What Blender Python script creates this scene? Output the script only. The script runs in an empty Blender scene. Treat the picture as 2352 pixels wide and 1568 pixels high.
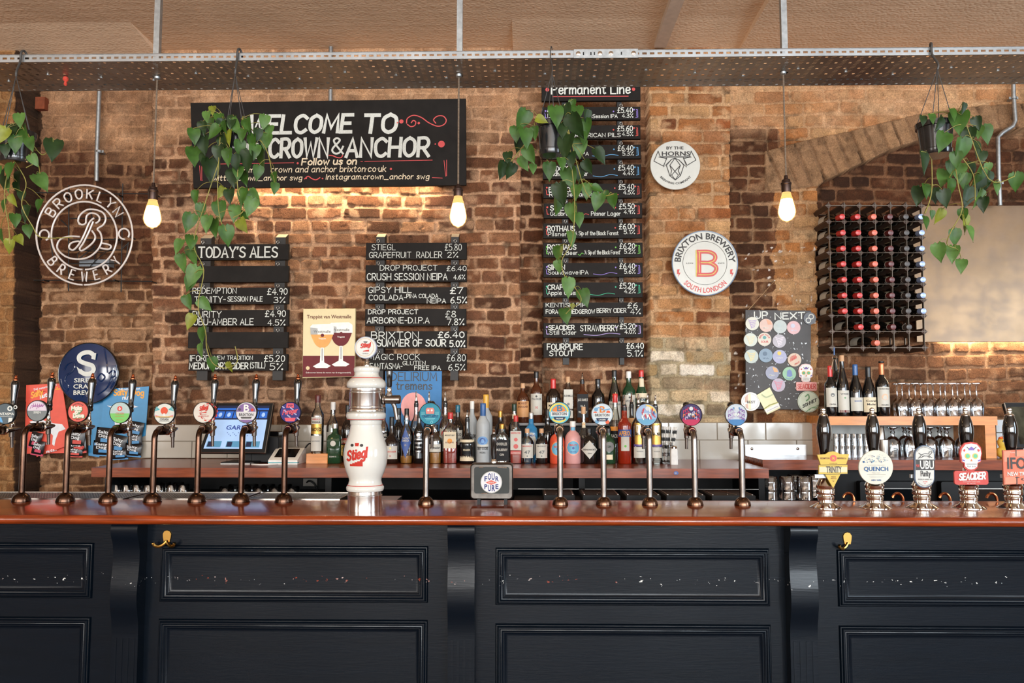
import bpy, math, random
import numpy as np
from mathutils import Vector, Matrix

C = bpy.context.scene
COL = C.collection
R = math.radians

# ------------------------------------------------------------------ camera
F_PX, CAM_Z, PITCH, YAW = 1850.0, 1.5, R(4.4), R(1.06)
cam_data = bpy.data.cameras.new('camera')
cam_data.sensor_width = 36.0
cam_data.lens = F_PX / 2352 * 36
cam_data.clip_start = 0.05
cam = bpy.data.objects.new('camera', cam_data)
cam.location = (0, 0, CAM_Z)
cam.rotation_euler = (R(90) + PITCH, 0, YAW)
COL.objects.link(cam)
C.camera = cam

# ------------------------------------------------------------------ light
w = bpy.data.worlds.new('world')
C.world = w
w.use_nodes = True
nt = w.node_tree
nt.nodes.clear()
wo = nt.nodes.new('ShaderNodeOutputWorld')
bg = nt.nodes.new('ShaderNodeBackground')
bg.inputs['Color'].default_value = (1.0, 0.93, 0.85, 1)
bg.inputs['Strength'].default_value = 0.6
nt.links.new(bg.outputs[0], wo.inputs[0])


def area(name, loc, target, sx, sy, power, col):
    d = bpy.data.lights.new(name, 'AREA')
    d.shape = 'RECTANGLE'
    d.size, d.size_y, d.energy, d.color = sx, sy, power, col
    o = bpy.data.objects.new(name, d)
    o.location = loc
    o.rotation_euler = (Vector(target) - Vector(loc)).to_track_quat('-Z', 'Y').to_euler()
    COL.objects.link(o)
    return o


# daylight from the row of street windows at the far end of the room, behind the camera
for _i, (_x, _e, _c) in enumerate(((-4.4, 150, (1.0, .97, .92)), (-2.2, 165, (1.0, .98, .94)), (0.0, 180, (.98, .99, 1.0)), (2.2, 215, (.90, .96, 1.0)), (4.4, 250, (.82, .92, 1.0)))):
    area('window_light', (_x, -6.9, 2.05), (_x * .6, 4.0, 1.7), 1.5, 2.3, _e, _c)
area('unseen_side_light', (5.8, 0.4, 1.9), (0.9, 3.0, 1.2), 1.8, 2.0, 115, (.70, .86, 1.0))
area('unseen_side_light', (5.8, -3.6, 1.9), (0.9, 3.0, 1.2), 1.8, 2.0, 90, (.74, .88, 1.0))  # added for bright stripes in the chrome, no window known here
area('unseen_side_light', (-5.8, -1.6, 1.9), (-0.9, 3.0, 1.2), 2.2, 2.0, 60, (1.0, .97, .92))  # weaker light added on the left, also to brighten the chrome

C.view_settings.view_transform = 'Standard'
C.view_settings.look = 'None'
C.view_settings.exposure = 0.52
C.view_settings.gamma = 1.0
C.view_settings.use_curve_mapping = False
C.cycles.transparent_max_bounces = 24
C.cycles.max_bounces = 8
C.cycles.caustics_reflective = False
C.cycles.caustics_refractive = False

# ------------------------------------------------------------------ pixel <-> place
_ct, _st, _cp, _sp = math.cos(PITCH), math.sin(PITCH), math.cos(YAW), math.sin(YAW)


def _ray(px, py):
    x, z = (px - 1176) / F_PX, -(py - 784) / F_PX
    y2, z2 = _ct - z * _st, _st + z * _ct
    return x * _cp - y2 * _sp, x * _sp + y2 * _cp, z2


def P(px, py, Y):
    a, b, c = _ray(px, py)
    t = Y / b
    return Vector((a * t, Y, CAM_Z + c * t))


def PZ(px, py, Z):
    a, b, c = _ray(px, py)
    t = (Z - CAM_Z) / c
    return Vector((a * t, b * t, Z))


# ------------------------------------------------------------------ materials
def lin(c):
    out = []
    for v in c[:3]:
        v = v / 255.0
        out.append(v / 12.92 if v <= 0.04045 else ((v + 0.055) / 1.055) ** 2.4)
    return tuple(out)


MATS = {}


def M(name, col=None, rough=0.5, metal=0.0, noise=0.08, nscale=30.0, bump=0.0, bscale=80.0, coat=0.0, emit=0.0, stretch=None, spec=0.5, trans=0.0):
    if name in MATS:
        return MATS[name]
    m = bpy.data.materials.new(name)
    m.use_nodes = True
    n, l = m.node_tree.nodes, m.node_tree.links
    b = n['Principled BSDF']
    c = lin(col)
    b.inputs['Roughness'].default_value = rough
    b.inputs['Metallic'].default_value = metal
    b.inputs['Coat Weight'].default_value = coat
    b.inputs['Coat Roughness'].default_value = 0.08
    b.inputs['Specular IOR Level'].default_value = spec
    b.inputs['Base Color'].default_value = (*c, 1)
    if trans:
        b.inputs['Transmission Weight'].default_value = trans
    tc = n.new('ShaderNodeTexCoord')
    vec = tc.outputs['Object']
    if stretch:
        mp = n.new('ShaderNodeMapping')
        mp.inputs['Scale'].default_value = stretch
        l.new(vec, mp.inputs['Vector'])
        vec = mp.outputs[0]
    if noise:
        nz = n.new('ShaderNodeTexNoise')
        nz.inputs['Scale'].default_value = nscale
        nz.inputs['Detail'].default_value = 5
        l.new(vec, nz.inputs['Vector'])
        rp = n.new('ShaderNodeValToRGB')
        rp.color_ramp.elements[0].position = 0.3
        rp.color_ramp.elements[1].position = 0.7
        rp.color_ramp.elements[0].color = (*[v * (1 - noise) for v in c], 1)
        rp.color_ramp.elements[1].color = (*[min(1, v * (1 + noise)) for v in c], 1)
        l.new(nz.outputs[0], rp.inputs[0])
        l.new(rp.outputs[0], b.inputs['Base Color'])
        if emit:
            l.new(rp.outputs[0], b.inputs['Emission Color'])
    if emit:
        if not noise:
            b.inputs['Emission Color'].default_value = (*c, 1)
        b.inputs['Emission Strength'].default_value = emit
    if bump:
        bz = n.new('ShaderNodeTexNoise')
        bz.inputs['Scale'].default_value = bscale
        bz.inputs['Detail'].default_value = 6
        l.new(vec, bz.inputs['Vector'])
        bp = n.new('ShaderNodeBump')
        bp.inputs['Strength'].default_value = bump
        bp.inputs['Distance'].default_value = 0.01
        l.new(bz.outputs[0], bp.inputs['Height'])
        l.new(bp.outputs[0], b.inputs['Normal'])
    MATS[name] = m
    return m


def glass(name, tint, f=0.12, dirt=0.0):
    """thin clear glass: tinted see-through wall with a fresnel reflection"""
    if name in MATS:
        return MATS[name]
    m = bpy.data.materials.new(name)
    m.use_nodes = True
    n, l = m.node_tree.nodes, m.node_tree.links
    n.remove(n['Principled BSDF'])
    out = n['Material Output']
    tr = n.new('ShaderNodeBsdfTransparent')
    tr.inputs[0].default_value = (*lin(tint), 1)
    gl = n.new('ShaderNodeBsdfGlossy')
    gl.inputs['Roughness'].default_value = 0.04
    gl.inputs[0].default_value = (0.95, 0.97, 1, 1)
    fr = n.new('ShaderNodeFresnel')
    fr.inputs[0].default_value = 1.5
    nz = n.new('ShaderNodeTexNoise')
    nz.inputs['Scale'].default_value = 25
    mu = n.new('ShaderNodeMath')
    mu.operation = 'MULTIPLY_ADD'
    mu.inputs[1].default_value = 0.04
    mu.inputs[2].default_value = f - 0.04
    l.new(nz.outputs[0], mu.inputs[0])
    ad = n.new('ShaderNodeMath')
    ad.use_clamp = True
    l.new(fr.outputs[0], ad.inputs[0])
    l.new(mu.outputs[0], ad.inputs[1])
    mx = n.new('ShaderNodeMixShader')
    l.new(ad.outputs[0], mx.inputs[0])
    l.new(tr.outputs[0], mx.inputs[1])
    l.new(gl.outputs[0], mx.inputs[2])
    l.new(mx.outputs[0], out.inputs[0])
    MATS[name] = m
    return m


# ------------------------------------------------------------------ printed letters (built-in font, read once while the scene is empty)
GLYPH = {}


def _read_font():
    dg = bpy.context.evaluated_depsgraph_get()
    cu = bpy.data.curves.new('letters', 'FONT')
    o = bpy.data.objects.new('letters', cu)
    COL.objects.link(o)
    cu.resolution_u = 2

    def shape(s):
        cu.body = s
        bpy.context.view_layer.update()
        ev = o.evaluated_get(bpy.context.evaluated_depsgraph_get())
        me = ev.to_mesh()
        v = [(p.co.x, p.co.y) for p in me.vertices]
        f = [tuple(p.vertices) for p in me.polygons]
        ev.to_mesh_clear()
        return v, f
    chars = "ABCDEFGHIJKLMNOPQRSTUVWXYZabcdefghijklmnopqrstuvwxyz0123456789&'.,-%£?:_()*"
    for bold in (0, 1):
        cu.offset = 0.022 if bold else 0.0
        ref = max(p[0] for p in shape('l')[0])
        for ch in chars:
            v, f = shape(ch)
            adv = max(p[0] for p in shape(ch + 'l')[0]) - ref
            GLYPH[(ch, bold)] = (v, f, adv)
        GLYPH[(' ', bold)] = ([], [], 0.28)
    bpy.data.objects.remove(o)
    bpy.data.curves.remove(cu)


_read_font()

# ------------------------------------------------------------------ hand lettering: brush strokes on a 6-unit cap height
_S = {
 'A': "0,0 2,6 4,0;.8,2 3.2,2", 'B': "0,0 0,6;~0,6 2.5,6 3.3,4.6 2.5,3.2 0,3.2;~0,3.2 2.8,3.2 3.8,1.6 2.8,0 0,0",
 'C': "~4,5 2.4,6 .5,4.8 .2,2.5 1,.5 2.6,0 4,.9", 'D': "0,0 0,6;~0,6 2.2,5.8 3.9,4 3.9,2 2.2,.2 0,0",
 'E': "3.4,6 0,6 0,0 3.5,0;0,3.1 2.8,3.1", 'F': "3.4,6 0,6 0,0;0,3.1 2.8,3.1",
 'G': "~3.9,5 2.4,6 .5,4.8 .2,2.5 1,.4 2.6,0 3.9,.9;3.9,.9 3.9,2.6 2.4,2.6", 'H': "0,0 0,6;4,0 4,6;0,3 4,3", 'I': "0,0 0,6",
 'J': "~3,6 3,1.5 2,0 .6,.2 0,1.4", 'K': "0,0 0,6;3.6,6 0,2.6;1.2,3.6 3.8,0", 'L': "0,6 0,0 3.3,0",
 'M': "0,0 .4,6 2.4,1.5 4.4,6 4.8,0", 'N': "0,0 0,6 3.8,0 3.8,6", 'O': "~2,6 .4,4.9 .1,3 .5,1 2,0 3.6,1 4,3 3.6,5 2,6",
 'P': "0,0 0,6;~0,6 2.6,6 3.6,4.5 2.6,2.9 0,2.8", 'Q': "~2,6 .4,4.9 .1,3 .5,1 2,0 3.6,1 4,3 3.6,5 2,6;2.6,1.6 4.2,-.4",
 'R': "0,0 0,6;~0,6 2.6,6 3.6,4.5 2.6,2.9 0,2.8;1.6,2.8 3.8,0", 'S': "~3.6,5.2 2.2,6 .5,5.2 .7,3.7 2.2,3 3.6,2 3.2,.5 1.7,0 0,.9",
 'T': "0,6 4,6;2,6 2,0", 'U': "~0,6 0,2 .8,.3 2,0 3.2,.3 4,2 4,6", 'V': "0,6 2,0 4,6", 'W': "0,6 1.2,0 2.6,4.6 4,0 5.2,6",
 'X': "0,6 4,0;4,6 0,0", 'Y': "0,6 2,3 4,6;2,3 2,0", 'Z': "0,6 3.8,6 0,0 3.9,0",
 '0': "~1.7,6 .4,4.9 .1,3 .5,1 1.7,0 3,1 3.4,3 3,5 1.7,6", '1': ".2,4.8 1.4,6 1.4,0", '2': "~0,4.8 1,6 2.8,5.8 3.2,4.4 2,2.4 0,0;0,0 3.6,0",
 '3': "~.2,5.4 1.6,6 3.1,5 2.6,3.5 1.2,3.1;~1.2,3.1 3,2.7 3.4,1.2 2.2,0 0,.5", '4': "2.6,0 2.6,6 0,1.8 3.8,1.8",
 '5': "3.2,6 .5,6 .3,3.4;~.3,3.4 2,3.7 3.4,2.4 2.8,.5 1.4,0 0,.6", '6': "~3,5.8 1.2,4.6 .2,2.2 .6,.4 1.8,0 3.2,.8 3.2,2.4 2,3.2 .5,2.4",
 '7': "0,6 3.6,6 1.2,0", '8': "~1.8,3.2 .5,4.4 .8,5.7 1.8,6 2.9,5.6 3,4.4 1.8,3.2 .3,1.9 .3,.6 1.8,0 3.3,.6 3.3,1.9 1.8,3.2",
 '9': "~3.2,4.4 2.4,3 .8,3.2 .3,4.6 1.4,6 2.8,5.6 3.2,4 2.4,0", '£': "~3.6,5 2.6,6 1.4,5.4 1.3,3.6 1.4,1.6 .2,0;.2,0 3.6,0;.2,3 2.8,3",
 '%': "4,6 .4,0;~.6,6 .1,5.4 .6,4.8 1.1,5.4 .6,6;~3.8,1.2 3.3,.6 3.8,0 4.3,.6 3.8,1.2", '.': "0,0 .1,.1", '*': "0,2.8 .1,2.9", '-': "0,2.8 2,2.8",
 '&': "~4.2,0 .8,4.4 1,5.8 2.2,6 2.8,5 .4,2.4 .1,1 1.4,0 3,.6 4.2,2.8", "'": "0.2,6 0,4.8", '(': "~1,6.6 .1,4.5 .1,1.5 1,-.6", ')': "~0,6.6 .9,4.5 .9,1.5 0,-.6",
 ':': "0,.4 .1,.5;0,3 .1,3.1", '_': "0,-.4 4,-.4",
 'a': "~3,3.2 1.8,4 .4,3 .2,1 1.2,0 2.6,.6 3,2;3,4 3,.6 3.4,0", 'b': "0,6 0,0;~0,2.6 1.4,4 2.8,3.2 2.9,1 1.6,0 0,1", 'c': "~3,3.3 1.8,4 .4,3.1 .3,1 1.4,0 3,.7",
 'd': "3,6 3,0;~3,2.8 1.8,4 .4,3.1 .3,1 1.4,0 3,1.2", 'e': "~.3,2 2.8,2.2 2.6,3.6 1.6,4 .4,3 .4,.9 1.6,0 3,.8", 'f': "~2.4,5.6 1.6,6 1,5.2 1,4 1,0;0,3.8 2.2,3.8",
 'g': "~3,3.2 1.8,4 .4,3 .3,1.2 1.4,.2 3,1.4;~3,4 3,0 2.6,-1.7 1.2,-2 .2,-1.3", 'h': "0,6 0,0;~0,2.4 1.4,4 2.6,3.2 2.7,0", 'i': "0,4 0,0;0,5.4 .1,5.6",
 'k': "0,6 0,0;2.6,4 0,1.6;.9,2.4 2.8,0", 'l': "0,6 0,0", 'm': "0,4 0,0;~0,2.4 1.2,4 2,3 2,0;~2,2.4 3.2,4 4.1,3 4.1,0", 'n': "0,4 0,0;~0,2.4 1.4,4 2.6,3.2 2.7,0",
 'o': "~1.6,4 .3,3 .3,1 1.6,0 2.9,1 2.9,3 1.6,4", 'p': "0,4 0,-2;~0,2.8 1.4,4 2.8,3 2.8,1 1.5,0 0,1", 'r': "0,4 0,0;~0,2.2 .9,3.7 2,3.9",
 's': "~2.5,3.3 1.4,4 .3,3.2 1.4,2.1 2.5,1.1 1.4,0 .1,.6", 't': "~1,5.6 1,1 1.6,0 2.4,.4;0,4 2.2,4", 'u': "~0,4 0,1.2 .9,0 2.2,.6 2.7,2;2.7,4 2.7,0",
 'v': "0,4 1.4,0 2.8,4", 'w': "0,4 .9,0 2,3.2 3.1,0 4,4", 'x': "0,4 2.8,0;2.8,4 0,0", 'y': "0,4 1.5,.6;3,4 1,-2", 'z': "0,4 2.6,4 0,0 2.8,0",
}


def smooth_path(pts, k=4):
    if len(pts) < 3:
        return pts
    out = []
    n = len(pts)
    for i in range(n - 1):
        p0, p1, p2, p3 = pts[max(i - 1, 0)], pts[i], pts[i + 1], pts[min(i + 2, n - 1)]
        for j in range(k):
            t = j / k
            out.append(tuple(0.5 * ((2 * b) + (-a + c) * t + (2 * a - 5 * b + 4 * c - d) * t * t + (-a + 3 * b - 3 * c + d) * t ** 3)
                             for a, b, c, d in zip(p0, p1, p2, p3)))
    out.append(tuple(pts[-1]))
    return out


STROKES = {}
for ch, s in _S.items():
    sts = []
    for st in s.split(';'):
        sm = st.startswith('~')
        pts = [tuple(float(v) for v in p.split(',')) for p in st.lstrip('~').split()]
        sts.append(smooth_path(pts) if sm else pts)
    STROKES[ch] = (sts, max(p[0] for st in sts for p in st))


# ------------------------------------------------------------------ mesh builder
class MB:
    def __init__(s, mat=None):
        s.v, s.f, s.mi, s.mats, s.cur, s.xf = [], [], [], [], 0, None
        if mat is not None:
            s.use(mat)

    def use(s, mat):
        if mat not in s.mats:
            s.mats.append(mat)
        s.cur = s.mats.index(mat)
        return s

    def add(s, vs, fs):
        b = len(s.v)
        if s.xf is not None:
            vs = [tuple(s.xf @ Vector(p)) for p in vs]
        s.v.extend([tuple(p) for p in vs])
        s.f.extend([tuple(i + b for i in f) for f in fs])
        s.mi.extend([s.cur] * len(fs))

    def box(s, x0, x1, y0, y1, z0, z1):
        v = [(x0, y0, z0), (x1, y0, z0), (x1, y1, z0), (x0, y1, z0), (x0, y0, z1), (x1, y0, z1), (x1, y1, z1), (x0, y1, z1)]
        s.add(v, [(3, 2, 1, 0), (4, 5, 6, 7), (0, 1, 5, 4), (1, 2, 6, 5), (2, 3, 7, 6), (3, 0, 4, 7)])

    def prism(s, pts, y0, y1, ch=0.0):
        """outline (x, z) counter-clockwise from the front, from y0 (front) back to y1; ch chamfers the front edge"""
        n = len(pts)
        if ch:
            cx, cz = sum(p[0] for p in pts) / n, sum(p[1] for p in pts) / n
            rr = max(math.hypot(p[0] - cx, p[1] - cz) for p in pts)
            k = 1 - ch / rr
            fr = [(cx + (p[0] - cx) * k, cz + (p[1] - cz) * k) for p in pts]
            v = [(x, y0, z) for x, z in fr] + [(x, y0 + ch, z) for x, z in pts] + [(x, y1, z) for x, z in pts]
            f = [tuple(range(n)), tuple(range(3 * n - 1, 2 * n - 1, -1))]
            for i in range(n):
                j = (i + 1) % n
                f += [(i, i + n, j + n, j), (i + n, i + 2 * n, j + 2 * n, j + n)]
        else:
            v = [(x, y0, z) for x, z in pts] + [(x, y1, z) for x, z in pts]
            f = [tuple(range(n)), tuple(range(2 * n - 1, n - 1, -1))]
            for i in range(n):
                j = (i + 1) % n
                f.append((i, i + n, j + n, j))
        s.add(v, f)

    def flat(s, pts, y):
        s.add([(x, y, z) for x, z in pts], [tuple(range(len(pts)))])

    def disc(s, cx, cz, r, y, n=32, rz=None):
        rz = rz or r
        s.flat([(cx + r * math.cos(a), cz + rz * math.sin(a)) for a in (2 * math.pi * i / n for i in range(n))], y)

    def ring(s, cx, cz, r0, r1, y, n=48, a0=0, a1=2 * math.pi):
        v, f = [], []
        for i in range(n + 1):
            a = a0 + (a1 - a0) * i / n
            v += [(cx + r0 * math.cos(a), y, cz + r0 * math.sin(a)), (cx + r1 * math.cos(a), y, cz + r1 * math.sin(a))]
        for i in range(n):
            f.append((2 * i, 2 * i + 1, 2 * i + 3, 2 * i + 2))
        s.add(v, f)

    def lathe(s, prof, c=(0, 0, 0), n=24, cap=True, axis='z'):
        """profile [(r, h)] from low h to high h"""
        v, f = [], []
        for r, h in prof:
            for i in range(n):
                a = 2 * math.pi * i / n
                x, y = r * math.cos(a), r * math.sin(a)
                if axis == 'z':
                    v.append((c[0] + x, c[1] + y, c[2] + h))
                elif axis == 'y':   # h runs towards -y
                    v.append((c[0] + x, c[1] - h, c[2] + y))
                else:
                    v.append((c[0] + h, c[1] + x, c[2] + y))
        m = len(prof)
        for k in range(m - 1):
            for i in range(n):
                j = (i + 1) % n
                f.append((k * n + i, k * n + j, (k + 1) * n + j, (k + 1) * n + i))
        if cap:
            f.append(tuple(range(n - 1, -1, -1)))
            f.append(tuple((m - 1) * n + i for i in range(n)))
        s.add(v, f)

    def tube(s, pts, r, n=8, cap=True):
        pts = [Vector(p) for p in pts]
        m = len(pts)
        rs = r if isinstance(r, (list, tuple)) else [r] * m
        v, f = [], []
        t = (pts[1] - pts[0]).normalized()
        up = Vector((0, 0, 1)) if abs(t.z) < 0.9 else Vector((1, 0, 0))
        u = t.cross(up).normalized()
        for i in range(m):
            t2 = (pts[min(i + 1, m - 1)] - pts[max(i - 1, 0)])
            if t2.length < 1e-9:
                t2 = t.copy()
            t2.normalize()
            u = (u - t2 * u.dot(t2))
            if u.length < 1e-6:
                u = t2.orthogonal()
            u.normalize()
            w2 = t2.cross(u)
            for k in range(n):
                a = 2 * math.pi * k / n
                v.append(tuple(pts[i] + (u * math.cos(a) + w2 * math.sin(a)) * rs[i]))
            t = t2
        for i in range(m - 1):
            for k in range(n):
                j = (k + 1) % n
                f.append((i * n + k, i * n + j, (i + 1) * n + j, (i + 1) * n + k))
        if cap:
            f.append(tuple(range(n - 1, -1, -1)))
            f.append(tuple((m - 1) * n + i for i in range(n)))
        s.add(v, f)

    def ribbon(s, pts, wd, y, cap=True):
        """flat brush stroke through (x, z) points"""
        h = wd / 2
        s.k = getattr(s, 'k', 0) + 1
        y -= 0.00016 * (s.k % 9)          # later brush strokes lie on top of earlier ones
        n = len(pts)
        L, Rr = [], []
        for i in range(n):
            ax, az = pts[max(i - 1, 0)]
            bx, bz = pts[min(i + 1, n - 1)]
            px, pz = pts[i]
            if 0 < i < n - 1:
                d1 = Vector((px - ax, pz - az))
                d2 = Vector((bx - px, bz - pz))
                d1 = d1.normalized() if d1.length > 1e-9 else d1
                d2 = d2.normalized() if d2.length > 1e-9 else d2
                d = d1 + d2
                d = d.normalized() if d.length > 1e-3 else d2
                k = min(1.6, 1 / max(0.35, d.dot(d2)))
            else:
                d = Vector((bx - ax, bz - az))
                d = d.normalized() if d.length > 1e-9 else Vector((1, 0))
                k = 1
                if cap:
                    e = -h * 0.8 if i == 0 else h * 0.8
                    px, pz = px + d.x * e, pz + d.y * e
            nx, nz = -d.y * h * k, d.x * h * k
            yi = y - i * 8e-6                 # a stroke that crosses itself lies over its own start
            L.append((px + nx, yi, pz + nz))
            Rr.append((px - nx, yi, pz - nz))
        s.add(Rr + L, [(i, i + 1, n + i + 1, n + i) for i in range(n - 1)])

    def hand(s, txt, x, z, H, wt, y, fit=None, slant=0.0, serif=False, jit=0.0, seed=1, curve=None, gap=1.25, dense=0):
        """hand-lettered words: x, z of the baseline start, H cap height, wt stroke width, fit = total width"""
        rnd = random.Random(seed)
        u = H / 6.0
        adv = 0.0
        runs = []
        for ch in txt:
            if ch == ' ':
                adv += 2.4
                continue
            sts, wd = STROKES[ch]
            dz, sc = rnd.uniform(-jit, jit) * 2, 1 + rnd.uniform(-jit, jit)
            for st in sts:
                runs.append([(adv + p[0], p[1] * sc + dz) for p in st])
            adv += max(wd, 0.3) + gap
        tot = (adv - gap) * u
        kx = (fit / tot) if fit else 1.0
        for st in runs:
            if dense:
                d2 = [st[0]]
                for (a, b), (c, d) in zip(st, st[1:]):
                    m = max(1, int(math.hypot(c - a, d - b) / dense))
                    d2 += [(a + (c - a) * i / m, b + (d - b) * i / m) for i in range(1, m + 1)]
                st = d2
            q = [(x + (a * u + b * u * slant) * kx, z + b * u) for a, b in st]
            if curve:
                q = [curve(*p) for p in q]
            s.ribbon(q, wt, y)
            if serif:
                for (a, b), (a2, b2) in ((q[0], q[1]), (q[-1], q[-2])):
                    if min(abs(b - z), abs(b - z - H)) < 0.05 * H and abs(b2 - b) > abs(a2 - a) * 0.6:
                        s.ribbon([(a - wt * .9, b), (a + wt * .9, b)], wt * 0.45, y - 0.0002, cap=False)

    def text(s, txt, x, z, H, y, fit=None, bold=0, align='l', curve=None, sx=1.0):
        """printed words with capital height H"""
        k = H / 0.73
        tot = sum(GLYPH[(c, bold)][2] for c in txt) * k
        kx = sx
        if fit:
            kx = fit / tot
        tot *= kx
        ox = x - (tot / 2 if align == 'c' else tot if align == 'r' else 0)
        for c in txt:
            v, f, a = GLYPH[(c, bold)]
            q = [(ox + p[0] * k * kx, z + p[1] * k) for p in v]
            if curve:
                vv = [curve(*p) for p in q]
                vv = [(p[0], y, p[1]) if len(p) == 2 else p for p in vv]
            else:
                vv = [(a_, y, b_) for a_, b_ in q]
            s.add(vv, f)
            ox += a * k * kx
        return tot


def arc_curve(cx, cz, r, top=True):
    """bends a straight line of words (x along, z up from 0) round a circle"""
    if top:
        return lambda x, z: (cx + (r + z) * math.sin(x / r), cz + (r + z) * math.cos(x / r))
    return lambda x, z: (cx + (r - z) * math.sin(x / r), cz - (r - z) * math.cos(x / r))


def circle_pts(cx, cz, r, n=48, rz=None):
    rz = rz or r
    return [(cx + r * math.cos(2 * math.pi * i / n), cz + rz * math.sin(2 * math.pi * i / n)) for i in range(n)]


def rrect(x0, x1, z0, z1, r, n=5):
    out = []
    for cx, cz, a0 in ((x1 - r, z0 + r, -90), (x1 - r, z1 - r, 0), (x0 + r, z1 - r, 90), (x0 + r, z0 + r, 180)):
        for i in range(n + 1):
            a = R(a0 + 90 * i / n)
            out.append((cx + r * math.cos(a), cz + r * math.sin(a)))
    return out


# ------------------------------------------------------------------ objects
def mesh_from(mb, name, smooth=35):
    me = bpy.data.meshes.new(name)
    me.from_pydata(mb.v, [], mb.f)
    for m in mb.mats:
        me.materials.append(m)
    if len(mb.mats) > 1:
        me.polygons.foreach_set('material_index', mb.mi)
    if smooth:
        me.shade_smooth()
        me.set_sharp_from_angle(angle=R(smooth))
    me.update()
    return me


def part(name, mb, parent=None, loc=(0, 0, 0), rot=None, smooth=35, label=None, kind=None):
    o = bpy.data.objects.new(name, mesh_from(mb, name, smooth))
    COL.objects.link(o)
    o.parent = parent
    o.location = loc
    if rot:
        o.rotation_euler = rot
    if label:
        o['label'] = label
    if kind:
        o['kind'] = kind
    return o


def tag(o, label, cat, group=None):
    o['label'] = label
    o['category'] = cat
    if group:
        o['group'] = group
    return o


def thing(name, label, cat, loc=(0, 0, 0), rot=None, group=None):
    o = bpy.data.objects.new(name, None)
    o.empty_display_size = 0.05
    COL.objects.link(o)
    o.location = loc
    if rot:
        o.rotation_euler = rot
    return tag(o, label, cat, group)


def struct(name, mb, smooth=35):
    o = part(name, mb, None, smooth=smooth)
    o['kind'] = 'structure'
    return o


def clone(root, loc, label, rot=None):
    r = root.copy()
    COL.objects.link(r)
    r.location = loc
    r['label'] = label
    if rot:
        r.rotation_euler = rot
    for ch in list(root.children):
        c = ch.copy()
        COL.objects.link(c)
        c.parent = r
        for g in ch.children:
            d = g.copy()
            COL.objects.link(d)
            d.parent = c
    return r


def local(loc):
    """pixel -> (x, z) relative to a thing at loc, in the upright plane through it (or at another depth Y)"""
    loc = Vector(loc)

    def f(px, py, Y=None):
        q = P(px, py, loc.y if Y is None else Y) - loc
        return q.x, q.z
    return f


# common materials
WHITE = M('white_paint', (208, 210, 203), 0.55, spec=.25)
CHALK = M('chalk_pen_white', (208, 211, 204), 0.8, noise=0.12, nscale=200)
CREAM = M('cream_paint', (222, 205, 175), 0.7)
BLACKP = M('black_paint', (26, 23, 21), 0.55, noise=0.12, nscale=20)
BOARD = M('blackboard_black', (29, 26, 24), 0.6, noise=0.25, nscale=14, spec=.15)
PINK = M('coral_pen', (205, 80, 80), 0.7)
CHROME = M('polished_chrome', (225, 220, 212), 0.07, 1.0, noise=0.03)
STEEL = M('brushed_steel', (170, 165, 158), 0.28, 1.0, noise=0.1, stretch=(1, 1, 0.05))
GALV = M('galvanised_steel', (165, 170, 172), 0.42, 0.85, noise=0.18, nscale=60)
BRONZE = M('aged_bronze', (80, 59, 48), 0.24, 1.0, noise=0.3, nscale=25)
DKSTEEL = M('darkened_steel_pipe', (128, 120, 114), 0.25, 1.0, noise=0.2, nscale=25)
COPPER = M('copper', (190, 110, 75), 0.2, 1.0)
BRASS = M('brass', (190, 150, 80), 0.25, 1.0)
GLOSSBLACK = M('gloss_black', (12, 11, 11), 0.08, noise=0.1, coat=0.6)
RUBBER = M('black_plastic', (22, 22, 23), 0.5, spec=.25)
DKWOOD = M('dark_wood', (58, 36, 24), 0.6, noise=0.3, stretch=(1, 1, 8))

# ================================================================== the setting
rng = np.random.default_rng(7)


def vnoise(X, Z, scale, seed, octaves=3):
    """smooth value noise, about -1..1"""
    out = np.zeros_like(X)
    amp, tot = 1.0, 0.0
    for o in range(octaves):
        g = np.random.default_rng(seed + 31 * o).uniform(-1, 1, (257, 257))
        x, z = X / scale + 100.3, Z / scale + 57.7
        ix, iz = np.floor(x).astype(int), np.floor(z).astype(int)
        fx, fz = x - ix, z - iz
        fx, fz = fx * fx * (3 - 2 * fx), fz * fz * (3 - 2 * fz)
        a, b = g[iz % 257, ix % 257], g[iz % 257, (ix + 1) % 257]
        c, d = g[(iz + 1) % 257, ix % 257], g[(iz + 1) % 257, (ix + 1) % 257]
        out += amp * ((a * (1 - fx) + b * fx) * (1 - fz) + (c * (1 - fx) + d * fx) * fz)
        tot += amp
        amp *= 0.5
        scale *= 0.5
    return out / tot


def sstep(a, b, x):
    t = np.clip((x - a) / (b - a), 0, 1)
    return t * t * (3 - 2 * t)


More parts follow.
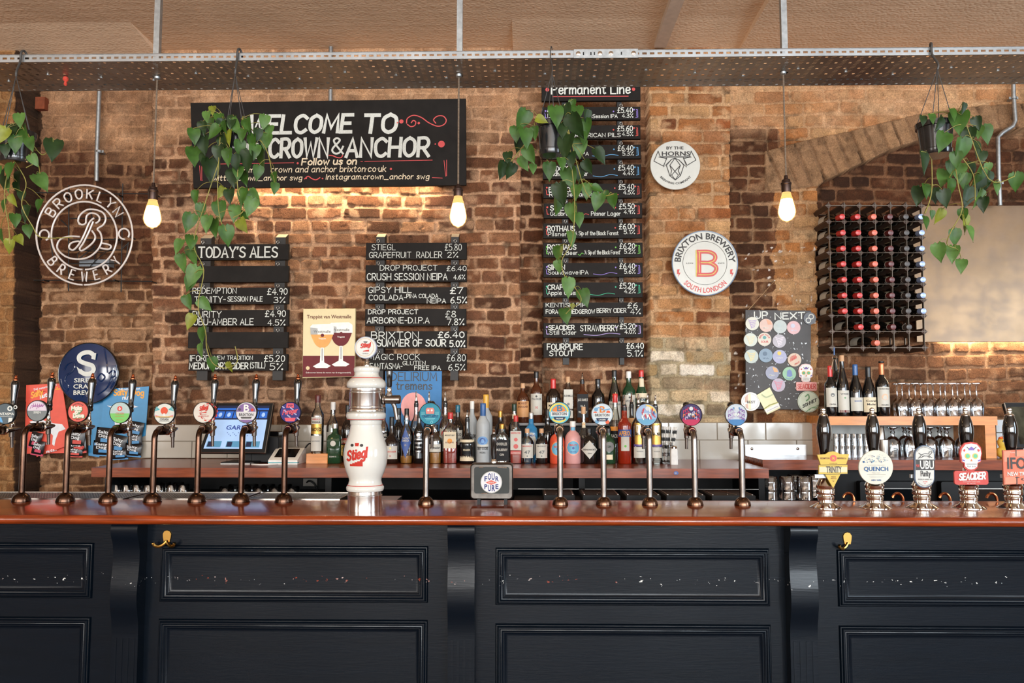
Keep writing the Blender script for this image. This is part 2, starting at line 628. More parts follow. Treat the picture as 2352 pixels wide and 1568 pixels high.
def build_wall():
    step = 0.0052
    xs = np.arange(-3.6, 3.5, step)
    zs = np.arange(0.5, 3.75, step)
    X, Z = np.meshgrid(xs, zs)
    nz, nx = X.shape
    # where each wall point sits relative to the landmarks of the real wall
    Yc = 4.62
    vx, vy, vz = X, np.full_like(X, Yc), Z - CAM_Z
    cx = vx * _cp + vy * _sp
    cy = -vx * _sp + vy * _cp
    dep = cy * _ct + vz * _st
    upv = -cy * _st + vz * _ct
    PX = 1176 + F_PX * cx / dep
    PY = 784 - F_PX * upv / dep
    w1 = vnoise(X, Z, 0.12, 1)
    w2 = vnoise(X, Z, 0.5, 2)
    w3 = vnoise(X, Z, 0.03, 3)
    bx = PX + 5 * w1
    # bays and piers
    SEC = np.zeros(X.shape, int)
    base = np.full(X.shape, 4.52)
    for i, (lim, y) in enumerate(((66, 4.70), (84, 4.66), (350, 4.62), (1195, 4.655), (1247, 4.73), (1490, 4.60), (1675, 4.66))):
        k = bx > lim
        SEC[k] = i + 1
        base[k] = y
    # brick arch and the niche under it
    sof = np.interp(PX, [1880, 1950, 2050, 2120, 2250, 2400], [425, 388, 342, 318, 299, 290]) + 4 * w1
    band = np.interp(PX, [1690, 1760, 1850, 1950, 2050, 2120, 2250, 2400], [400, 345, 320, 300, 275, 258, 240, 232])
    niche = (PX > 1884 + 7 * w1) & (PY > sof)
    arch = (PX > 1760) & (PY < np.where(PX < 1884, 425 + (1884 - PX) * 0.1, sof)) & (PY > band)
    SEC[niche] = 8
    base[niche] = 4.745
    SEC[arch] = 9
    base[arch] = 4.645
    Xw = X + 0.009 * w1 + 0.003 * w3
    Zw = Z + 0.007 * w1 + 0.014 * w2 + 0.0025 * w3
    pitch = 0.0755
    offs = np.array([0.01, 0.03, 0.05, 0.0, 0.02, 0.045, 0.066, 0.022, 0.05, 0.0])
    zz = (Zw - offs[SEC]) / pitch
    course = np.floor(zz).astype(int)
    key = (SEC * 100 + course).ravel()
    order = np.argsort(key, kind='stable')
    ks = key[order]
    cuts = np.flatnonzero(np.diff(ks)) + 1
    xl, xr = np.zeros(X.size), np.zeros(X.size)
    tone, tone2, dep_r = np.zeros(X.size), np.zeros(X.size), np.zeros(X.size)
    Xf = Xw.ravel()
    for idx in np.split(order, cuts):
        k = int(key[idx[0]])
        r = np.random.default_rng(1000 + k)
        b = [-3.9 + r.uniform(0, 0.2)]
        while b[-1] < 3.8:
            hd = r.random() < (0.75 if (k % 2 and k // 100 not in (6,)) and r.random() < 0.6 else 0.28)
            b.append(b[-1] + (0.113 if hd else 0.225) * r.uniform(0.9, 1.08))
        b = np.array(b)
        j = np.searchsorted(b, Xf[idx]) - 1
        xl[idx], xr[idx] = b[j], b[j + 1]
        t1, t2, t3 = r.random(len(b)), r.random(len(b)), r.random(len(b))
        tone[idx], tone2[idx], dep_r[idx] = t1[j], t2[j], t3[j]
    sh = X.shape
    xl, xr, tone, tone2, dep_r = (a.reshape(sh) for a in (xl, xr, tone, tone2, dep_r))
    # voussoirs of the arch
    va = (X * 0.93 + Z * 0.36) / 0.082
    vi = np.floor(va).astype(int) % 4096
    rv = np.random.default_rng(5).random((3, 4096))
    ka = SEC == 9
    tone[ka], tone2[ka], dep_r[ka] = rv[0][vi[ka]], rv[1][vi[ka]], rv[2][vi[ka]]
    dx = np.minimum(Xw - xl, xr - Xw) - 0.0055
    fz = zz - course
    dz = np.minimum(fz, 1 - fz) * pitch - 0.0055
    dx[ka] = (np.minimum(va - np.floor(va), 1 - va + np.floor(va)) * 0.08 - 0.004)[ka]
    dz[ka] = 0.03
    rr = 0.013
    d = np.minimum(dx, dz)
    cor = (dx < rr) & (dz < rr)
    d[cor] = (rr - np.hypot(rr - dx, rr - dz))[cor]
    d = d + 0.0045 * w3 + 0.006 * w1 + 0.003 * vnoise(X, Z, 0.06, 33)
    brick = sstep(0.0, 0.0045, d)
    # lime wash and old plaster left on the top courses
    wash = np.zeros(sh)
    wash = np.where(PX < 1195, sstep(370, 300, PY + 45 * w1 + 25 * w2) * sstep(60, 110, PX), wash)
    wash = np.where((PX >= 1195) & (PX < 1490), sstep(330, 220, PY + 40 * w1) * 0.7, wash)
    wash = np.where((PX >= 1490) & (PX < 1675), sstep(0.0, 0.6, w1 + 0.6 * w2) * 0.5, wash)
    wash = np.where((PX >= 1675), sstep(320, 260, PY + 30 * w1) * 0.8, wash)
    wash = np.where((PX >= 1790) & (PX < 1884), np.maximum(wash, 0.45 * sstep(0.0, 0.5, w1 + w2)), wash)
    wash[SEC == 9] = 0.25
    wash = np.clip(wash * (0.75 + 0.6 * vnoise(X, Z, 0.2, 9)), 0, 1)
    fine = vnoise(X, Z, 0.045, 11, 3)
    h = brick * (0.011 + 0.008 * (dep_r - 0.5)) + fine * 0.0026 + (1 - brick) * 0.002 * w3
    h = h * (1 - 0.55 * wash) + wash * (0.007 + 0.0022 * fine)
    gap = sstep(0.30, 0.55, vnoise(X, Z, 0.10, 80, 3)) * (1 - brick) * (1 - wash)
    h -= gap * 0.011
    pit = sstep(0.5, 0.7, vnoise(X, Z, 0.03, 81, 2)) * (1 - 0.4 * wash)
    h -= pit * 0.004
    chip = sstep(0.42, 0.7, vnoise(X, Z, 0.09, 21, 2)) * brick
    h -= chip * 0.006
    base = base - h

    def pal(cols, m):
        a = np.array([lin(c) for c in cols])
        t = tone * (len(a) - 1)
        i = np.clip(np.floor(t).astype(int), 0, len(a) - 2)
        f = (t - i)[..., None]
        return a[i] * (1 - f) + a[i + 1] * f, np.array(lin(m))

    col = np.zeros(sh + (3,))
    mor = np.zeros(sh + (3,))

    def zone(mask, cols, m):
        b, q = pal(cols, m)
        col[mask] = b[mask]
        mor[mask] = q
    every = np.ones(sh, bool)
    zone(every, [(74, 48, 34), (104, 68, 46), (124, 82, 56), (152, 112, 82), (92, 58, 42), (134, 92, 66)], (190, 152, 120))
    zone((PX < 60), [(120, 84, 52), (152, 108, 66), (138, 96, 58)], (160, 122, 82))
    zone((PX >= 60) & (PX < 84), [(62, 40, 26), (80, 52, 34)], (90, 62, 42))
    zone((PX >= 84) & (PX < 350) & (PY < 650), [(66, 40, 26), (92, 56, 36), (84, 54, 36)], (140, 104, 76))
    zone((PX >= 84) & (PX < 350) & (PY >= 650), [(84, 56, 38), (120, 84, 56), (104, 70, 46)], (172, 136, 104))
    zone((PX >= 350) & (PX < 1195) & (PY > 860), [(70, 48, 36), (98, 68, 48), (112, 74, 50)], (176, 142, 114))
    zone((PX >= 1195) & (PX < 1247), [(78, 46, 28), (62, 38, 24), (98, 62, 40)], (176, 140, 110))
    zone(SEC == 6, [(140, 80, 44), (170, 116, 70), (112, 66, 40), (186, 146, 102), (158, 104, 62)], (188, 152, 114))
    zone((SEC == 6) & (PY > 775), [(206, 192, 168), (176, 146, 100), (128, 112, 90), (196, 172, 134), (222, 212, 196)], (160, 146, 118))
    zone(SEC == 7, [(168, 112, 64), (150, 96, 54), (176, 134, 90), (184, 150, 112)], (176, 138, 100))
    zone((SEC == 7) & (PX < 1785 + 25 * w1) & (PY > 285), [(70, 42, 26), (98, 60, 36), (58, 36, 22), (110, 68, 42)], (152, 118, 88))
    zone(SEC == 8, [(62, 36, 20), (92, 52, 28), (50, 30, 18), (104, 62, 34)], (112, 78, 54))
    zone((SEC == 8) & (PY > 770), [(84, 56, 38), (118, 80, 54), (100, 66, 44)], (152, 118, 90))  # paler below the mirror: glow of its light strip put into the colour
    zone(SEC == 9, [(128, 98, 70), (146, 112, 80), (116, 86, 60), (156, 124, 92)], (112, 84, 60))
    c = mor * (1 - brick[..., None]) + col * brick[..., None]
    wc = np.array(lin((206, 166, 130)))
    wc2 = np.array(lin((176, 132, 94)))
    wm = (0.5 + 0.5 * vnoise(X, Z, 0.06, 40))[..., None]
    c = c * (1 - 0.8 * wash[..., None]) + (wc * wm + wc2 * (1 - wm)) * 0.8 * wash[..., None]
    soot = sstep(0.15, 0.6, vnoise(X, Z, 0.35, 50, 4)) * 0.45 * (1 - wash) * (SEC != 6)
    soot += sstep(0.3, 0.6, vnoise(X, Z, 0.05, 51, 3)) * 0.35 * brick
    c = c * (1 - 0.6 * np.clip(soot, 0, 1)[..., None])
    smear = sstep(0.12, 0.55, vnoise(X, Z, 0.07, 60, 3) + 0.25 * vnoise(X, Z, 0.4, 61)) * brick * 0.6
    c = c * (1 - smear[..., None]) + mor * smear[..., None]
    spk = sstep(0.62, 0.7, vnoise(X, Z, 0.022, 70, 2)) * (PX > 1690) * (PX < 1890) * (PY > 560) * (PY < 980)
    c = c * (1 - spk[..., None]) + np.array(lin((215, 205, 195))) * spk[..., None]
    c = c * (1 - 0.6 * gap[..., None]) * (1 - 0.25 * pit[..., None])
    c *= (1 + 0.34 * fine)[..., None]
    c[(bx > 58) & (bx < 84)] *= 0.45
    c = np.clip(c * 1.15, 0.004, 0.9)

    me = bpy.data.meshes.new('wall_back')
    nv = nx * nz
    me.vertices.add(nv)
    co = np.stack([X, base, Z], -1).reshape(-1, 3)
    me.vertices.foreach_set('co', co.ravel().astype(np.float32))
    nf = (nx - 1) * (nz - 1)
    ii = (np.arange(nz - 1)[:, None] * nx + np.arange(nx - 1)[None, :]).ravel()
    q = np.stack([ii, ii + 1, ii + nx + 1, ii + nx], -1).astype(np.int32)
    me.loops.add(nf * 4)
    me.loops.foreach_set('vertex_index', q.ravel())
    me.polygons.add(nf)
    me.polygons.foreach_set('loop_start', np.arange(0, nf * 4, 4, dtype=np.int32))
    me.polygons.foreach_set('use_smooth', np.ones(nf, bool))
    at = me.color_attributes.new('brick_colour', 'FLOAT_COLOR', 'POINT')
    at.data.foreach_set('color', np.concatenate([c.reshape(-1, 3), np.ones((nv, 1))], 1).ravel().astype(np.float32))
    me.update()
    me.validate()
    m = bpy.data.materials.new('old_brick')
    m.use_nodes = True
    n, l = m.node_tree.nodes, m.node_tree.links
    b = n['Principled BSDF']
    b.inputs['Roughness'].default_value = 0.88
    b.inputs['Specular IOR Level'].default_value = 0.25
    ca = n.new('ShaderNodeVertexColor')
    ca.layer_name = 'brick_colour'
    tc = n.new('ShaderNodeTexCoord')
    nz1 = n.new('ShaderNodeTexNoise')
    nz1.inputs['Scale'].default_value = 120
    nz1.inputs['Detail'].default_value = 6
    nz1.inputs['Roughness'].default_value = 0.7
    rp = n.new('ShaderNodeValToRGB')
    rp.color_ramp.elements[0].position, rp.color_ramp.elements[1].position = 0.3, 0.68
    rp.color_ramp.elements[0].color = (0.62, 0.6, 0.58, 1)
    rp.color_ramp.elements[1].color = (1.3, 1.29, 1.28, 1)
    mx = n.new('ShaderNodeMix')
    mx.data_type, mx.blend_type = 'RGBA', 'MULTIPLY'
    mx.inputs['Factor'].default_value = 1.0
    l.new(tc.outputs['Object'], nz1.inputs['Vector'])
    l.new(nz1.outputs[0], rp.inputs[0])
    l.new(ca.outputs[0], mx.inputs[6])
    l.new(rp.outputs[0], mx.inputs[7])
    l.new(mx.outputs[2], b.inputs['Base Color'])
    bp = n.new('ShaderNodeBump')
    bp.inputs['Strength'].default_value = 0.9
    bp.inputs['Distance'].default_value = 0.006
    nz2 = n.new('ShaderNodeTexNoise')
    nz2.inputs['Scale'].default_value = 330
    nz2.inputs['Detail'].default_value = 4
    l.new(tc.outputs['Object'], nz2.inputs['Vector'])
    ad = n.new('ShaderNodeMath')
    ad.operation = 'MULTIPLY_ADD'
    ad.inputs[1].default_value = 0.5
    l.new(nz2.outputs[0], ad.inputs[0])
    l.new(nz1.outputs[0], ad.inputs[2])
    l.new(ad.outputs[0], bp.inputs['Height'])
    l.new(bp.outputs[0], b.inputs['Normal'])
    rp2 = n.new('ShaderNodeValToRGB')
    rp2.color_ramp.elements[0].position, rp2.color_ramp.elements[1].position = 0.36, 0.6
    rp2.color_ramp.elements[0].color = (0.74, 0.73, 0.72, 1)
    rp2.color_ramp.elements[1].color = (1.1, 1.1, 1.1, 1)
    l.new(nz2.outputs[0], rp2.inputs[0])
    mx2 = n.new('ShaderNodeMix')
    mx2.data_type, mx2.blend_type = 'RGBA', 'MULTIPLY'
    mx2.inputs['Factor'].default_value = 1.0
    l.new(mx.outputs[2], mx2.inputs[6])
    l.new(rp2.outputs[0], mx2.inputs[7])
    l.new(mx2.outputs[2], b.inputs['Base Color'])
    me.materials.append(m)
    o = bpy.data.objects.new('wall_back', me)
    COL.objects.link(o)
    o['kind'] = 'structure'


build_wall()

# ------------------------------------------------------------------ ceiling with embossed paper
mc = M('embossed_ceiling_paper', (228, 200, 170), 0.62, noise=0.1, nscale=2.5)
n_, l_ = mc.node_tree.nodes, mc.node_tree.links
tc_ = n_.new('ShaderNodeTexCoord')
vo = n_.new('ShaderNodeTexVoronoi')
vo.inputs['Scale'].default_value = 15
vo.inputs['Randomness'].default_value = 0.35
wv = n_.new('ShaderNodeTexVoronoi')
wv.feature = 'DISTANCE_TO_EDGE'
wv.inputs['Scale'].default_value = 38
wv.inputs['Randomness'].default_value = 0.8
ad_ = n_.new('ShaderNodeMath')
ad_.operation = 'MULTIPLY_ADD'
ad_.inputs[1].default_value = 1.5
l_.new(tc_.outputs['Object'], vo.inputs['Vector'])
l_.new(tc_.outputs['Object'], wv.inputs['Vector'])
l_.new(wv.outputs[0], ad_.inputs[0])
l_.new(vo.outputs[0], ad_.inputs[2])
bp_ = n_.new('ShaderNodeBump')
bp_.inputs['Strength'].default_value = 0.2
bp_.inputs['Distance'].default_value = 0.01
l_.new(ad_.outputs[0], bp_.inputs['Height'])
l_.new(bp_.outputs[0], n_['Principled BSDF'].inputs['Normal'])

ZC = P(900, 113, 4.62).z
mb = MB(mc)
mb.box(-6.1, 6.1, -7.1, 4.95, ZC, ZC + 0.15)
struct('ceiling', mb)
mb = MB(mc)
xr_ = PZ(1690, 115, ZC).x
mb.box(xr_, 4.5, -4.8, 4.68, ZC - 0.035, ZC)
struct('trim_1', mb)                     # lower ceiling panel on the right


def cove(name, x0, x1, drop):
    mb = MB(mc)
    y0, y1 = 4.25, 4.8
    mb.add([(x0, y0, ZC), (x1, y0, ZC), (x1, y1, ZC - drop * (y1 - y0)), (x0, y1, ZC - drop * (y1 - y0)), (x0, y1, ZC), (x1, y1, ZC)],
           [(0, 3, 2, 1), (0, 4, 3), (1, 2, 5), (0, 1, 5, 4), (3, 4, 5, 2)])
    struct(name, mb)


cove('trim_2', -3.6, P(365, 118, 4.6).x, 0.13)   # ceiling slopes down to the wall beside the brick strip
cove('trim_3', P(1178, 110, 4.55).x, 3.5, 0.06)
mb = MB(M('off_white_trunking', (206, 190, 174), 0.5))
x0_, x1_ = PZ(1497, 118, ZC - 0.02).x, PZ(1524, 118, ZC - 0.02).x
mb.box(x0_, x1_, -4.8, 4.55, ZC - 0.035, ZC)
struct('trim_4', mb)                     # pale trunking under the ceiling
mb = MB(M('floor_boards', (92, 62, 42), 0.4, noise=0.25, stretch=(8, 1, 1)))
mb.box(-6.1, 6.1, -7.1, 4.95, -0.1, 0)
struct('floor', mb)
plaster = M('room_plaster', (146, 122, 100), .8, noise=.15, nscale=3)
for nm_, bx_ in (('wall_front', (-6.1, 6.1, -7.2, -7.0, 0, ZC)), ('wall_left', (-6.1, -6.0, -7.1, 4.9, 0, ZC)), ('wall_right', (6.0, 6.1, -7.1, 4.9, 0, ZC))):
    mb = MB(plaster)
    mb.box(*bx_)
    struct(nm_, mb)

# ------------------------------------------------------------------ perforated cable tray
def perforated(name, kind):
    m = M(name, (150, 142, 132) if kind == 'base' else (172, 178, 182), 0.38, 0.85, noise=0.22, nscale=6)
    n, l = m.node_tree.nodes, m.node_tree.links
    out, bs = n['Material Output'], n['Principled BSDF']
    tc = n.new('ShaderNodeTexCoord')
    sp = n.new('ShaderNodeSeparateXYZ')
    l.new(tc.outputs['Object'], sp.inputs[0])

    def math_(op, a, b=None, c=None):
        q = n.new('ShaderNodeMath')
        q.operation = op
        for i, v in enumerate((a, b, c)):
            if v is None:
                continue
            if isinstance(v, (int, float)):
                q.inputs[i].default_value = v
            else:
                l.new(v, q.inputs[i])
        return q.outputs[0]

    def slot(u, v, pu, pv, su, sv, ou=0.0, ov=0.0):
        fu = math_('ABSOLUTE', math_('SUBTRACT', math_('FRACT', math_('ADD', math_('DIVIDE', u, pu), ou)), 0.5))
        fv = math_('ABSOLUTE', math_('SUBTRACT', math_('FRACT', math_('ADD', math_('DIVIDE', v, pv), ov)), 0.5))
        return math_('MULTIPLY', math_('LESS_THAN', fu, su / pu / 2), math_('LESS_THAN', fv, sv / pv / 2))
    if kind == 'lip':
        mask = slot(sp.outputs[0], sp.outputs[2], 0.0277, 0.028, 0.0165, 0.0078, 0.0, 0.5)
    else:
        a = slot(sp.outputs[0], sp.outputs[1], 0.052, 0.0125, 0.017, 0.0042, 0.0, 0.0)
        b = slot(sp.outputs[0], sp.outputs[1], 0.052, 0.05, 0.011, 0.0125, 0.5, 0.25)
        mask = math_('MAXIMUM', a, b)
    tr = n.new('ShaderNodeBsdfTransparent')
    mx = n.new('ShaderNodeMixShader')
    l.new(mask, mx.inputs[0])
    l.new(bs.outputs[0], mx.inputs[1])
    l.new(tr.outputs[0], mx.inputs[2])
    l.new(mx.outputs[0], out.inputs[0])
    return m


ZT = P(1176, 134, 2.85).z
ZL = P(1176, 117.5, 2.85).z
tray = thing('cable_tray', 'long perforated galvanised cable tray hung across the room above the bar', 'cable tray', (0, 2.85, ZT))
mb = MB(perforated('tray_base_steel', 'base'))
mb.box(-2.6, 2.5, 0.0, 0.275, 0, 0.0012)
part('tray_base', mb, tray)
hl = ZL - ZT
lm = perforated('tray_lip_steel', 'lip')
for y in (0.0, 0.2745):
    mb = MB(lm)
    # slots are centred on the lip: z measured from the lip's middle
    mb.box(-2.6, 2.5, y - 0.0012, y, -0.014, hl - 0.014)
    part('side_flange', mb, tray, (0, 0, 0.014 - 0.0))
    mb = MB(GALV)
    mb.box(-2.6, 2.5, y, y + 0.01 * (1 if y == 0 else -1), hl - 0.002, hl)
    mb.tube([(-2.6, y, hl), (2.5, y, hl)], 0.0026, 6)
    part('rolled_edge', mb, tray)
jx0, jx1 = P(1318, 128, 2.85).x, P(1465, 128, 2.85).x
mb = MB(GALV)
mb.box(jx0, jx1, -0.005, -0.0013, -0.003, hl + 0.003)
jp = part('joint_plate', mb, tray)
for k, px in enumerate((1328, 1378, 1403, 1455)):
    mb = MB(CHROME)
    mb.lathe([(0.0085, 0), (0.0085, 0.002), (0.005, 0.004)], (P(px, 125, 2.85).x, -0.005, hl * 0.5), 12, axis='y')
    part('bolt', mb, jp)
for k, px in enumerate((1340, 1357, 1365, 1427)):
    mb = MB(RUBBER)
    mb.box(P(px, 125, 2.85).x - .0022, P(px, 125, 2.85).x + .0022, -0.0054, -0.0050, hl * 0.3, hl * 0.7)
    part('slot', mb, jp)
for px in (361, 1056, 1801):
    q = P(px, 118, 3.0)
    mb = MB(GALV)
    mb.box(q.x - 0.011, q.x + 0.011, 0.139, 0.161, 0.0, ZC - ZT + 0.005)
    part('hanger_rod', mb, tray)
mb = MB(GALV)
for k in range(26):
    x = -2.4 + k * 0.19
    mb.lathe([(0.006, -0.004), (0.006, 0.0)], (x, 0.14 + 0.03 * (k % 3 - 1), 0), 8)
part('bolt_ends', mb, tray, kind='stuff')
mb = MB(M('red_rubber_scrap', (196, 70, 56), 0.5))
q = P(151, 178, 2.98)
mb.lathe([(0.002, -0.03), (0.007, -0.024), (0.004, -0.014), (0.011, -0.006), (0.009, 0.004), (0.003, 0.008)], (0, 0, 0), 10)
tag(part('balloon_scrap', mb, None, (q.x, 2.98, ZT - 0.008)), 'small red scrap of burst balloon hanging under the cable tray', 'balloon')

# ------------------------------------------------------------------ wall conduits
def conduit(name, label, pts, r, Y, clips=()):
    t = thing(name, label, 'pipe', P(*pts[0], Y))
    o = t.location
    mb = MB(GALV)
    mb.tube([P(x, y, Y) - o for x, y in pts], r, 12)
    part('tube', mb, t)
    for x, y in clips:
        q = P(x, y, Y) - o
        mb = MB(GALV)
        mb.lathe([(r + .002, -.006), (r + .006, -.006), (r + .006, .006), (r + .002, .006)], tuple(q), 12, cap=False)
        mb.box(q.x - r - .014, q.x + r + .014, q.z * 0 - .002, q.z * 0 + .004, q.z - .007, q.z + .007)
        mb.box(q.x - r, q.x + r, 0.0, 0.045, q.z - .005, q.z + .005)
        part('clip', mb, t)


conduit('conduit_pipe', 'galvanised conduit pipe running down the wall to the neon sign', [(229, 130), (228, 215), (223, 345), (222, 416)], 0.0125, 4.60, [(228, 348)])
conduit('conduit_pipe', 'short galvanised conduit pipe going up behind the big welcome board', [(760, 108), (759, 240)], 0.0125, 4.58)
conduit('conduit_pipe', 'galvanised conduit with offset bends at the far right of the wall', [(2327, 150), (2328, 220), (2332, 278), (2326, 290), (2302, 305), (2292, 316), (2294, 400), (2297, 472)], 0.012, 4.60, [(2328, 225), (2294, 420)])
mb = MB(M('orange_brick', (120, 58, 30), 0.85, noise=0.2, bump=0.4))
q0, q1 = P(80, 250, 4.61), P(103, 222, 4.61)
mb.box(0, q1.x - q0.x, 0, 0.09, 0, q1.z - q0.z)
tag(part('loose_brick', mb, None, q0), 'square dark orange brick end jutting from the wall top left', 'brick')

# ------------------------------------------------------------------ the bar: worktop and panelled front
ZBAR = P(1176, 1186, 2.85).z
YB0, YB1 = 2.85, 3.33
wood = M('varnished_mahogany', (124, 48, 14), 0.16, noise=0.45, nscale=5, stretch=(1.2, 14, 14), coat=0.3, bump=0.03, bscale=40)
mb = MB(wood)
zt_, zb_ = 0.0, P(1176, 1208, 2.85).z - ZBAR
pr = []
for i in range(9):
    a = R(-90 + 180 * i / 8)
    rr_ = -zb_ / 2
    pr.append((0.016 * (1 - math.cos(a)), zb_ / 2 + rr_ * math.sin(a)))
pr = [(YB1 - YB0, zb_)] + pr + [(YB1 - YB0, 0)]
n0 = len(pr)
vs = [(-2.75, y, z) for y, z in pr] + [(2.6, y, z) for y, z in pr]
fs = [(i, (i + 1) % n0, n0 + (i + 1) % n0, n0 + i) for i in range(n0)] + [tuple(range(n0)), tuple(range(2 * n0 - 1, n0 - 1, -1))]
mb.add(vs, [tuple(reversed(f)) for f in fs])
ct = part('bar_worktop', mb, None, (0, YB0, ZBAR), smooth=50)
tag(ct, 'long glossy mahogany bar top with a rounded front edge', 'bar counter')

paint = M('navy_gloss_paint', (6, 13, 21), 0.27, noise=0.12, nscale=3, bump=0.05, bscale=18, coat=0.06, stretch=(1, 6, 10), spec=.15)
n_, l_ = paint.node_tree.nodes, paint.node_tree.links
# chips: pale and rusty specks in a knee-high band of knocks
tc_ = n_.new('ShaderNodeTexCoord')
sp_ = n_.new('ShaderNodeSeparateXYZ')
l_.new(tc_.outputs['Object'], sp_.inputs[0])
zch = P(1176, 1332, 2.97).z
b1 = n_.new('ShaderNodeMath'); b1.operation = 'SUBTRACT'; b1.inputs[1].default_value = zch
l_.new(sp_.outputs[2], b1.inputs[0])
b2 = n_.new('ShaderNodeMath'); b2.operation = 'ABSOLUTE'
l_.new(b1.outputs[0], b2.inputs[0])
b3 = n_.new('ShaderNodeMapRange'); b3.inputs[1].default_value = 0.0; b3.inputs[2].default_value = 0.06; b3.inputs[3].default_value = 0.0; b3.inputs[4].default_value = -0.28
l_.new(b2.outputs[0], b3.inputs[0])
mp_ = n_.new('ShaderNodeMapping'); mp_.inputs['Scale'].default_value = (0.6, 1, 1)
l_.new(tc_.outputs['Object'], mp_.inputs['Vector'])
ns = n_.new('ShaderNodeTexNoise'); ns.inputs['Scale'].default_value = 95; ns.inputs['Detail'].default_value = 3
l_.new(mp_.outputs[0], ns.inputs['Vector'])
sm = n_.new('ShaderNodeMath'); sm.operation = 'ADD'
l_.new(ns.outputs[0], sm.inputs[0]); l_.new(b3.outputs[0], sm.inputs[1])
gt = n_.new('ShaderNodeMath'); gt.operation = 'GREATER_THAN'; gt.inputs[1].default_value = 0.635
l_.new(sm.outputs[0], gt.inputs[0])
n2 = n_.new('ShaderNodeTexNoise'); n2.inputs['Scale'].default_value = 4
l_.new(tc_.outputs['Object'], n2.inputs['Vector'])
cr = n_.new('ShaderNodeValToRGB')
cr.color_ramp.elements[0].position, cr.color_ramp.elements[1].position = 0.4, 0.44
cr.color_ramp.elements[0].color = (*lin((120, 52, 36)), 1)
cr.color_ramp.elements[1].color = (*lin((205, 205, 200)), 1)
l_.new(n2.outputs[0], cr.inputs[0])
bsdf = n_['Principled BSDF']
src = bsdf.inputs['Base Color'].links[0].from_socket
mx_ = n_.new('ShaderNodeMix'); mx_.data_type = 'RGBA'
l_.new(gt.outputs[0], mx_.inputs['Factor'])
l_.new(src, mx_.inputs[6]); l_.new(cr.outputs[0], mx_.inputs[7])
l_.new(mx_.outputs[2], bsdf.inputs['Base Color'])

YF = 2.97
front = thing('bar_panelling', 'dark navy painted panelled bar front with scroll brackets', 'bar counter', (0, 0, 0))
mb = MB(paint)
zbb = ZBAR + zb_
mb.box(-2.75, 2.6, YF, YF + 0.03, 0.0, zbb)
part('front_board', mb, front)
mb = MB(paint)
mb.box(-2.75, 2.6, YF - 0.012, YF, 0.0, 0.14)
part('kick_board', mb, front)


def moulding(x0, x1, z0, z1, prof):
    mb = MB(paint)
    loops = []
    for d, hh in prof:
        loops.append([(x0 + d, YF - hh, z0 + d), (x1 - d, YF - hh, z0 + d), (x1 - d, YF - hh, z1 - d), (x0 + d, YF - hh, z1 - d)])
    v = [p for lp in loops for p in lp]
    f = []
    for k in range(len(loops) - 1):
        for i in range(4):
            j = (i + 1) % 4
            f.append((4 * k + i, 4 * k + j, 4 * k + 4 + j, 4 * k + 4 + i))
    k = 4 * (len(loops) - 1)
    f.append((k, k + 1, k + 2, k + 3))
    mb.add(v, f)
    return mb


PROF = [(0, 0), (0.001, 0.004), (0.004, 0.008), (0.007, 0.0085), (0.0085, 0.012), (0.012, 0.0145), (0.016, 0.0145), (0.0185, 0.0125), (0.0195, 0.0105), (0.022, 0.0115), (0.0245, 0.0105), (0.0275, 0.008), (0.0285, 0.0062), (0.031, 0.0062), (0.036, 0.002), (0.040, 0.0004), (0.045, 0.0003)]
for (a, b, t1, b1_, t2) in ((-260, 211, 1249, 1378, 1421), (366, 983, 1254, 1385, 1424), (1138, 1769, 1257, 1389, 1431), (1925, 2560, 1259, 1389, 1432)):
    xa, xb = P(a, 1400, YF).x, P(b, 1400, YF).x
    part('upper_panel', moulding(xa, xb, P(1176, b1_, YF).z, P(1176, t1, YF).z, PROF), front)
    part('lower_panel', moulding(xa, xb, 0.22, P(1176, t2, YF).z, PROF), front)
for px in (274, 1057, 1855):
    xc = P(px, 1330, 2.87).x
    wdt = 0.048
    zz_ = lambda py: P(1176, py, 2.86).z
    prof = [(zbb, 0.072), (zz_(1211), 0.077), (zz_(1220), 0.080), (zz_(1232), 0.079), (zz_(1243), 0.072), (zz_(1256), 0.062), (zz_(1275), 0.056), (zz_(1300), 0.055), (zz_(1325), 0.059), (zz_(1352), 0.066), (zz_(1378), 0.069), (zz_(1402), 0.066), (zz_(1422), 0.058), (zz_(1440), 0.051), (zz_(1462), 0.047), (zz_(1480), 0.046), (0.14, 0.046), (0.0, 0.046)]
    v, f = [], []
    m_ = len(prof)
    for sx in (-1, 1):
        v += [(xc + sx * wdt, YF - d, z) for z, d in prof] + [(xc + sx * wdt, YF, z) for z, d in prof]
    for i in range(m_ - 1):
        f.append((i, i + 1, 2 * m_ + i + 1, 2 * m_ + i))
        f.append((i, m_ + i, m_ + i + 1, i + 1))
        f.append((2 * m_ + i, 2 * m_ + i + 1, 3 * m_ + i + 1, 3 * m_ + i))
    mb = MB(paint)
    mb.add(v, f)
    cb = part('scroll_bracket', mb, front, smooth=50)
    for k in range(4):
        fx = xc - 0.033 + k * 0.022
        mb = MB(paint)
        zt2 = zz_(1482)
        mb.box(fx - 0.0045, fx + 0.0045, YF - 0.0475, YF - 0.0459, 0.2, zt2)
        part('reed', mb, cb)

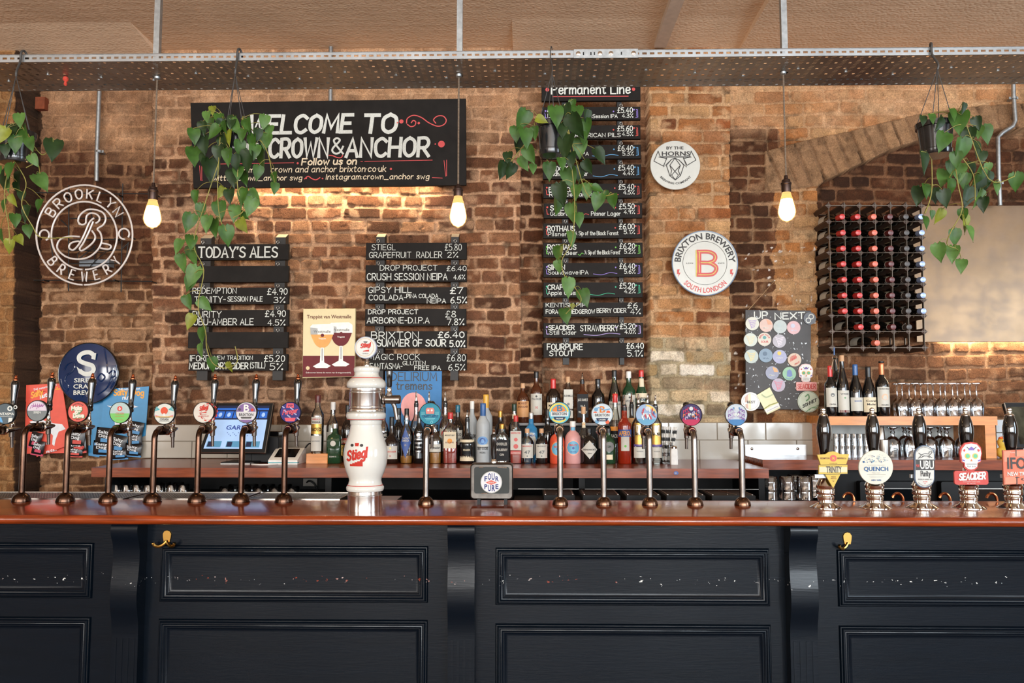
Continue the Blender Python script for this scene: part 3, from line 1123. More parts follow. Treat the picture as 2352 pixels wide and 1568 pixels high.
# coat hooks
def coat_hook(px, py, label, prongs=(-1, 1)):
    q = P(px, py, YF)
    t = thing('coat_hook', label, 'hook', (q.x, YF, q.z))
    mb = MB(BRASS)
    mb.prism([(-.011, .0), (.011, .0), (.015, .018), (.016, .032), (.010, .042), (0, .045), (-.010, .042), (-.016, .032), (-.015, .018)], -.005, 0, .002)
    part('back_plate', mb, t)
    for s in prongs:
        mb = MB(BRASS)
        pts = smooth_path([(0, -.004, .006), (s * .010, -.010, -.006), (s * .024, -.018, -.012), (s * .036, -.026, -.006), (s * .040, -.030, .003)])
        mb.tube(pts, [0.006] * (len(pts) - 3) + [.0058, .0062, .0055], 8)
        part('prong', mb, t)


coat_hook(384, 1245, 'brass double coat hook on the bar front left of centre')
coat_hook(1946, 1250, 'small worn brass coat hook with one prong at right of the bar front', (-1,))

# ------------------------------------------------------------------ back bar
YBB = 3.92
ZBB = P(1100, 1075, YBB).z
bwood = M('back_bar_mahogany', (122, 56, 26), 0.25, noise=0.38, nscale=5, stretch=(1.5, 14, 14), spec=.3)
mb = MB(bwood)
tb = P(1100, 1097, YBB).z - ZBB
xa, xb = P(210, 1080, YBB).x, P(1766, 1085, YBB).x
v = [(xa, 0, 0), (xb, 0, 0), (xb, 0.66, 0), (xa - 0.06, 0.66, 0)]
mb.add([(x, y, tb) for x, y, _ in v] + [(x, y, 0) for x, y, _ in v], [(3, 2, 1, 0), (4, 5, 6, 7), (0, 1, 5, 4), (1, 2, 6, 5), (2, 3, 7, 6), (3, 0, 4, 7)])
bbw = part('back_bar_worktop', mb, None, (0, YBB, ZBB))
tag(bbw, 'mahogany back bar worktop carrying the spirit bottles and till', 'counter')
YSH = 4.14
ZSH = P(2000, 1056, YSH).z
mb = MB(bwood)
mb.box(0, 2.1, 0, 0.43, P(2000, 1079, YSH).z - ZSH, 0)
xs0 = P(1752, 1065, YSH).x
tag(part('back_bar_worktop', mb, None, (xs0, YSH, ZSH)), 'raised mahogany back shelf on the right under the hanging glasses', 'counter')

dark = M('dark_cabinet', (13, 12, 12), 0.5, noise=0.2, spec=.2)
uc = thing('under_counter_unit', 'black open shelving unit under the back bar worktop', 'shelf unit', (0, 4.0, 0))
zsh = P(600, 1141, 4.15).z
mb = MB(dark)
mb.box(P(236, 1100, 4.0).x, P(1880, 1100, 4.5).x, 0.53, 0.56, 0.0, ZBB + tb)
part('back_panel', mb, uc)
mb = MB(dark)
mb.box(P(236, 1100, 4.0).x, xb - 0.02, 0.02, 0.53, zsh - 0.03, zsh)
part('shelf_board', mb, uc)
for px in (236, 745, 1330, 1745):
    x = P(px, 1110, 4.0).x
    mb = MB(dark)
    mb.box(x, x + 0.03, 0.02, 0.53, 0.0, ZBB + tb)
    part('upright', mb, uc)
mb = MB(STEEL)
mb.box(P(1190, 1122, 4.02).x, P(1745, 1118, 4.02).x, 0.02, 0.03, P(1300, 1122, 4.02).z - 0.003, P(1300, 1122, 4.02).z)
part('front_rail', mb, uc)

fr = thing('back_bar_fridge', 'black bottle fridge with framed glass doors at right under the back shelf', 'fridge', (0, 4.2, 0))
xf0, xf1 = P(1892, 1100, 4.2).x, 3.2
zf = P(2000, 1081, 4.2).z
mb = MB(dark)
mb.box(xf0, xf1, 0.1, 0.31, 0.0, zf)
part('cabinet', mb, fr)
for (a, b) in ((1985, 2142), (2174, 2352)):
    x0, x1 = P(a, 1130, 4.2).x, P(b, 1130, 4.2).x
    z1 = P(2100, 1108, 4.2).z
    mb = MB(RUBBER)
    mb.prism(rrect(x0, x1, 0.15, z1, 0.01), 0.05, 0.1)
    dr = part('door', mb, fr)
    x0, x1, z1 = P(a + 42, 1130, 4.2).x, P(b - 1, 1130, 4.2).x, P(2100, 1124, 4.2).z
    mb = MB(STEEL)
    for (p, q_) in (((x0, z1), (x1, z1)), ((x1, 0.2), (x1, z1)), ((x0, 0.2), (x0, z1))):
        mb.ribbon([p, q_], 0.004, 0.047, cap=False)
    part('glass_frame', mb, dr)
    mb = MB(M('fridge_glass', (14, 18, 22), 0.06))
    mb.flat([(x0, 0.2), (x1, 0.2), (x1, z1), (x0, z1)], 0.0485)
    part('glass_pane', mb, dr)

# tiles
tile = M('glazed_cream_tile', (166, 160, 148), 0.14, noise=0.05, nscale=6, bump=0.12, bscale=7, coat=0.3)
grout = M('tile_grout', (150, 138, 122), 0.9)


def tiles(name, px0, px1, rows, Y, tw=0.203):
    mb = MB(grout)
    x0, x1 = P(px0, 1000, Y).x, P(px1, 1000, Y).x
    zs_ = [P((px0 + px1) / 2, r, Y).z for r in rows]
    mb.box(x0, x1, Y, Y + 0.03, zs_[-1], zs_[0])
    mb.use(tile)
    for k in range(len(rows) - 1):
        x = x0 - (0.1 if k % 2 else 0.0)
        while x < x1:
            a, b = max(x, x0), min(x + tw, x1)
            if b - a > 0.01:
                mb.prism([(a + .0015, zs_[k + 1] + .0015), (b - .0015, zs_[k + 1] + .0015), (b - .0015, zs_[k] - .0015), (a + .0015, zs_[k] - .0015)], Y - 0.007, Y, 0.0025)
            x += tw
    struct(name, mb)


tiles('trim_5', 320, 770, (975, 1013, 1052), 4.575)
tiles('trim_6', 1425, 1912, (970, 1010, 1056), 4.56, 0.27)
tiles('trim_7', 2286, 2420, (963, 993, 1052), 4.6)

# the boards behind the bottles: a stepped shelf
ZST = P(1345, 971, 4.43).z
st_ = thing('bottle_step', 'low dark stepped shelf holding the back row of spirit bottles', 'shelf', (0, 4.43, ZBB))
mb = MB(M('step_shelf_board', (70, 58, 48), 0.3, noise=0.2))
xa_, xb_ = P(1188, 970, 4.43).x, P(1492, 970, 4.43).x
mb.box(xa_, xb_, 0, 0.165, ZST - ZBB - 0.014, ZST - ZBB)
part('shelf_board', mb, st_)
mb = MB(dark)
mb.box(xa_, xb_, 0.10, 0.12, 0, ZST - ZBB - 0.014)
part('riser', mb, st_)

# orange shelf on the right
YO = 4.27
ZO = P(2100, 956, YO).z
pine = M('orange_pine', (208, 134, 68), 0.4, noise=0.2, nscale=6, stretch=(1.5, 10, 10), coat=0.2)
sh_ = thing('glass_shelf', 'orange pine shelf on an upright carrying wine bottles and glasses', 'shelf', (0, YO, ZO))
xo0, xo1 = P(1904, 966, YO).x, P(2291, 966, YO).x
zo1 = P(2100, 976, YO).z - ZO
mb = MB(pine)
mb.box(xo0, xo1, 0, 0.34, zo1, 0)
part('shelf_board', mb, sh_)
mb = MB(pine)
mb.box(P(2264, 1000, YO).x, P(2288, 1000, YO).x, 0.004, 0.33, ZSH - ZO, zo1)
part('upright', mb, sh_)
mb = MB(pine)
mb.box(xo0 + 0.01, xo0 + 0.03, 0.1, 0.33, ZSH - ZO, zo1)
part('upright', mb, sh_)
mb = MB(M('grey_back_panel', (170, 172, 168), 0.4))
mb.box(xo0 + 0.03, P(2266, 1000, YO).x, 0.318, 0.326, ZSH - ZO, zo1)
part('back_panel', mb, sh_)

# ================================================================== boards and signs on the wall
def quad_board(t, corners, Y, th, mat, name='board', ch=0.002):
    f = local(t.location)
    pts = [f(x, y, Y) for x, y in corners]       # given TL, TR, BR, BL
    pts = [pts[3], pts[2], pts[1], pts[0]]
    mb = MB(mat)
    mb.prism(pts, Y - t.location.y, Y - t.location.y + th, ch)
    return part(name, mb, t)


def pxs(Y):
    return Y / F_PX


class Pen:
    """puts lettering on an upright surface at depth Y of thing t; positions and sizes in photograph pixels"""

    def __init__(s, t, Y, lift=0.0012, each=False):
        s.each, s.n = each, 0
        s.t, s.Y, s.f = t, Y, local(t.location)
        s.y = Y - t.location.y - lift
        s.k = pxs(Y)
        s.m = {}

    def mb(s, mat, own=False):
        if own and s.each:
            s.n += 1
            s.y -= 0.00005
            s.m[mat.name + str(s.n)] = MB(mat)
            return s.m[mat.name + str(s.n)]
        if mat.name not in s.m:
            s.m[mat.name] = MB(mat)
        s.y -= 0.00005                    # each further coat of ink lies on the last
        return s.m[mat.name]

    def hand(s, txt, x0, x1, base, cap, wt=1.7, mat=None, base2=None, **kw):
        a, z = s.f(x0, base, s.Y)
        b, z2 = s.f(x1, base if base2 is None else base2, s.Y)
        sl = (z2 - z) / max(b - a, 1e-6)
        kw.setdefault('jit', 0.025)
        kw.setdefault('seed', len(txt) * 7 + int(x0))
        cv = (lambda x, zz: (x, zz + (x - a) * sl)) if base2 is not None else None
        s.mb(mat or CHALK, True).hand(txt, a, z, cap * s.k, wt * s.k, s.y, fit=b - a, curve=cv, **kw)

    def text(s, txt, x0, x1, base, cap, mat=None, bold=1, **kw):
        a, z = s.f(x0, base, s.Y)
        b, _ = s.f(x1, base, s.Y)
        s.mb(mat or CHALK, True).text(txt, a, z, cap * s.k, s.y, fit=b - a, bold=bold, **kw)

    def line(s, pts, wt, mat, smooth=False, cap=True):
        q = [s.f(x, y, s.Y) for x, y in pts]
        if smooth:
            q = smooth_path(q, 5)
        s.mb(mat).ribbon(q, wt * s.k, s.y, cap=cap)

    def dot(s, x, y, r, mat, n=16):
        q = s.f(x, y, s.Y)
        s.mb(mat).disc(q[0], q[1], r * s.k, s.y, n)

    def poly(s, pts, mat, dy=0.0):
        q = [s.f(x, y, s.Y) for x, y in pts]
        ar = sum(q[i][0] * q[(i + 1) % len(q)][1] - q[(i + 1) % len(q)][0] * q[i][1] for i in range(len(q)))
        m_ = s.mb(mat)
        m_.flat(q if ar > 0 else q[::-1], s.y + dy)

    def arc(s, txt, cx, cy, r, cap, mat, top=True, spread=None, bold=1, centre=0.0):
        """words round a circle; spread = half-angle in degrees"""
        x, z = s.f(cx, cy, s.Y)
        rr = r * s.k
        fit = 2 * R(spread) * rr if spread else None
        k = cap * s.k / 0.73
        tot = fit or sum(GLYPH[(c, bold)][2] for c in txt) * k
        ac = arc_curve(x, z, rr, top)
        off = R(centre) * rr
        s.mb(mat).text(txt, -tot / 2 + off, 0, cap * s.k, s.y, fit=tot, bold=bold, curve=ac)

    def done(s, parent, name='lettering', dl=0.0):
        for i, (k, mb) in enumerate(s.m.items()):
            if mb.v:
                part(name, mb, parent, (0, dl * i, 0), smooth=0)


# ------------------------------------------------------------------ welcome board with a light strip under it
Y = 4.47
t = thing('welcome_board', 'big black painted welcome board with white lettering and coral flourishes', 'sign', P(756, 330, Y))
quad_board(t, [(437, 236), (1070, 226), (1071, 425), (444, 432)], Y, 0.022, BOARD)
mb = MB(BLACKP)
f = local(t.location)
for (x, y0, y1) in ((500, 250, 420), (1000, 245, 415)):
    a, b = f(x, y1, Y), f(x + 12, y0, Y)
    mb.box(a[0], b[0], 0.022, 0.13, a[1], b[1])
part('wall_batten', mb, t)
p = Pen(t, Y, each=True)
p.hand('WELCOME', 573, 806, 306, 41, 8.5, base2=303, slant=.12, jit=.012)
p.hand('TO', 835, 908, 304, 42, 9, slant=.1, jit=.012)
p.hand('THE', 512, 588, 362, 32, 6, slant=.1)
p.hand('CROWN', 618, 752, 361, 43, 8, slant=.05, jit=.012)
p.hand('&', 763, 788, 353, 36, 4.5)
p.hand('ANCHOR', 795, 984, 360, 43, 8, slant=.06, jit=.012, base2=358)
p.hand('Follow us on', 693, 818, 379, 15, 3.2, mat=CREAM, base2=377, slant=.1)
p.hand('Email:', 560, 606, 396, 12, 1.8, mat=CREAM)
p.hand('crown and anchor brixton*co*uk', 622, 886, 396, 14, 1.8, mat=CREAM, base2=394, slant=.1)
p.hand('Twitter: crown_anchor swg', 478, 693, 415, 12, 1.8, mat=CREAM, slant=.1, base2=414)
p.hand('Instagram:crown_anchor swg', 749, 985, 412, 12, 1.8, mat=CREAM, slant=.1, base2=411)
for pts in ([(934, 283), (936, 272), (950, 265), (968, 270), (985, 282), (1005, 290), (1020, 286), (1025, 276), (1018, 267), (1005, 267), (996, 275), (1001, 283)],
            [(936, 286), (944, 291), (953, 288), (955, 280), (949, 277), (945, 282)],
            [(700, 411), (708, 405), (716, 410), (726, 413), (735, 408)], [(756, 357), (765, 358), (775, 362), (784, 362), (787, 357)]):
    p.line(pts, 2.4, PINK, smooth=True)
for x, y, r in ((922, 279, 5), (913, 282, 1.8), (962, 283, 3), (1014, 331, 8), (1000, 331, 1.8), (684, 375, 2.5), (898, 388, 2.6), (741, 410, 1.8), (704, 410, 1.5)):
    p.dot(x, y, r, PINK)
for pts in ([(502, 377), (675, 374)], [(838, 371), (993, 368)], [(1020, 369), (1024, 405)], [(1026, 368), (1026, 404)], [(993, 408), (1016, 409)], [(459, 381), (461, 414), (466, 414)], [(464, 382), (464, 412)], [(829, 371), (833, 371)]):
    p.line(pts, 1.4, PINK)
p.done(t)
strip = thing('light_strip', 'warm white light strip fixed beneath the welcome board', 'lamp', P(770, 419, 4.54))
f = local(strip.location)
a, b = f(546, 419, 4.54), f(998, 419, 4.54)
mb = MB(M('light_strip_channel', (190, 188, 182), 0.4, 0.6))
mb.box(a[0], b[0], -0.012, 0.012, 0.001, 0.008)
part('channel', mb, strip)
mb = MB(M('warm_led', (255, 230, 190), 0.5, noise=0.02, emit=75))
mb.box(a[0], b[0], -0.009, 0.009, -0.004, 0.001)
part('diffuser', mb, strip)

# ------------------------------------------------------------------ hanging chalk planks
HOOK = M('zinc_screw_eye', (215, 210, 200), 0.3, 0.9)


def batten(label, x0, x1, y0, y1, Y, cap=16, lean=0.6):
    """square wall post with a slanted pale top"""
    q = P((x0 + x1) / 2, y1, Y)
    t = thing('wall_post', label, 'post', q)
    f = local(q)
    a, b = f(x0, y0 + cap, Y), f(x1, y1, Y)
    mb = MB(BLACKP)
    mb.box(a[0], b[0], 0, 0.055, b[1], a[1])
    part('post', mb, t)
    if cap:
        zc = f(x0, y0, Y)[1]
        mb = MB(M('bare_sawn_wood', (176, 160, 136), 0.6))
        w_ = b[0] - a[0]
        mb.add([(a[0], 0, a[1]), (b[0], 0, a[1]), (b[0], 0.055, a[1] + 0.03), (a[0], 0.055, a[1] + 0.03)], [(0, 1, 2, 3)])
        mb.use(BLACKP)
        mb.add([(a[0], 0, a[1]), (a[0], 0.055, a[1] + 0.03), (a[0], 0.055, a[1]), (b[0], 0, a[1]), (b[0], 0.055, a[1] + 0.03), (b[0], 0.055, a[1])], [(0, 1, 2), (3, 5, 4)])
        part('sawn_top', mb, t, smooth=0)
    return t


YP = 4.50
GRP = {1: 'ale board planks', 2: 'keg board planks', 3: 'long menu board planks'}


def plank(no, rect, label, hooks, lines, marks=None):
    x0, y0, x1, y1 = rect
    c = P((x0 + x1) / 2, (y0 + y1) / 2, YP)
    t = thing('chalk_plank', label, 'sign', c, group=GRP[no])
    f = local(c)
    a, b = f(x0, y1, YP), f(x1, y0, YP)
    mb = MB(BOARD)
    mb.prism([(a[0], a[1]), (b[0], a[1]), (b[0], b[1]), (a[0], b[1])], 0, 0.022, 0.0025)
    part('plank', mb, t)
    for hx in hooks:
        q = f(hx, y0 - 5, YP)
        mb = MB(HOOK)
        kk = pxs(YP)
        rr = 3.1 * kk
        mb.tube([(q[0] + rr * math.cos(R(s)), 0.010, q[1] + rr * math.sin(R(s))) for s in range(-60, 241, 30)], 0.0017, 6)
        mb.tube([(q[0], 0.010, q[1] - rr), (q[0], 0.010, q[1] - rr - 4 * kk)], 0.0017, 6)
        part('screw_eye', mb, t)
    p = Pen(t, YP, each=True)
    for ln in lines:
        txt, lx0, lx1, base, cap, wt = ln[:6]
        mat = ln[6] if len(ln) > 6 else CHALK
        kw = ln[7] if len(ln) > 7 else {}
        p.hand(txt, lx0, lx1, base, cap, wt * .84, mat, **kw)
    if marks:
        m = marks
        if len(m) > 2 and m[2]:
            p.line([(m[2][0], m[1] + 1), (m[2][0] * .65 + m[2][1] * .35, m[1] + 3), (m[2][0] * .3 + m[2][1] * .7, m[1] - 2), (m[2][1], m[1])], 1.3, m[0], smooth=True)
        xl, xr = x0 + 8, x1 - 7
        p.dot(xl, y0 + 10, 2.2, m[0]); p.dot(xl - 2, y0 + 15, .8, m[0])
        p.line([(xl - 1, y0 + 17), (xl, y0 + 26), (xl + 4, y0 + 26)], 1.6, m[0])
        p.dot(xr - 8, y0 + 7, 2.0, m[0]); p.dot(xr - 12, y0 + 10, .8, m[0])
        p.line([(xr - 3, y0 + 7), (xr, y0 + 7), (xr + 1, y0 + 24), (xr - 4, y0 + 25)], 1.4, m[0])
        p.line([(xr - 2.5, y0 + 10), (xr - 2.2, y0 + 22)], .8, m[0])
        p.dot(xr - 55, y0 + 11, 1.8, m[0])
    p.done(t)


# today's ales
batten('black post behind the left ends of the ale planks', 461, 476, 531, 873, 4.525)
batten('black post behind the right ends of the ale planks', 633, 649, 529, 873, 4.525)
S = {'serif': True}
H1 = (464, 637)
plank(1, (447, 560, 663, 597), 'black heading plank lettered for the ales in white serif capitals', H1, [("TODAY'S ALES", 456, 637, 591, 24, 4.2, CHALK, {'serif': True, 'jit': .01})])
plank(1, (435, 610, 663, 648), 'blank black plank directly under the ales heading', H1, [])
plank(1, (434, 660, 663, 698), 'black chalk plank priced £4.90 and 3% on the ale board', H1, [('REDEMPTION', 443, 543, 674, 13, 2), ('TRINITY-', 447, 518, 694, 13, 2.1), ('SESSION PALE', 523, 603, 692, 11, 2), ('£4.90', 614, 660, 676, 14, 2.2), ('3%', 629, 655, 695, 13, 2)])
plank(1, (432, 711, 663, 749), 'black chalk plank priced £4.90 and 4.5% on the ale board', H1, [('PURITY', 443, 508, 729, 14, 2), ('UBU-AMBER ALE', 445, 582, 746, 14, 2.2), ('£4.90', 609, 656, 727, 14, 2.2), ('4.5%', 615, 655, 747, 13, 2)])
plank(1, (431, 762, 662, 799), 'blank black plank second from the bottom of the ale board', H1, [])
plank(1, (432, 813, 661, 851), 'black chalk plank priced £5.20 and 5%, lowest of the ale board', H1, [('IFORD', 437, 482, 829, 13, 2), ('NEW TRADITION', 493, 580, 826, 9, 1.6), ('MEDIUM DRY CIDER', 435, 570, 847, 14, 2.7), ('(STILL)', 575, 609, 845, 13, 1.7), ('£5.20', 607, 654, 830, 14, 2.2), ('5%', 620, 650, 849, 15, 2)])

# keg board
batten('black post behind the left ends of the keg planks, under the board light', 864, 880, 528, 873, 4.525)
batten('black post behind the right ends of the keg planks, under a hanging bulb', 1036, 1052, 528, 873, 4.525)
H2 = (868, 1045)
plank(2, (840, 557, 1072, 596), 'black chalk plank priced £5.80 and 2%, top of the keg board', H2, [('STIEGL', 854, 908, 574, 13, 1.7), ('GRAPEFRUIT', 848, 944, 592, 13, 1.8), ('RADLER', 957, 1015, 592, 14, 1.8), ('£5.80', 1022, 1060, 575, 15, 1.7), ('2%', 1028, 1052, 591, 12, 1.8)])
plank(2, (839, 608, 1072, 647), 'black chalk plank priced £6.40 and 4.6% on the keg board', H2, [('DROP PROJECT', 873, 1004, 621, 12, 1.8), ('CRUSH SESSION NEIPA', 843, 1027, 643, 15, 2.4), ('£6.40', 1026, 1071, 622, 11, 1.8), ('4.6%', 1042, 1068, 641, 10, 1.8)])
plank(2, (839, 659, 1072, 697), 'black chalk plank priced £7 and 6.5% on the keg board', H2, [('GIPSY HILL', 846, 945, 672, 13, 2), ('COOLADA-', 847, 933, 689, 12, 2), ('PINA COLADA', 934, 1006, 684, 9, 1.8), ('NEIPA', 981, 1024, 696, 10, 2), ('£7', 1034, 1063, 674, 14, 2.8), ('6.5%', 1035, 1072, 696, 14, 2.4)])
plank(2, (838, 709, 1071, 748), 'black chalk plank priced £8 and 7.8% on the keg board', H2, [('DROP PROJECT', 846, 960, 721, 10, 2), ('AIRBORNE-D.I.P.A', 843, 986, 742, 13, 2.2), ('£8', 1023, 1047, 728, 14, 1.8), ('7.8%', 1027, 1066, 746, 14, 2)])
plank(2, (838, 760, 1072, 799), 'black chalk plank priced £6.40 and 5.0% on the keg board', H2, [('BRIXTON', 853, 961, 778, 16, 2.4), ('SUMMER OF SOUR', 866, 1024, 795, 15, 3), ('£6.40', 1006, 1066, 775, 13, 2.8), ('5.0%', 1033, 1068, 796, 14, 3)])
plank(2, (840, 812, 1072, 850), 'black chalk plank priced £6.80 and 6.5%, lowest of the keg board', H2, [('MAGIC ROCK', 846, 964, 826, 13, 1.7), ('FANTASMA-', 850, 924, 847, 13, 1.9), ('GLUTEN', 925, 977, 838, 9, 1.6), ('FREE IPA', 952, 1012, 849, 9, 1.7), ('£6.80', 1026, 1069, 829, 15, 1.8), ('6.5%', 1030, 1068, 850, 14, 1.8)])

# long menu
batten('black post behind the left half of the long menu planks', 1290, 1307, 200, 837, 4.525, 0)
batten('black post behind the right ends of the long menu planks', 1417, 1434, 200, 837, 4.525, 0)
PUR, RED, BLU = M('violet_pen', (140, 120, 200), .7), M('red_pen', (210, 82, 74), .7), M('blue_pen', (96, 160, 208), .7)
GRN, TEA, LIL = M('green_pen', (110, 190, 80), .7), M('teal_pen', (60, 170, 130), .7), M('lilac_pen', (178, 158, 214), .7)
H3 = (1299, 1427)
B = {}
t0 = len(bpy.data.objects)
plank(3, (1244, 190, 1471, 232), 'black heading plank of the long menu with coral dots and underline', (1299, 1427), [('Permanent Line', 1267, 1447, 216, 22, 4), ], None)
hp = [o for o in COL.objects if o.name.startswith('chalk_plank')][-1]
p = Pen(hp, YP)
p.line([(1269, 222), (1443, 221)], 1.6, PINK)
p.dot(1257, 206, 4.5, PINK); p.dot(1455, 205, 4, PINK)
p.done(hp, 'flourish')
L3 = lambda pr, al, r: [(pr, r[2] - 53, r[2] - 18, r[1] + 14, 12, 2.2), (al, r[2] - 42, r[2] - 17, r[1] + 25, 9, 1.7)]
rows = [
 ((1245, 245, 1471, 276), PUR, None, '£5.40', '4.3%', [('MONDO', 1258, 1310, 257, 10, 2.2), ('Little', 1258, 1290, 270, 9, 1.4), (':Session IPA', 1359, 1418, 271, 8, 1.7)], 'black chalk plank priced £5.40 and 4.3% just under the long menu heading'),
 ((1245, 287, 1471, 320), RED, None, '£5.60', '4.5%', [('AMERICAN PILS', 1320, 1425, 315, 9, 1.9)], 'black chalk plank priced £5.60 and 4.5% on the long menu'),
 ((1246, 332, 1472, 365), BLU, (1360, 1420), '£6.40', '5.3%', [('IPA', 1334, 1352, 357, 8, 1.6)], 'black chalk plank priced £6.40 and 5.3% beside the hanging plant'),
 ((1247, 377, 1473, 411), BLU, (1362, 1418), '£5.40', '4.4%', [('BRIXTON', 1258, 1318, 393, 11, 2.5), ('Coldharbour Lager', 1258, 1350, 404, 10, 1.6)], 'black chalk plank priced £5.40 and 4.4% on the long menu'),
 ((1248, 421, 1474, 455), RED, (1380, 1420), '£5.40', '4.5%', [('BRIXTON', 1261, 1318, 441, 11, 2.5), ('Reliance Pale Ale', 1262, 1372, 451, 9, 1.6)], 'black chalk plank priced £5.40 and 4.5% on the long menu'),
 ((1249, 466, 1475, 501), RED, (1328, 1352), '£5.50', '4.9%', [('STIEGL', 1264, 1314, 483, 11, 2.5), ('Goldbrau', 1264, 1312, 495, 9, 1.6), ('Pilsner Lager', 1358, 1425, 495, 9, 1.6)], 'black chalk plank priced £5.50 and 4.9% with coral squiggle'),
 ((1248, 512, 1475, 547), RED, None, '£6.00', '5.1%', [('ROTHAUS', 1258, 1320, 531, 12, 2.6), ('Pilsner', 1259, 1302, 542, 9, 1.6), ('A Sip of the Black Forest', 1321, 1420, 540, 9, 1.5)], 'black chalk plank priced £6.00 and 5.1% on the long menu'),
 ((1248, 557, 1476, 591), GRN, (1328, 1340), '£6.20', '5.2%', [('ROTHAUS', 1258, 1323, 573, 11, 2.6), ('Wheat Beer', 1258, 1326, 585, 9, 1.6), ("'A Sip of the Black Forest'", 1342, 1425, 584, 9, 1.4)], 'black chalk plank priced £6.20 and 5.2% with green marks'),
 ((1248, 603, 1476, 636), PUR, (1363, 1417), '£6.40', '5.6%', [('SIREN', 1258, 1297, 619, 11, 2.5), ('Soundwave*IPA', 1259, 1351, 630, 9, 1.6)], 'black chalk plank priced £6.40 and 5.6% with violet marks'),
 ((1248, 648, 1476, 683), TEA, (1355, 1412), '£5.20', '4.2%', [('CRAFTY', 1258, 1312, 665, 11, 2.5), ('Apple Cider', 1258, 1326, 677, 9, 1.6)], 'black chalk plank priced £5.20 and 4.2% with teal marks'),
 ((1248, 694, 1477, 727), None, None, None, None, [('KENTISH PIP', 1254, 1345, 705, 9, 1.7), ('FORAGER HEDGEROW', 1254, 1366, 720, 9, 1.8), ('BERRY CIDER', 1371, 1438, 718, 10, 1.8), ('£6', 1441, 1464, 707, 12, 1.7), ('4%', 1448, 1471, 721, 12, 1.8)], 'black chalk plank priced £6 and 4% on the long menu'),
 ((1248, 741, 1477, 775), LIL, (1341, 1424), '£5.20', '4.0%', [('SEACIDER', 1260, 1319, 757, 10, 2.5), ('STRAWBERRY', 1333, 1420, 760, 13, 2.2), ('Still Cider', 1262, 1323, 768, 9, 1.6)], 'black chalk plank priced £5.20 and 4.0% with lilac marks'),
 ((1248, 787, 1479, 821), None, None, None, None, [('FOURPURE', 1257, 1338, 803, 13, 2.6), ('STOUT', 1262, 1317, 817, 11, 2.4), ('£6.40', 1439, 1478, 800, 12, 2.4), ('5.1%', 1441, 1476, 818, 14, 2)], 'black chalk plank priced £6.40 and 5.1%, lowest of the long menu'),
]
for r, mk, sq, pr, al, ln, lab in rows:
    if pr:
        ln = ln + L3(pr, al, r)
    plank(3, r, lab, H3, ln, (mk, r[3] - 8, sq) if mk else None)

# ------------------------------------------------------------------ round tin signs
INK = M('dark_ink', (44, 40, 38), 0.5)
TIN = M('white_enamel_tin', (206, 208, 201), 0.3, noise=0.03)


def disc_sign(name, label, cx, cy, r, Y, mat, rim, dome=0.0, cat='sign', rz=None, th=0.008, group=None):
    t = thing(name, label, cat, P(cx, cy, Y), group=group)
    k = pxs(Y)
    mb = MB(mat)
    rr = r * k
    if dome:
        prof = [(rr, -th), (rr, 0)] + [(rr * (1 - i / 6), dome * (1 - (1 - i / 6) ** 2)) for i in range(1, 6)] + [(0.002, dome)]
    else:
        prof = [(rr, -th), (rr, -.002), (rr * .985, 0)]
    mb.lathe(prof, (0, 0, 0), 64, axis='y')
    part('disc', mb, t, smooth=30)
    if rim:
        mb = MB(rim)
        mb.lathe([(rr * .972, -.001), (rr * .975, .0035), (rr * .992, .004), (rr * 1.004, .002), (rr * 1.006, -th)], (0, 0, 0), 64, cap=False, axis='y')
        part('rim', mb, t)
    return t


Y = 4.52
t = disc_sign('round_tin_sign', 'round white tin sign with black line drawing of a horned head', 1551, 379, 58, Y, TIN, None)
p = Pen(t, Y)
p.text('BY THE', 1530, 1570, 343, 7, INK)
p.text('HORNS', 1519, 1585, 358, 11, INK, bold=1)
z3 = lambda l: [(1460 + x / 2.9045, 180 + y / 2.9045) for x, y in l]
for l in ([(150, 485), (122, 552), (185, 585), (207, 535), (165, 527), (150, 485)], [(370, 485), (402, 545), (343, 580), (320, 535), (358, 527), (370, 485)],
          [(155, 525), (370, 525)], [(207, 530), (185, 592), (240, 540), (262, 532), (290, 545), (340, 592), (318, 530)],
          [(240, 540), (205, 580), (228, 650), (265, 678), (298, 650), (322, 580), (290, 545)], [(228, 580), (262, 620), (298, 580)], [(228, 580), (240, 615), (232, 650)], [(298, 580), (285, 615), (297, 650)],
          [(262, 620), (240, 645), (265, 676), (285, 645), (262, 620)], [(262, 532), (228, 580)], [(262, 532), (298, 580)]):
    p.line(z3(l), 1.6, INK)
p.line([(1517, 360), (1586, 360)], 1.2, INK)
p.arc('BREWING COMPANY', 1551, 379, 46, 5, INK, top=False, spread=52)
p.done(t)

t = disc_sign('round_tin_sign', 'round white tin sign with a blue rim and a big coral and yellow letter', 1619, 604, 76, Y, TIN, M('pale_blue_rim', (120, 140, 165), 0.3))
p = Pen(t, Y)
CORAL, YEL, REDI = M('coral_ink', (204, 88, 86), 0.5), M('mustard_ink', (206, 192, 92), 0.4), M('red_ink', (196, 64, 56), 0.4)
p.arc('BRIXTON BREWERY', 1619, 604, 56, 15, INK, spread=88)
p.arc('SOUTH LONDON', 1619, 604, 69, 12, CORAL, top=False, spread=47)
x, z = p.f(1619, 604)
p.mb(INK).ring(x, z, 50.2 * p.k, 51 * p.k, p.y, 64)
for sx in (-1, 1):
    p.poly([(1619 + sx * 61 - 3, 619), (1619 + sx * 61 + 3, 618), (1619 + sx * 61 + 1, 626), (1619 + sx * 61 + 5, 626), (1619 + sx * 61, 636), (1619 + sx * 61 + 1, 629), (1619 + sx * 61 - 3, 629)], REDI)
p.text('LDN', 1576, 1592, 606, 3.5, INK, bold=0)
p.text('SW9', 1649, 1664, 606, 3.5, INK, bold=0)
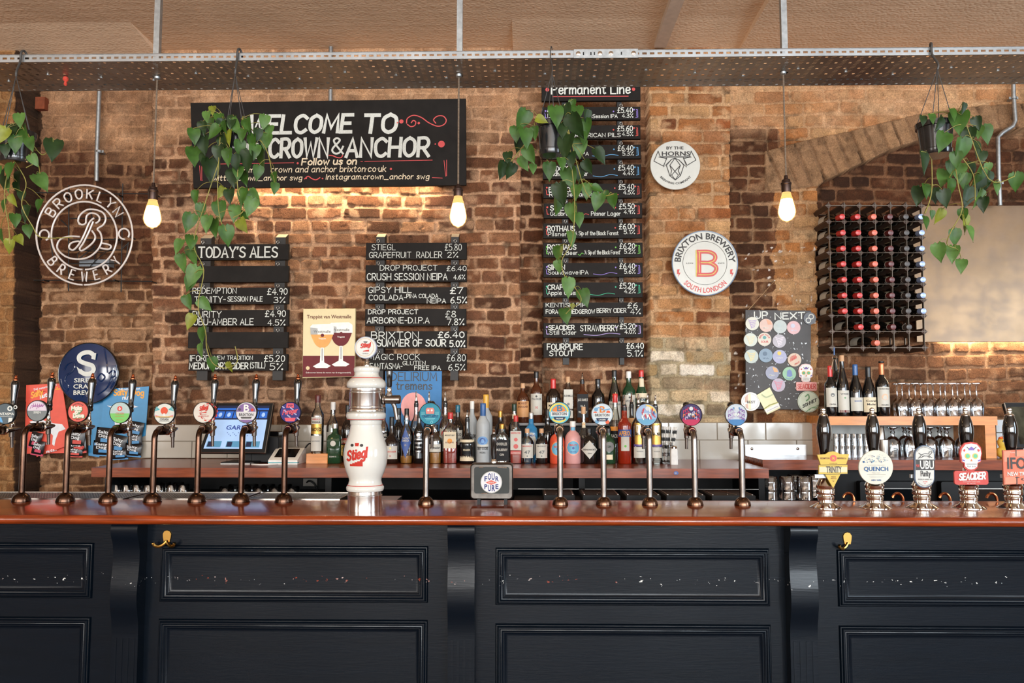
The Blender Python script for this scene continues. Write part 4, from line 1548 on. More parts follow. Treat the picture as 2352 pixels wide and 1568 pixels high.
p.mb(YEL).box(*[p.f(1598, 604)[0], p.f(1604, 604)[0]], p.y, p.y + .0004, p.f(1600, 635)[1], p.f(1600, 574)[1])
p.poly([(1598, 574), (1604, 578), (1604, 631), (1598, 635)], YEL)
q = p.f(1604, 631)
for col_, dx, dw in ((CORAL, 0, 9.5), (YEL, 0, 1.8)):
    p2 = p if col_ is CORAL else Pen(t, Y, 0.002)
    p2.line([(1606, 632), (1606, 578)], dw, col_, cap=False)
    for pts in ([(1604, 578), (1626, 578), (1639, 583), (1643, 591), (1639, 599), (1628, 603), (1610, 603)], [(1610, 603), (1630, 604), (1643, 611), (1645, 619), (1639, 628), (1627, 631), (1604, 631)]):
        p2.line(pts, dw, col_, smooth=True)
    if col_ is not CORAL:
        p2.done(t, dl=0)
p.done(t)

# embossed blue-black sign
Y = 4.54
navy = M('glossy_midnight_tin', (20, 42, 80), 0.12, noise=0.3, nscale=4, coat=0.5)
t = disc_sign('round_tin_sign', 'round embossed midnight blue tin sign with a big white letter', 203, 857, 71, Y, navy, M('black_rim', (18, 20, 24), 0.15), dome=0.022)
k = pxs(Y)
dome = lambda px, py: 0.022 * (1 - min(1, math.hypot(px - 203, py - 857) / 71) ** 2)
for pts in ([(150, 850), (158, 836), (172, 832), (176, 843), (168, 855), (156, 862), (152, 875), (160, 885), (156, 897), (146, 890)], [(141, 870), (145, 888), (158, 905)], [(262, 845), (258, 870), (246, 892), (226, 906)], [(268, 838), (267, 868), (255, 892)],
            [(240, 800), (247, 830), (250, 856)], [(228, 868), (236, 858), (244, 866), (236, 875), (228, 868)], [(252, 858), (262, 850), (266, 862), (256, 868)], [(190, 912), (196, 902), (204, 912), (212, 904)]):
    mb = MB(navy)
    q = [(*(P(x, y, Y) - t.location).to_tuple(),) for x, y in pts]
    q = [(a, -dome(px, py) - .0005, c) for (a, b_, c), (px, py) in zip(q, pts)]
    mb.tube(smooth_path(q, 5), 0.0045, 6)
    part('embossed_scroll', mb, t)
p = Pen(t, Y, 0.0235)
for pts in ([(222, 818), (212, 810), (197, 811), (187, 819), (189, 829), (202, 835), (217, 840), (220, 850), (212, 858), (198, 858), (188, 851)],):
    p.line(pts, 10, WHITE, smooth=True, cap=False)
p.poly([(216, 811), (226, 811), (224, 827), (215, 824)], WHITE)
p.poly([(181, 842), (190, 849), (188, 856), (187, 859)], WHITE)
for i, s_ in enumerate(('SIREN', 'CRAFT', 'BREW')):
    p.text(s_, 173 if i else 175, (226 if i < 2 else 216), 878 + i * 14, 10, WHITE)
p.done(t)

# ------------------------------------------------------------------ neon sign
Y = 4.50
NEON = M('unlit_neon_tube', (216, 208, 202), 0.25, noise=0.03, coat=0.4)
t = thing('neon_sign', 'round unlit white neon brewery sign on a black wire frame', 'neon sign', P(194, 540, Y))
f = local(t.location)
k = pxs(Y)
zz = lambda l: [(x / 3.92, 400 + y / 3.92) for x, y in l]


def ntube(pts, nm='glass_tube', r=2.2, dy=0.0, sm=True, mat=NEON):
    q = [(f(x, y)[0], dy, f(x, y)[1]) for x, y in pts]
    mb = MB(mat)
    mb.tube(smooth_path(q, 5) if sm else q, r * k, 8)
    part(nm, mb, t)


def ell(cx, cy, rx, ry, a0, a1, n=60):
    return [(cx + rx * math.cos(R(a0 + (a1 - a0) * i / n)), cy + ry * math.sin(R(a0 + (a1 - a0) * i / n))) for i in range(n + 1)]


ntube(ell(194, 539.5, 110.5, 114.5, 92, 450), 'outer_ring', sm=False)
ntube(ell(193.5, 541, 75.5, 78, 93, 448), 'inner_ring', sm=False)
ntube(ell(102, 540, 11, 12, 160, 430), sm=False)
ntube(ell(285, 537, 12, 12, 80, 400), sm=False)
for l in ([(720, 455), (704, 420), (720, 370), (780, 322), (850, 318), (925, 345), (952, 400), (930, 455), (878, 492), (905, 530), (916, 600), (880, 680), (800, 745), (700, 765), (600, 745), (530, 690), (515, 640), (545, 585), (620, 560), (720, 562)],
          [(862, 442), (892, 420), (895, 388), (868, 360), (820, 350), (785, 370), (775, 405), (772, 440), (740, 455), (712, 440)],
          [(848, 393), (805, 435), (760, 540), (715, 625), (660, 682), (622, 660), (640, 620), (700, 603), (722, 612)],
          [(840, 425), (800, 520), (750, 620), (718, 668), (735, 688), (785, 660), (840, 610), (858, 560), (828, 508)],
          [(905, 665), (975, 675), (1000, 655), (985, 635), (918, 620)]):
    ntube(zz(l))
for word, rad, h, top, a in (('BROOKLYN', 84, 22, True, 64), ('BREWERY', 106, 22, False, 60)):
    n_ch = len(word)
    for i, chh in enumerate(word):
        ang = R(-a + 2 * a * (i + 0.5) / n_ch)
        sts, wd = STROKES[chh]
        u = h / 6.0
        for st in sts:
            pts = []
            for px_, py_ in st:
                xx = (px_ - wd / 2) * u * (0.95 if wd < 4.5 else .8)
                hh = py_ * u
                if top:
                    rr = rad + hh
                    aa = ang + xx / rad
                    pts.append((194 + rr * math.sin(aa) * .98, 540 - rr * math.cos(aa)))
                else:
                    rr = rad - hh
                    aa = ang + xx / rad
                    pts.append((194 + rr * math.sin(aa) * .98, 540 + rr * math.cos(aa)))
            ntube(pts, 'letter_tube', 2.0, sm=False)
for a, b in (((147, 420), (146, 665)), ((272, 416), (268, 668)), ((68, 437), (345, 440)), ((66, 640), (338, 643)), ((147, 497), (270, 496)), ((147, 547), (270, 545)), ((147, 571), (270, 570)), ((150, 602), (268, 601)), ((105, 555), (112, 600)), ((285, 552), (279, 600)), ((196, 468), (201, 500)), ((128, 500), (147, 518)), ((268, 570), (287, 552)), ((165, 594), (210, 560))):
    ntube([a, b], 'frame_rod', 1.5, 0.05, False, BLACKP)
for x, y in ((68, 437), (345, 440), (66, 640), (338, 643)):
    q = f(x, y)
    mb = MB(BLACKP)
    mb.tube([(q[0], 0.05, q[1]), (q[0], 0.14, q[1])], 0.004, 6)
    part('wall_standoff', mb, t)
for x, y in ((147, 448), (272, 447), (124, 545), (264, 548), (194, 618), (300, 545), (100, 643), (262, 643)):
    q = f(x, y)
    mb = MB(RUBBER)
    mb.lathe([(.005, -.05), (.005, .0)], (q[0], 0, q[1]), 8, axis='y')
    part('tube_support', mb, t)
mb = MB(M('grey_transformer', (110, 118, 126), 0.4))
a, b = f(170, 608), f(240, 592)
mb.box(a[0], b[0], 0.052, 0.11, a[1], b[1])
part('transformer', mb, t)
for l in ([(170, 600), (168, 580), (185, 572), (220, 577), (235, 573)], [(196, 610), (210, 595), (235, 575), (252, 572)], [(208, 600), (207, 560)]):
    ntube(l, 'cable', 0.9, 0.045, True, RUBBER)

# ------------------------------------------------------------------ rectangular tin signs
Y = 4.52
t = thing('beer_tin_sign', 'cream and maroon tin sign showing two goblets of beer', 'sign', P(756, 788, Y))
quad_board(t, [(696, 709), (817, 708), (815, 865), (694, 868)], Y, 0.012, M('cream_tin', (216, 200, 152), 0.4, noise=0.03), 'panel', 0.004)
MAR = M('maroon_ink', (104, 34, 38), 0.55, spec=.25)
p = Pen(t, Y, 0.0006)
p.poly([(696, 817), (815, 817), (814, 864), (695, 866)], MAR)
p.done(t, 'maroon_band')
p = Pen(t, Y, 0.0012)
BRN = M('brown_ink', (110, 58, 30), 0.5)
WG, GREY, BEER = M('white_glass_ink', (236, 234, 222), 0.4), M('grey_glass_ink', (160, 162, 160), 0.4), M('amber_ink', (218, 148, 52), 0.4)
p.text('Trappist van Westmalle', 705, 807, 731, 8.5, BRN, bold=1)
p.text('Gebrouwen binnen de muren van de trappistenabdij', 702, 806, 857, 3.6, WG, bold=0)
p.poly([(702 + 5 + 4.8 * math.cos(R(30 + 60 * i)), 845 + 4.8 * math.sin(R(30 + 60 * i))) for i in range(6)], M('cream_hexagon', (214, 190, 140), .4))
p.done(t)
for i, (gx, gy, mt) in enumerate(((783, 762, MAR), (740, 766, BEER))):
    p = Pen(t, Y, 0.0018 + 0.0016 * i)
    sx = 27
    p.poly(smooth_path([(gx + sx, gy - 16), (gx + sx - 1, gy), (gx + sx - 7, gy + 16), (gx + 14, gy + 26), (gx + 5, gy + 32), (gx - 5, gy + 32), (gx - 14, gy + 26), (gx - sx + 7, gy + 16), (gx - sx + 1, gy), (gx - sx, gy - 16)], 4), mt)
    p.poly([(gx - 3, gy + 32), (gx + 4, gy + 32), (gx + 5, gy + 66), (gx + 20, gy + 74), (gx + 12, gy + 79), (gx - 14, gy + 79), (gx - 21, gy + 75), (gx - 5, gy + 66)], WG)
    p.done(t, 'goblet')
    p = Pen(t, Y, 0.0026 + 0.0016 * i)
    p.poly([(gx - sx, gy - 16), (gx - sx + 5, gy - 21), (gx + sx - 8, gy - 22), (gx + sx, gy - 16), (gx + sx, gy + 2), (gx - sx + 1, gy + 2)], WG)
    p.poly([(gx - sx, gy - 14), (gx - 10, gy - 12), (gx - 10, gy + 2), (gx - sx + 1, gy + 2)], GREY)
    p.poly([(gx - 1, gy + 34), (gx + 2, gy + 34), (gx + 2, gy + 62), (gx - 1, gy + 62)], GREY)
    p.done(t, 'foam')
    p = Pen(t, Y, 0.0032 + 0.0016 * i)
    p.text('Westmalle', gx - 19, gx + 20, gy - 2, 6, M('slate_ink', (110, 112, 112), .5))
    p.dot(gx + 1, gy + 4, 4, MAR)
    p.text('Trappist', gx - 8, gx + 9, gy + 13, 3.4, WG)
    p.done(t)

Y = 4.50
t = thing('beer_tin_sign', 'bright blue tin sign with black curly lettering behind the bottles', 'sign', P(951, 920, Y))
quad_board(t, [(885, 852), (1015, 852), (1014, 990), (885, 990)], Y, 0.006, M('sky_blue_tin', (62, 122, 176), 0.5, noise=0.04, spec=.25), 'panel', 0.002)
p = Pen(t, Y)
p.hand('DELIRIUM', 898, 1003, 874, 19, 2.0, INK, serif=True, jit=.01)
p.hand('tremens', 910, 992, 894, 17, 2.2, INK, serif=True, jit=.03)
p.poly([(950 + 29 * math.cos(R(a)), 934 + 33 * math.sin(R(a))) for a in range(0, 360, 12)], M('pale_pink_ink', (228, 150, 146), .4))
p.done(t)

# ------------------------------------------------------------------ nut cards with packets
REDC, BLUC = M('coral_card', (222, 84, 66), 0.35, noise=0.06), M('azure_card', (56, 136, 186), 0.35, noise=0.06)
AMB = M('amber_print', (238, 166, 66), .5)
CARDW = M('pale_print', (224, 228, 232), .5)


def card(label, corners, Y, mat, tilt, words):
    cx = sum(c[0] for c in corners) / 4
    cy = sum(c[1] for c in corners) / 4
    t = thing('snack_card', label, 'card', P(cx, cy, Y))
    quad_board(t, corners, Y, 0.0035, mat, 'card', 0.0008)
    for i, (txt, x0, x1, b0, b1, cap, m_, wt) in enumerate(words):
        p = Pen(t, Y, 0.0008)
        p.hand(txt, x0, x1, b0, cap, wt, m_, base2=b1)
        p.done(t)
    return t


card('upright coral red nut card behind the round blue sign', [(60, 884), (140, 880), (160, 1040), (56, 1042)], 4.585, REDC, 0, [('THE naturally best', 77, 130, 897, 885, 4, CARDW, .9), ('dog', 126, 145, 904, 900, 14, AMB, 3)])
t = card('tilted coral red nut card with yellow and white lettering', [(70, 905), (144, 893), (163, 1020), (84, 1049)], 4.565, REDC, 0, [('Salty', 72, 98, 914, 906, 13, AMB, 2.8), ('nuts', 93, 113, 915, 909, 9, CARDW, 2.2), ('nuts...', 107, 130, 1040, 1034, 6, CARDW, 1.3), ('It\'s', 96, 110, 1023, 1020, 6, CARDW, 1.2)])
p = Pen(t, 4.565, 0.0012)
p.poly([(68, 968), (90, 962), (125, 972), (143, 974), (151, 985), (135, 991), (128, 1010), (125, 1024), (120, 1020), (122, 1000), (108, 985), (80, 980)], CARDW)
p.done(t, 'drawing')
card('narrow pale blue nut card beside the coral cards', [(202, 915), (238, 920), (228, 1050), (203, 1046)], 4.58, BLUC, 0, [])
t = card('wide azure blue nut card with yellow and white lettering', [(240, 893), (342, 887), (334, 1000), (224, 1046)], 4.565, BLUC, 0, [('THE naturally best', 272, 322, 896, 894, 4, CARDW, .9), ('Salty', 262, 292, 908, 906, 13, AMB, 2.8), ('Dog', 303, 330, 907, 909, 14, AMB, 2.8), ('nuts', 282, 305, 917, 916, 8, CARDW, 2)])
p = Pen(t, 4.565, 0.0012)
p.poly([(246, 931), (262, 933), (290, 925), (318, 934), (300, 938), (296, 972), (288, 985), (264, 975), (262, 940)], CARDW)
p.done(t, 'drawing')


def packet(label, cx, cy, w_, h_, rot, Y, fc, bc, grp):
    q = P(cx, cy, Y)
    t = thing('nut_packet', label, 'snack packet', q, (0, R(rot), 0), group=grp)
    k = pxs(Y)
    a, b = w_ * k / 2, h_ * k / 2
    mb = MB(fc)
    v, fa = [], []
    nx_, nz_ = 6, 6
    for j in range(nz_ + 1):
        for i in range(nx_ + 1):
            u_, w2 = i / nx_ * 2 - 1, j / nz_ * 2 - 1
            v.append((a * u_, -0.012 * (1 - u_ ** 4) * (1 - w2 ** 4) - .001, b * w2))
    for j in range(nz_):
        for i in range(nx_):
            n_ = nx_ + 1
            fa.append((j * n_ + i, j * n_ + i + 1, (j + 1) * n_ + i + 1, (j + 1) * n_ + i))
    mb.add(v, fa)
    mb.box(-a, a, -.001, .001, -b, b)
    part('pouch', mb, t)
    mb = MB(bc)
    mb.box(-a * 1.04, a * 1.04, -.0025, .002, -b * 1.12, -b * .82)
    mb.box(-a * .3, a * .75, -.0135, -.0125, -b * .62, -b * .2)
    part('band', mb, t)
    mb = MB(CARDW)
    mb.text('Salty', -a * .7, b * .35, b * .36, -.0142, fit=a * 1.3, bold=1)
    mb.text('Dog', -a * .6, -b * .1, b * .36, -.0142, fit=a * 1.1, bold=1)
    part('lettering', mb, t, smooth=0)


PKB = M('black_foil', (26, 24, 26), 0.3, noise=0.2)
MAG = M('magenta_foil', (190, 60, 90), 0.35)
REDF, BLUF = M('red_foil', (196, 62, 52), 0.3), M('blue_foil', (52, 130, 186), 0.3)
pk = 'packets hanging in front of the nut cards'
for i, (cx, cy, w_, h_, rot, fc, bc, lab) in enumerate((
        (82, 1010, 26, 36, 14, PKB, MAG, 'black and magenta nut packet on the coral card, the upper of two'), (88, 1028, 28, 32, 10, PKB, MAG, 'black and magenta nut packet on the coral card, the lower of two'),
        (176, 1006, 38, 40, 4, PKB, REDF, 'black and red nut packet behind the taps, highest of its stack'), (178, 1022, 40, 34, -4, PKB, REDF, 'black and red nut packet in the middle of its stack'), (170, 1037, 40, 22, 3, PKB, REDF, 'black and red nut packet at the foot of its stack'),
        (241, 1002, 42, 40, 6, PKB, BLUF, 'black and blue nut packet hanging left of the green badged tap'), (236, 1028, 44, 34, 2, PKB, BLUF, 'black and blue nut packet low beside the pale blue card'), (272, 1020, 36, 42, 12, PKB, BLUF, 'black and blue nut packet partly behind a tap spout'), (274, 1042, 40, 24, -3, PKB, BLUF, 'black and blue nut packet lowest in the middle of the blue card'),
        (312, 985, 34, 34, 10, PKB, BLUF, 'black and blue nut packet at top right of the blue card'), (310, 1009, 32, 30, -3, PKB, BLUF, 'black and blue nut packet second down at right of the blue card'), (306, 1033, 38, 28, 5, PKB, BLUF, 'black and blue nut packet lowest at right of the blue card'))):
    packet(lab, cx, cy, w_, h_, rot, 4.548 - 0.004 * (i % 3), fc, bc, pk)

# ------------------------------------------------------------------ the "up next" board and its badges
Y = 4.555
t = thing('up_next_board', 'grey splashed chalkboard hung by string with badges stuck on it', 'board', P(1786, 825, Y))
slate = M('splashed_slate_paint', (70, 68, 68), 0.6, noise=0.2, nscale=8)
n_, l_ = slate.node_tree.nodes, slate.node_tree.links
tc_ = n_.new('ShaderNodeTexCoord')
vn = n_.new('ShaderNodeTexNoise'); vn.inputs['Scale'].default_value = 60; vn.inputs['Detail'].default_value = 2
l_.new(tc_.outputs['Object'], vn.inputs['Vector'])
g_ = n_.new('ShaderNodeMath'); g_.operation = 'GREATER_THAN'; g_.inputs[1].default_value = 0.655
l_.new(vn.outputs[0], g_.inputs[0])
bs_ = n_['Principled BSDF']
s0 = bs_.inputs['Base Color'].links[0].from_socket
mxx = n_.new('ShaderNodeMix'); mxx.data_type = 'RGBA'
mxx.inputs[7].default_value = (*lin((200, 206, 210)), 1)
l_.new(g_.outputs[0], mxx.inputs['Factor']); l_.new(s0, mxx.inputs[6]); l_.new(mxx.outputs[2], bs_.inputs['Base Color'])
quad_board(t, [(1712, 711), (1863, 713), (1862, 941), (1713, 939)], Y, 0.012, slate)
f = local(t.location)
mb = MB(M('parcel_string', (176, 140, 100), 0.8))
a, b, c_ = f(1718, 713), f(1783, 643), f(1853, 714)
mb.tube([(a[0], .004, a[1]), (b[0], .03, b[1]), (c_[0], .004, c_[1])], 0.0016, 6)
part('hanging_string', mb, t)
mb = MB(HOOK)
mb.tube([(b[0], .028, b[1] + .002), (b[0], .12, b[1] + .002)], .0022, 6)
part('nail', mb, t)
p = Pen(t, Y)
p.hand('UP', 1733, 1763, 731, 15, 2.6, jit=.02)
p.hand('NEXT', 1780, 1848, 733, 14, 2.8, base2=731, jit=.02)
p.done(t)

BADGE = 'drink badges stuck on the up next board'
bd = [(1728, 743, 15.5, (226, 226, 210), 'white badge with a faint purple crest, top left of the splashed board', (170, 150, 190)),
      (1760, 747, 15.5, (228, 196, 182), 'pale salmon badge second in the top row of the splashed board', (228, 160, 130)),
      (1792, 750, 15.5, (196, 205, 202), 'pale grey badge third in the top row of the splashed board', (176, 188, 186)),
      (1823, 752, 15.5, (226, 182, 184), 'pale pink badge last in the top row of the splashed board', (190, 190, 205)),
      (1724, 780, 15.5, (214, 222, 210), 'pale green white badge first in the second row of the splashed board', (222, 206, 170)),
      (1756, 779, 15.5, (226, 218, 200), 'cream badge with red SOUR lettering on the splashed board', (196, 70, 70)),
      (1790, 783, 15.5, (190, 186, 194), 'grey lilac badge last in the second row of the splashed board', (214, 206, 214)),
      (1726, 818, 16, (196, 208, 200), 'pale badge with yellow and blue waves at the left board edge', (222, 200, 140)),
      (1759, 816, 16, (134, 158, 178), 'slate blue badge in the third row of the splashed board', (90, 110, 130)),
      (1791, 819, 16, (176, 178, 208), 'lavender badge with a yellow sun on the splashed board', (226, 190, 90)),
      (1825, 826, 15.5, (222, 196, 172), 'beige badge with slanted red lettering on the splashed board', (200, 80, 70)),
      (1774, 856, 15.5, (160, 164, 186), 'grey blue badge with orange corner low on the splashed board', (226, 170, 120)),
      (1813, 858, 15.5, (156, 204, 168), 'mint green badge with a blue bird on the splashed board', (110, 130, 180)),
      (1788, 884, 15.5, (196, 186, 204), 'pale lilac badge lowest of the small badges on the splashed board', (214, 130, 150))]
for i, (cx, cy, r, c_, lab, c2) in enumerate(bd):
    Yb = Y - 0.006
    b_ = disc_sign('drink_badge', lab, cx, cy, r, Yb, M('badge_%d' % i, tuple(v * .9 for v in c_), .45, noise=.06), None, cat='badge', th=0.005, group=BADGE)
    p = Pen(b_, Yb, 0.0009)
    m2 = M('badge_print_%d' % i, c2, .5)
    if i == 5:
        p.text('SOUR', cx - 8, cx + 9, cy + 8, 5, m2)
        p.arc('BERRY SOUR', cx, cy, 9.5, 3.4, m2, spread=80)
        p.dot(cx, cy - 4, 4, M('badge_teal', (90, 150, 150), .5))
    elif i == 10:
        p.hand('LITTLE', cx - 9, cx + 3, cy - 2, 4, 1, m2, base2=cy - 8)
        p.hand('CHERRY', cx - 10, cx + 5, cy + 4, 4, 1.1, m2, base2=cy - 4)
        p.hand('PALE', cx + 1, cx + 11, cy + 12, 3, .8, m2, base2=cy + 6)
    elif i == 9:
        p.dot(cx - 1, cy - 8, 4.5, m2)
        p.text('HAZY', cx - 8, cx + 8, cy + 4, 3, WHITE)
    elif i in (3, 2, 8):
        p.dot(cx - 2, cy - 4, 5, m2)
        p.text('IPA', cx - 7, cx + 7, cy + 8, 3, m2)
    elif i in (11, 1):
        p.poly([(cx, cy - 14), (cx + 10, cy - 10), (cx + 13, cy - 2), (cx + 4, cy - 2)], m2)
        p.text('MILD', cx - 7, cx + 5, cy + 7, 3.2, WHITE)
    elif i == 12:
        p.poly([(cx - 6, cy + 6), (cx - 5, cy - 7), (cx + 1, cy - 10), (cx + 5, cy - 6), (cx + 7, cy + 4), (cx + 2, cy + 8)], m2)
        p.arc('GREEN PALE', cx, cy, 13, 2.4, m2, top=False, spread=45)
    else:
        for a_ in range(5):
            p.line([(cx - 10 + a_ * 2, cy - 9 + a_ * 4), (cx - 2, cy - 6 + a_ * 4), (cx + 9 - a_, cy - 8 + a_ * 3.6)], 1.6, m2, smooth=True)
    p.done(b_)
b_ = disc_sign('drink_badge', 'dark grey badge with two linked white rings at the board corner', 1860, 731, 14.5, Y - .006, M('charcoal_badge', (74, 76, 82), .4), None, cat='badge', th=.005)
p = Pen(b_, Y - .006, .0009)
for cx, cy in ((1856.5, 735.5), (1863, 727)):
    x, z = p.f(cx, cy)
    p.mb(WHITE).ring(x, z, 4.3 * p.k, 6.3 * p.k, p.y, 28)
p.done(b_)
b_ = disc_sign('pump_clip', 'round white clip with brown stripes leaning below the left board corner', 1724, 922, 21.5, Y - .01, M('clip_white', (222, 218, 210), .35), None, cat='badge', th=.006)
p = Pen(b_, Y - .01, .0009)
p.poly([(1711, 912), (1718, 905), (1718, 922), (1711, 924)], M('clip_tan', (200, 168, 150), .5)); p.poly([(1712, 928), (1718, 927), (1719, 940), (1713, 936)], M('clip_tan', (200, 168, 150), .5))
p.poly([(1719, 904), (1724, 903), (1725, 941), (1720, 941)], M('clip_cream', (228, 222, 180), .5))
p.text('BEST', 1715, 1735, 926, 6, INK)
x, z = p.f(1724, 922); p.mb(GREY).ring(x, z, 17 * p.k, 17.6 * p.k, p.y, 40)
p.done(b_)
b_ = disc_sign('pump_clip', 'round pale green clip with dark lettering at the right foot of the board', 1857, 922, 24.5, Y - .01, M('clip_pale_green', (206, 218, 198), .35), None, cat='badge', th=.006)
p = Pen(b_, Y - .01, .0009)
p.hand('SONNET', 1844, 1875, 936, 6.5, 1.6, INK, base2=921)
for a_ in range(3):
    p.line([(1850 + a_ * 4, 946 - a_ * 2), (1860 + a_ * 2, 938 - a_), (1880, 930 + a_ * 4)], 1, M('moss_ink', (110, 150, 110), .5))
p.line([(1850, 910), (1856, 906), (1858, 914), (1852, 920)], 3, M('moss_ink', (110, 150, 110), .5), smooth=True)
x, z = p.f(1857, 922); p.mb(INK).ring(x, z, 22.4 * p.k, 22.9 * p.k, p.y, 40)
p.done(b_)
b_ = thing('pump_clip', 'tilted pale yellow rectangular clip at the foot of the splashed board', 'badge', P(1766, 919, Y - .012))
quad_board(b_, [(1738, 907), (1768, 889), (1793, 937), (1762, 952)], Y - .012, .006, M('clip_pale_yellow', (216, 214, 168), .4), 'clip', .001)
p = Pen(b_, Y - .012, .0009)
p.poly([(1756, 941), (1788, 925), (1791, 934), (1761, 949)], M('clip_white', (222, 218, 210), .35))
p.line([(1756, 938), (1768, 930), (1786, 924)], 2.4, M('olive_ink', (150, 150, 70), .5)); p.line([(1750, 906), (1760, 912), (1774, 906)], 3, M('sage_ink', (170, 180, 140), .5), smooth=True)
p.line([(1762, 944), (1787, 932)], 1.2, GREY)
p.done(b_)


def skull_clip(t, cx, cy, s, Y, body, out, words, wfit, lift=0.0):
    """sugar-skull shaped clip; s = half width of the skull in pixels"""
    f = local(t.location)

    def pts(sc):
        o = [(0, -1.3), (.55, -1.2), (.9, -.8), (1.0, -.3), (.92, .1), (.9, .5), (.62, .62), (.6, 1.0), (.3, 1.25), (0, 1.3)]
        q = [(cx + s * sc * a, cy + s * (b * sc)) for a, b in o]
        return q + [(2 * cx - x, y) for x, y in q[-2:0:-1]]
    for sc, mt, nm, y0, th in ((1.13, out, 'clip', 0.0, .008), (1.0, body, 'skull', -.003, .004)):
        q = [f(x, y, Y) for x, y in pts(sc)]
        mb = MB(mt)
        mb.prism(q[::-1], y0, y0 + th, .001)
        pp = part(nm, mb, t)
    p = Pen(t, Y, .0042)
    gold, mint, vio = M('skull_gold', (224, 176, 80), .4), M('skull_mint', (84, 170, 128), .4), M('skull_violet', (108, 84, 160), .4)
    for sx in (-1, 1):
        p.dot(cx + sx * .38 * s, cy - .05 * s, .29 * s, gold)
        p.line([(cx + sx * .25 * s, cy - .75 * s), (cx + sx * .45 * s, cy - .95 * s)], .06 * s, INK)
        p.poly([(cx + sx * .62 * s, cy - .78 * s), (cx + sx * .86 * s, cy - .66 * s), (cx + sx * .74 * s, cy - .46 * s), (cx + sx * .6 * s, cy - .56 * s)], REDI)
        p.line([(cx + sx * .7 * s, cy + .42 * s), (cx + sx * .86 * s, cy + .34 * s)], .12 * s, vio)
        for a_ in range(3):
            p.line([(cx + sx * (.12 + .14 * a_) * s, cy + .92 * s), (cx + sx * (.1 + .13 * a_) * s, cy + 1.06 * s)], .04 * s, INK)
    p.poly([(cx - .3 * s, cy - .62 * s), (cx - .26 * s, cy - .8 * s), (cx, cy - 1.0 * s), (cx + .26 * s, cy - .8 * s), (cx + .3 * s, cy - .62 * s)], vio)
    p.poly([(cx, cy + .2 * s), (cx + .11 * s, cy + .48 * s), (cx - .11 * s, cy + .48 * s)], M('skull_orange', (206, 110, 60), .4))
    p.line([(cx - .5 * s, cy + .74 * s), (cx + .5 * s, cy + .74 * s)], .05 * s, INK)
    p.done(t, 'print')
    p = Pen(t, Y, .005)
    for sx in (-1, 1):
        p.dot(cx + sx * .38 * s, cy - .05 * s, .2 * s, mint)
    p.done(t, 'eye')


SKW = M('skull_white', (228, 228, 224), .35)
b_ = thing('pump_clip', 'small sugar skull clip with a faded red base on the splashed board', 'badge', P(1851, 866, Y - .01))
skull_clip(b_, 1851, 857, 15, Y - .01, SKW, M('pale_pink_clip', (226, 196, 194), .4), None, None)
f = local(b_.location)
mb = MB(M('faded_red_clip', (224, 160, 154), .4))
a, c_ = f(1829, 897), f(1876, 877)
mb.prism(rrect(a[0], c_[0], a[1], c_[1], .006), -.001, .006, .001)
part('name_base', mb, b_)
p = Pen(b_, Y - .01, .0025)
p.hand('SEACIDER', 1832, 1873, 892, 10, 1.4, REDI)
p.done(b_)

# ================================================================== beer taps, hand pumps, tower
def badge(t, cx, cy, r, Y, base, draw=None, rim=None, ph=.008, name='badge'):
    """round lens badge facing the room, with its print as a sub-part"""
    q = P(cx, cy, Y) - t.location
    k = pxs(Y)
    rr = r * k
    mb = MB(base)
    mb.lathe([(rr * .97, -ph), (rr * .97, .001), (rr * .93, .0025)], tuple(q), 40, axis='y')
    o = part(name, mb, t)
    mb = MB(rim or RUBBER)
    mb.lathe([(rr * .955, .0022), (rr * .97, .0042), (rr * 1.0, .003), (rr * 1.0, -ph - .002), (rr * .9, -ph - .002)], tuple(q), 40, cap=False, axis='y')
    part('badge_rim', mb, o)
    if draw:
        p = Pen(t, Y, .0034)
        draw(p, cx, cy, r)
        for mb in p.m.values():
            if mb.v:
                part('badge_print', mb, o, smooth=0)
    return o


def BM(i, c, rough=.3):
    return M('tap_badge_%s' % i, tuple(v * .87 for v in c), .5, noise=.07, spec=.2)


def d_ghost(p, cx, cy, r):
    p.text('FANTASMA', cx - 21, cx + 21, cy + 3, 6, WHITE)
    p.mb(WHITE).ring(*p.f(cx - 8, cy - 12), 3 * p.k, 6 * p.k, p.y, 20)
    p.mb(WHITE).ring(*p.f(cx + 5, cy - 15), 2.5 * p.k, 4.5 * p.k, p.y, 20)
    p.poly([(cx + 9, cy + 9), (cx + 18, cy + 9), (cx + 17, cy + 17), (cx + 8, cy + 20)], WHITE)
    p.poly([(cx - 14, cy + 8), (cx - 8, cy + 8), (cx - 4, cy + 20), (cx - 10, cy + 19)], BLU)
    p.line([(cx - 14, cy + 6), (cx + 16, cy + 6)], .7, WHITE)


def halfmoon(cx, cy, r, a0, a1, n=20):
    return [(cx + r * math.cos(R(a0 + (a1 - a0) * i / n)), cy - r * math.sin(R(a0 + (a1 - a0) * i / n))) for i in range(n + 1)]


def d_siren(p, cx, cy, r):
    p.poly(halfmoon(cx, cy, r * .9, 0, 180), BM('pale', (228, 214, 226)))
    mg = BM('plum', (170, 96, 160))
    for a in range(6):
        p.line([(cx - 16 + a * 5, cy - 4 - (a % 3) * 3), (cx - 12 + a * 5, cy - 12), (cx - 7 + a * 4, cy - 9), (cx - 8 + a * 5, cy - 16)], 1.2, mg, smooth=True)
    p.text('SIREN', cx - 8, cx + 9, cy + 6, 5, WHITE)


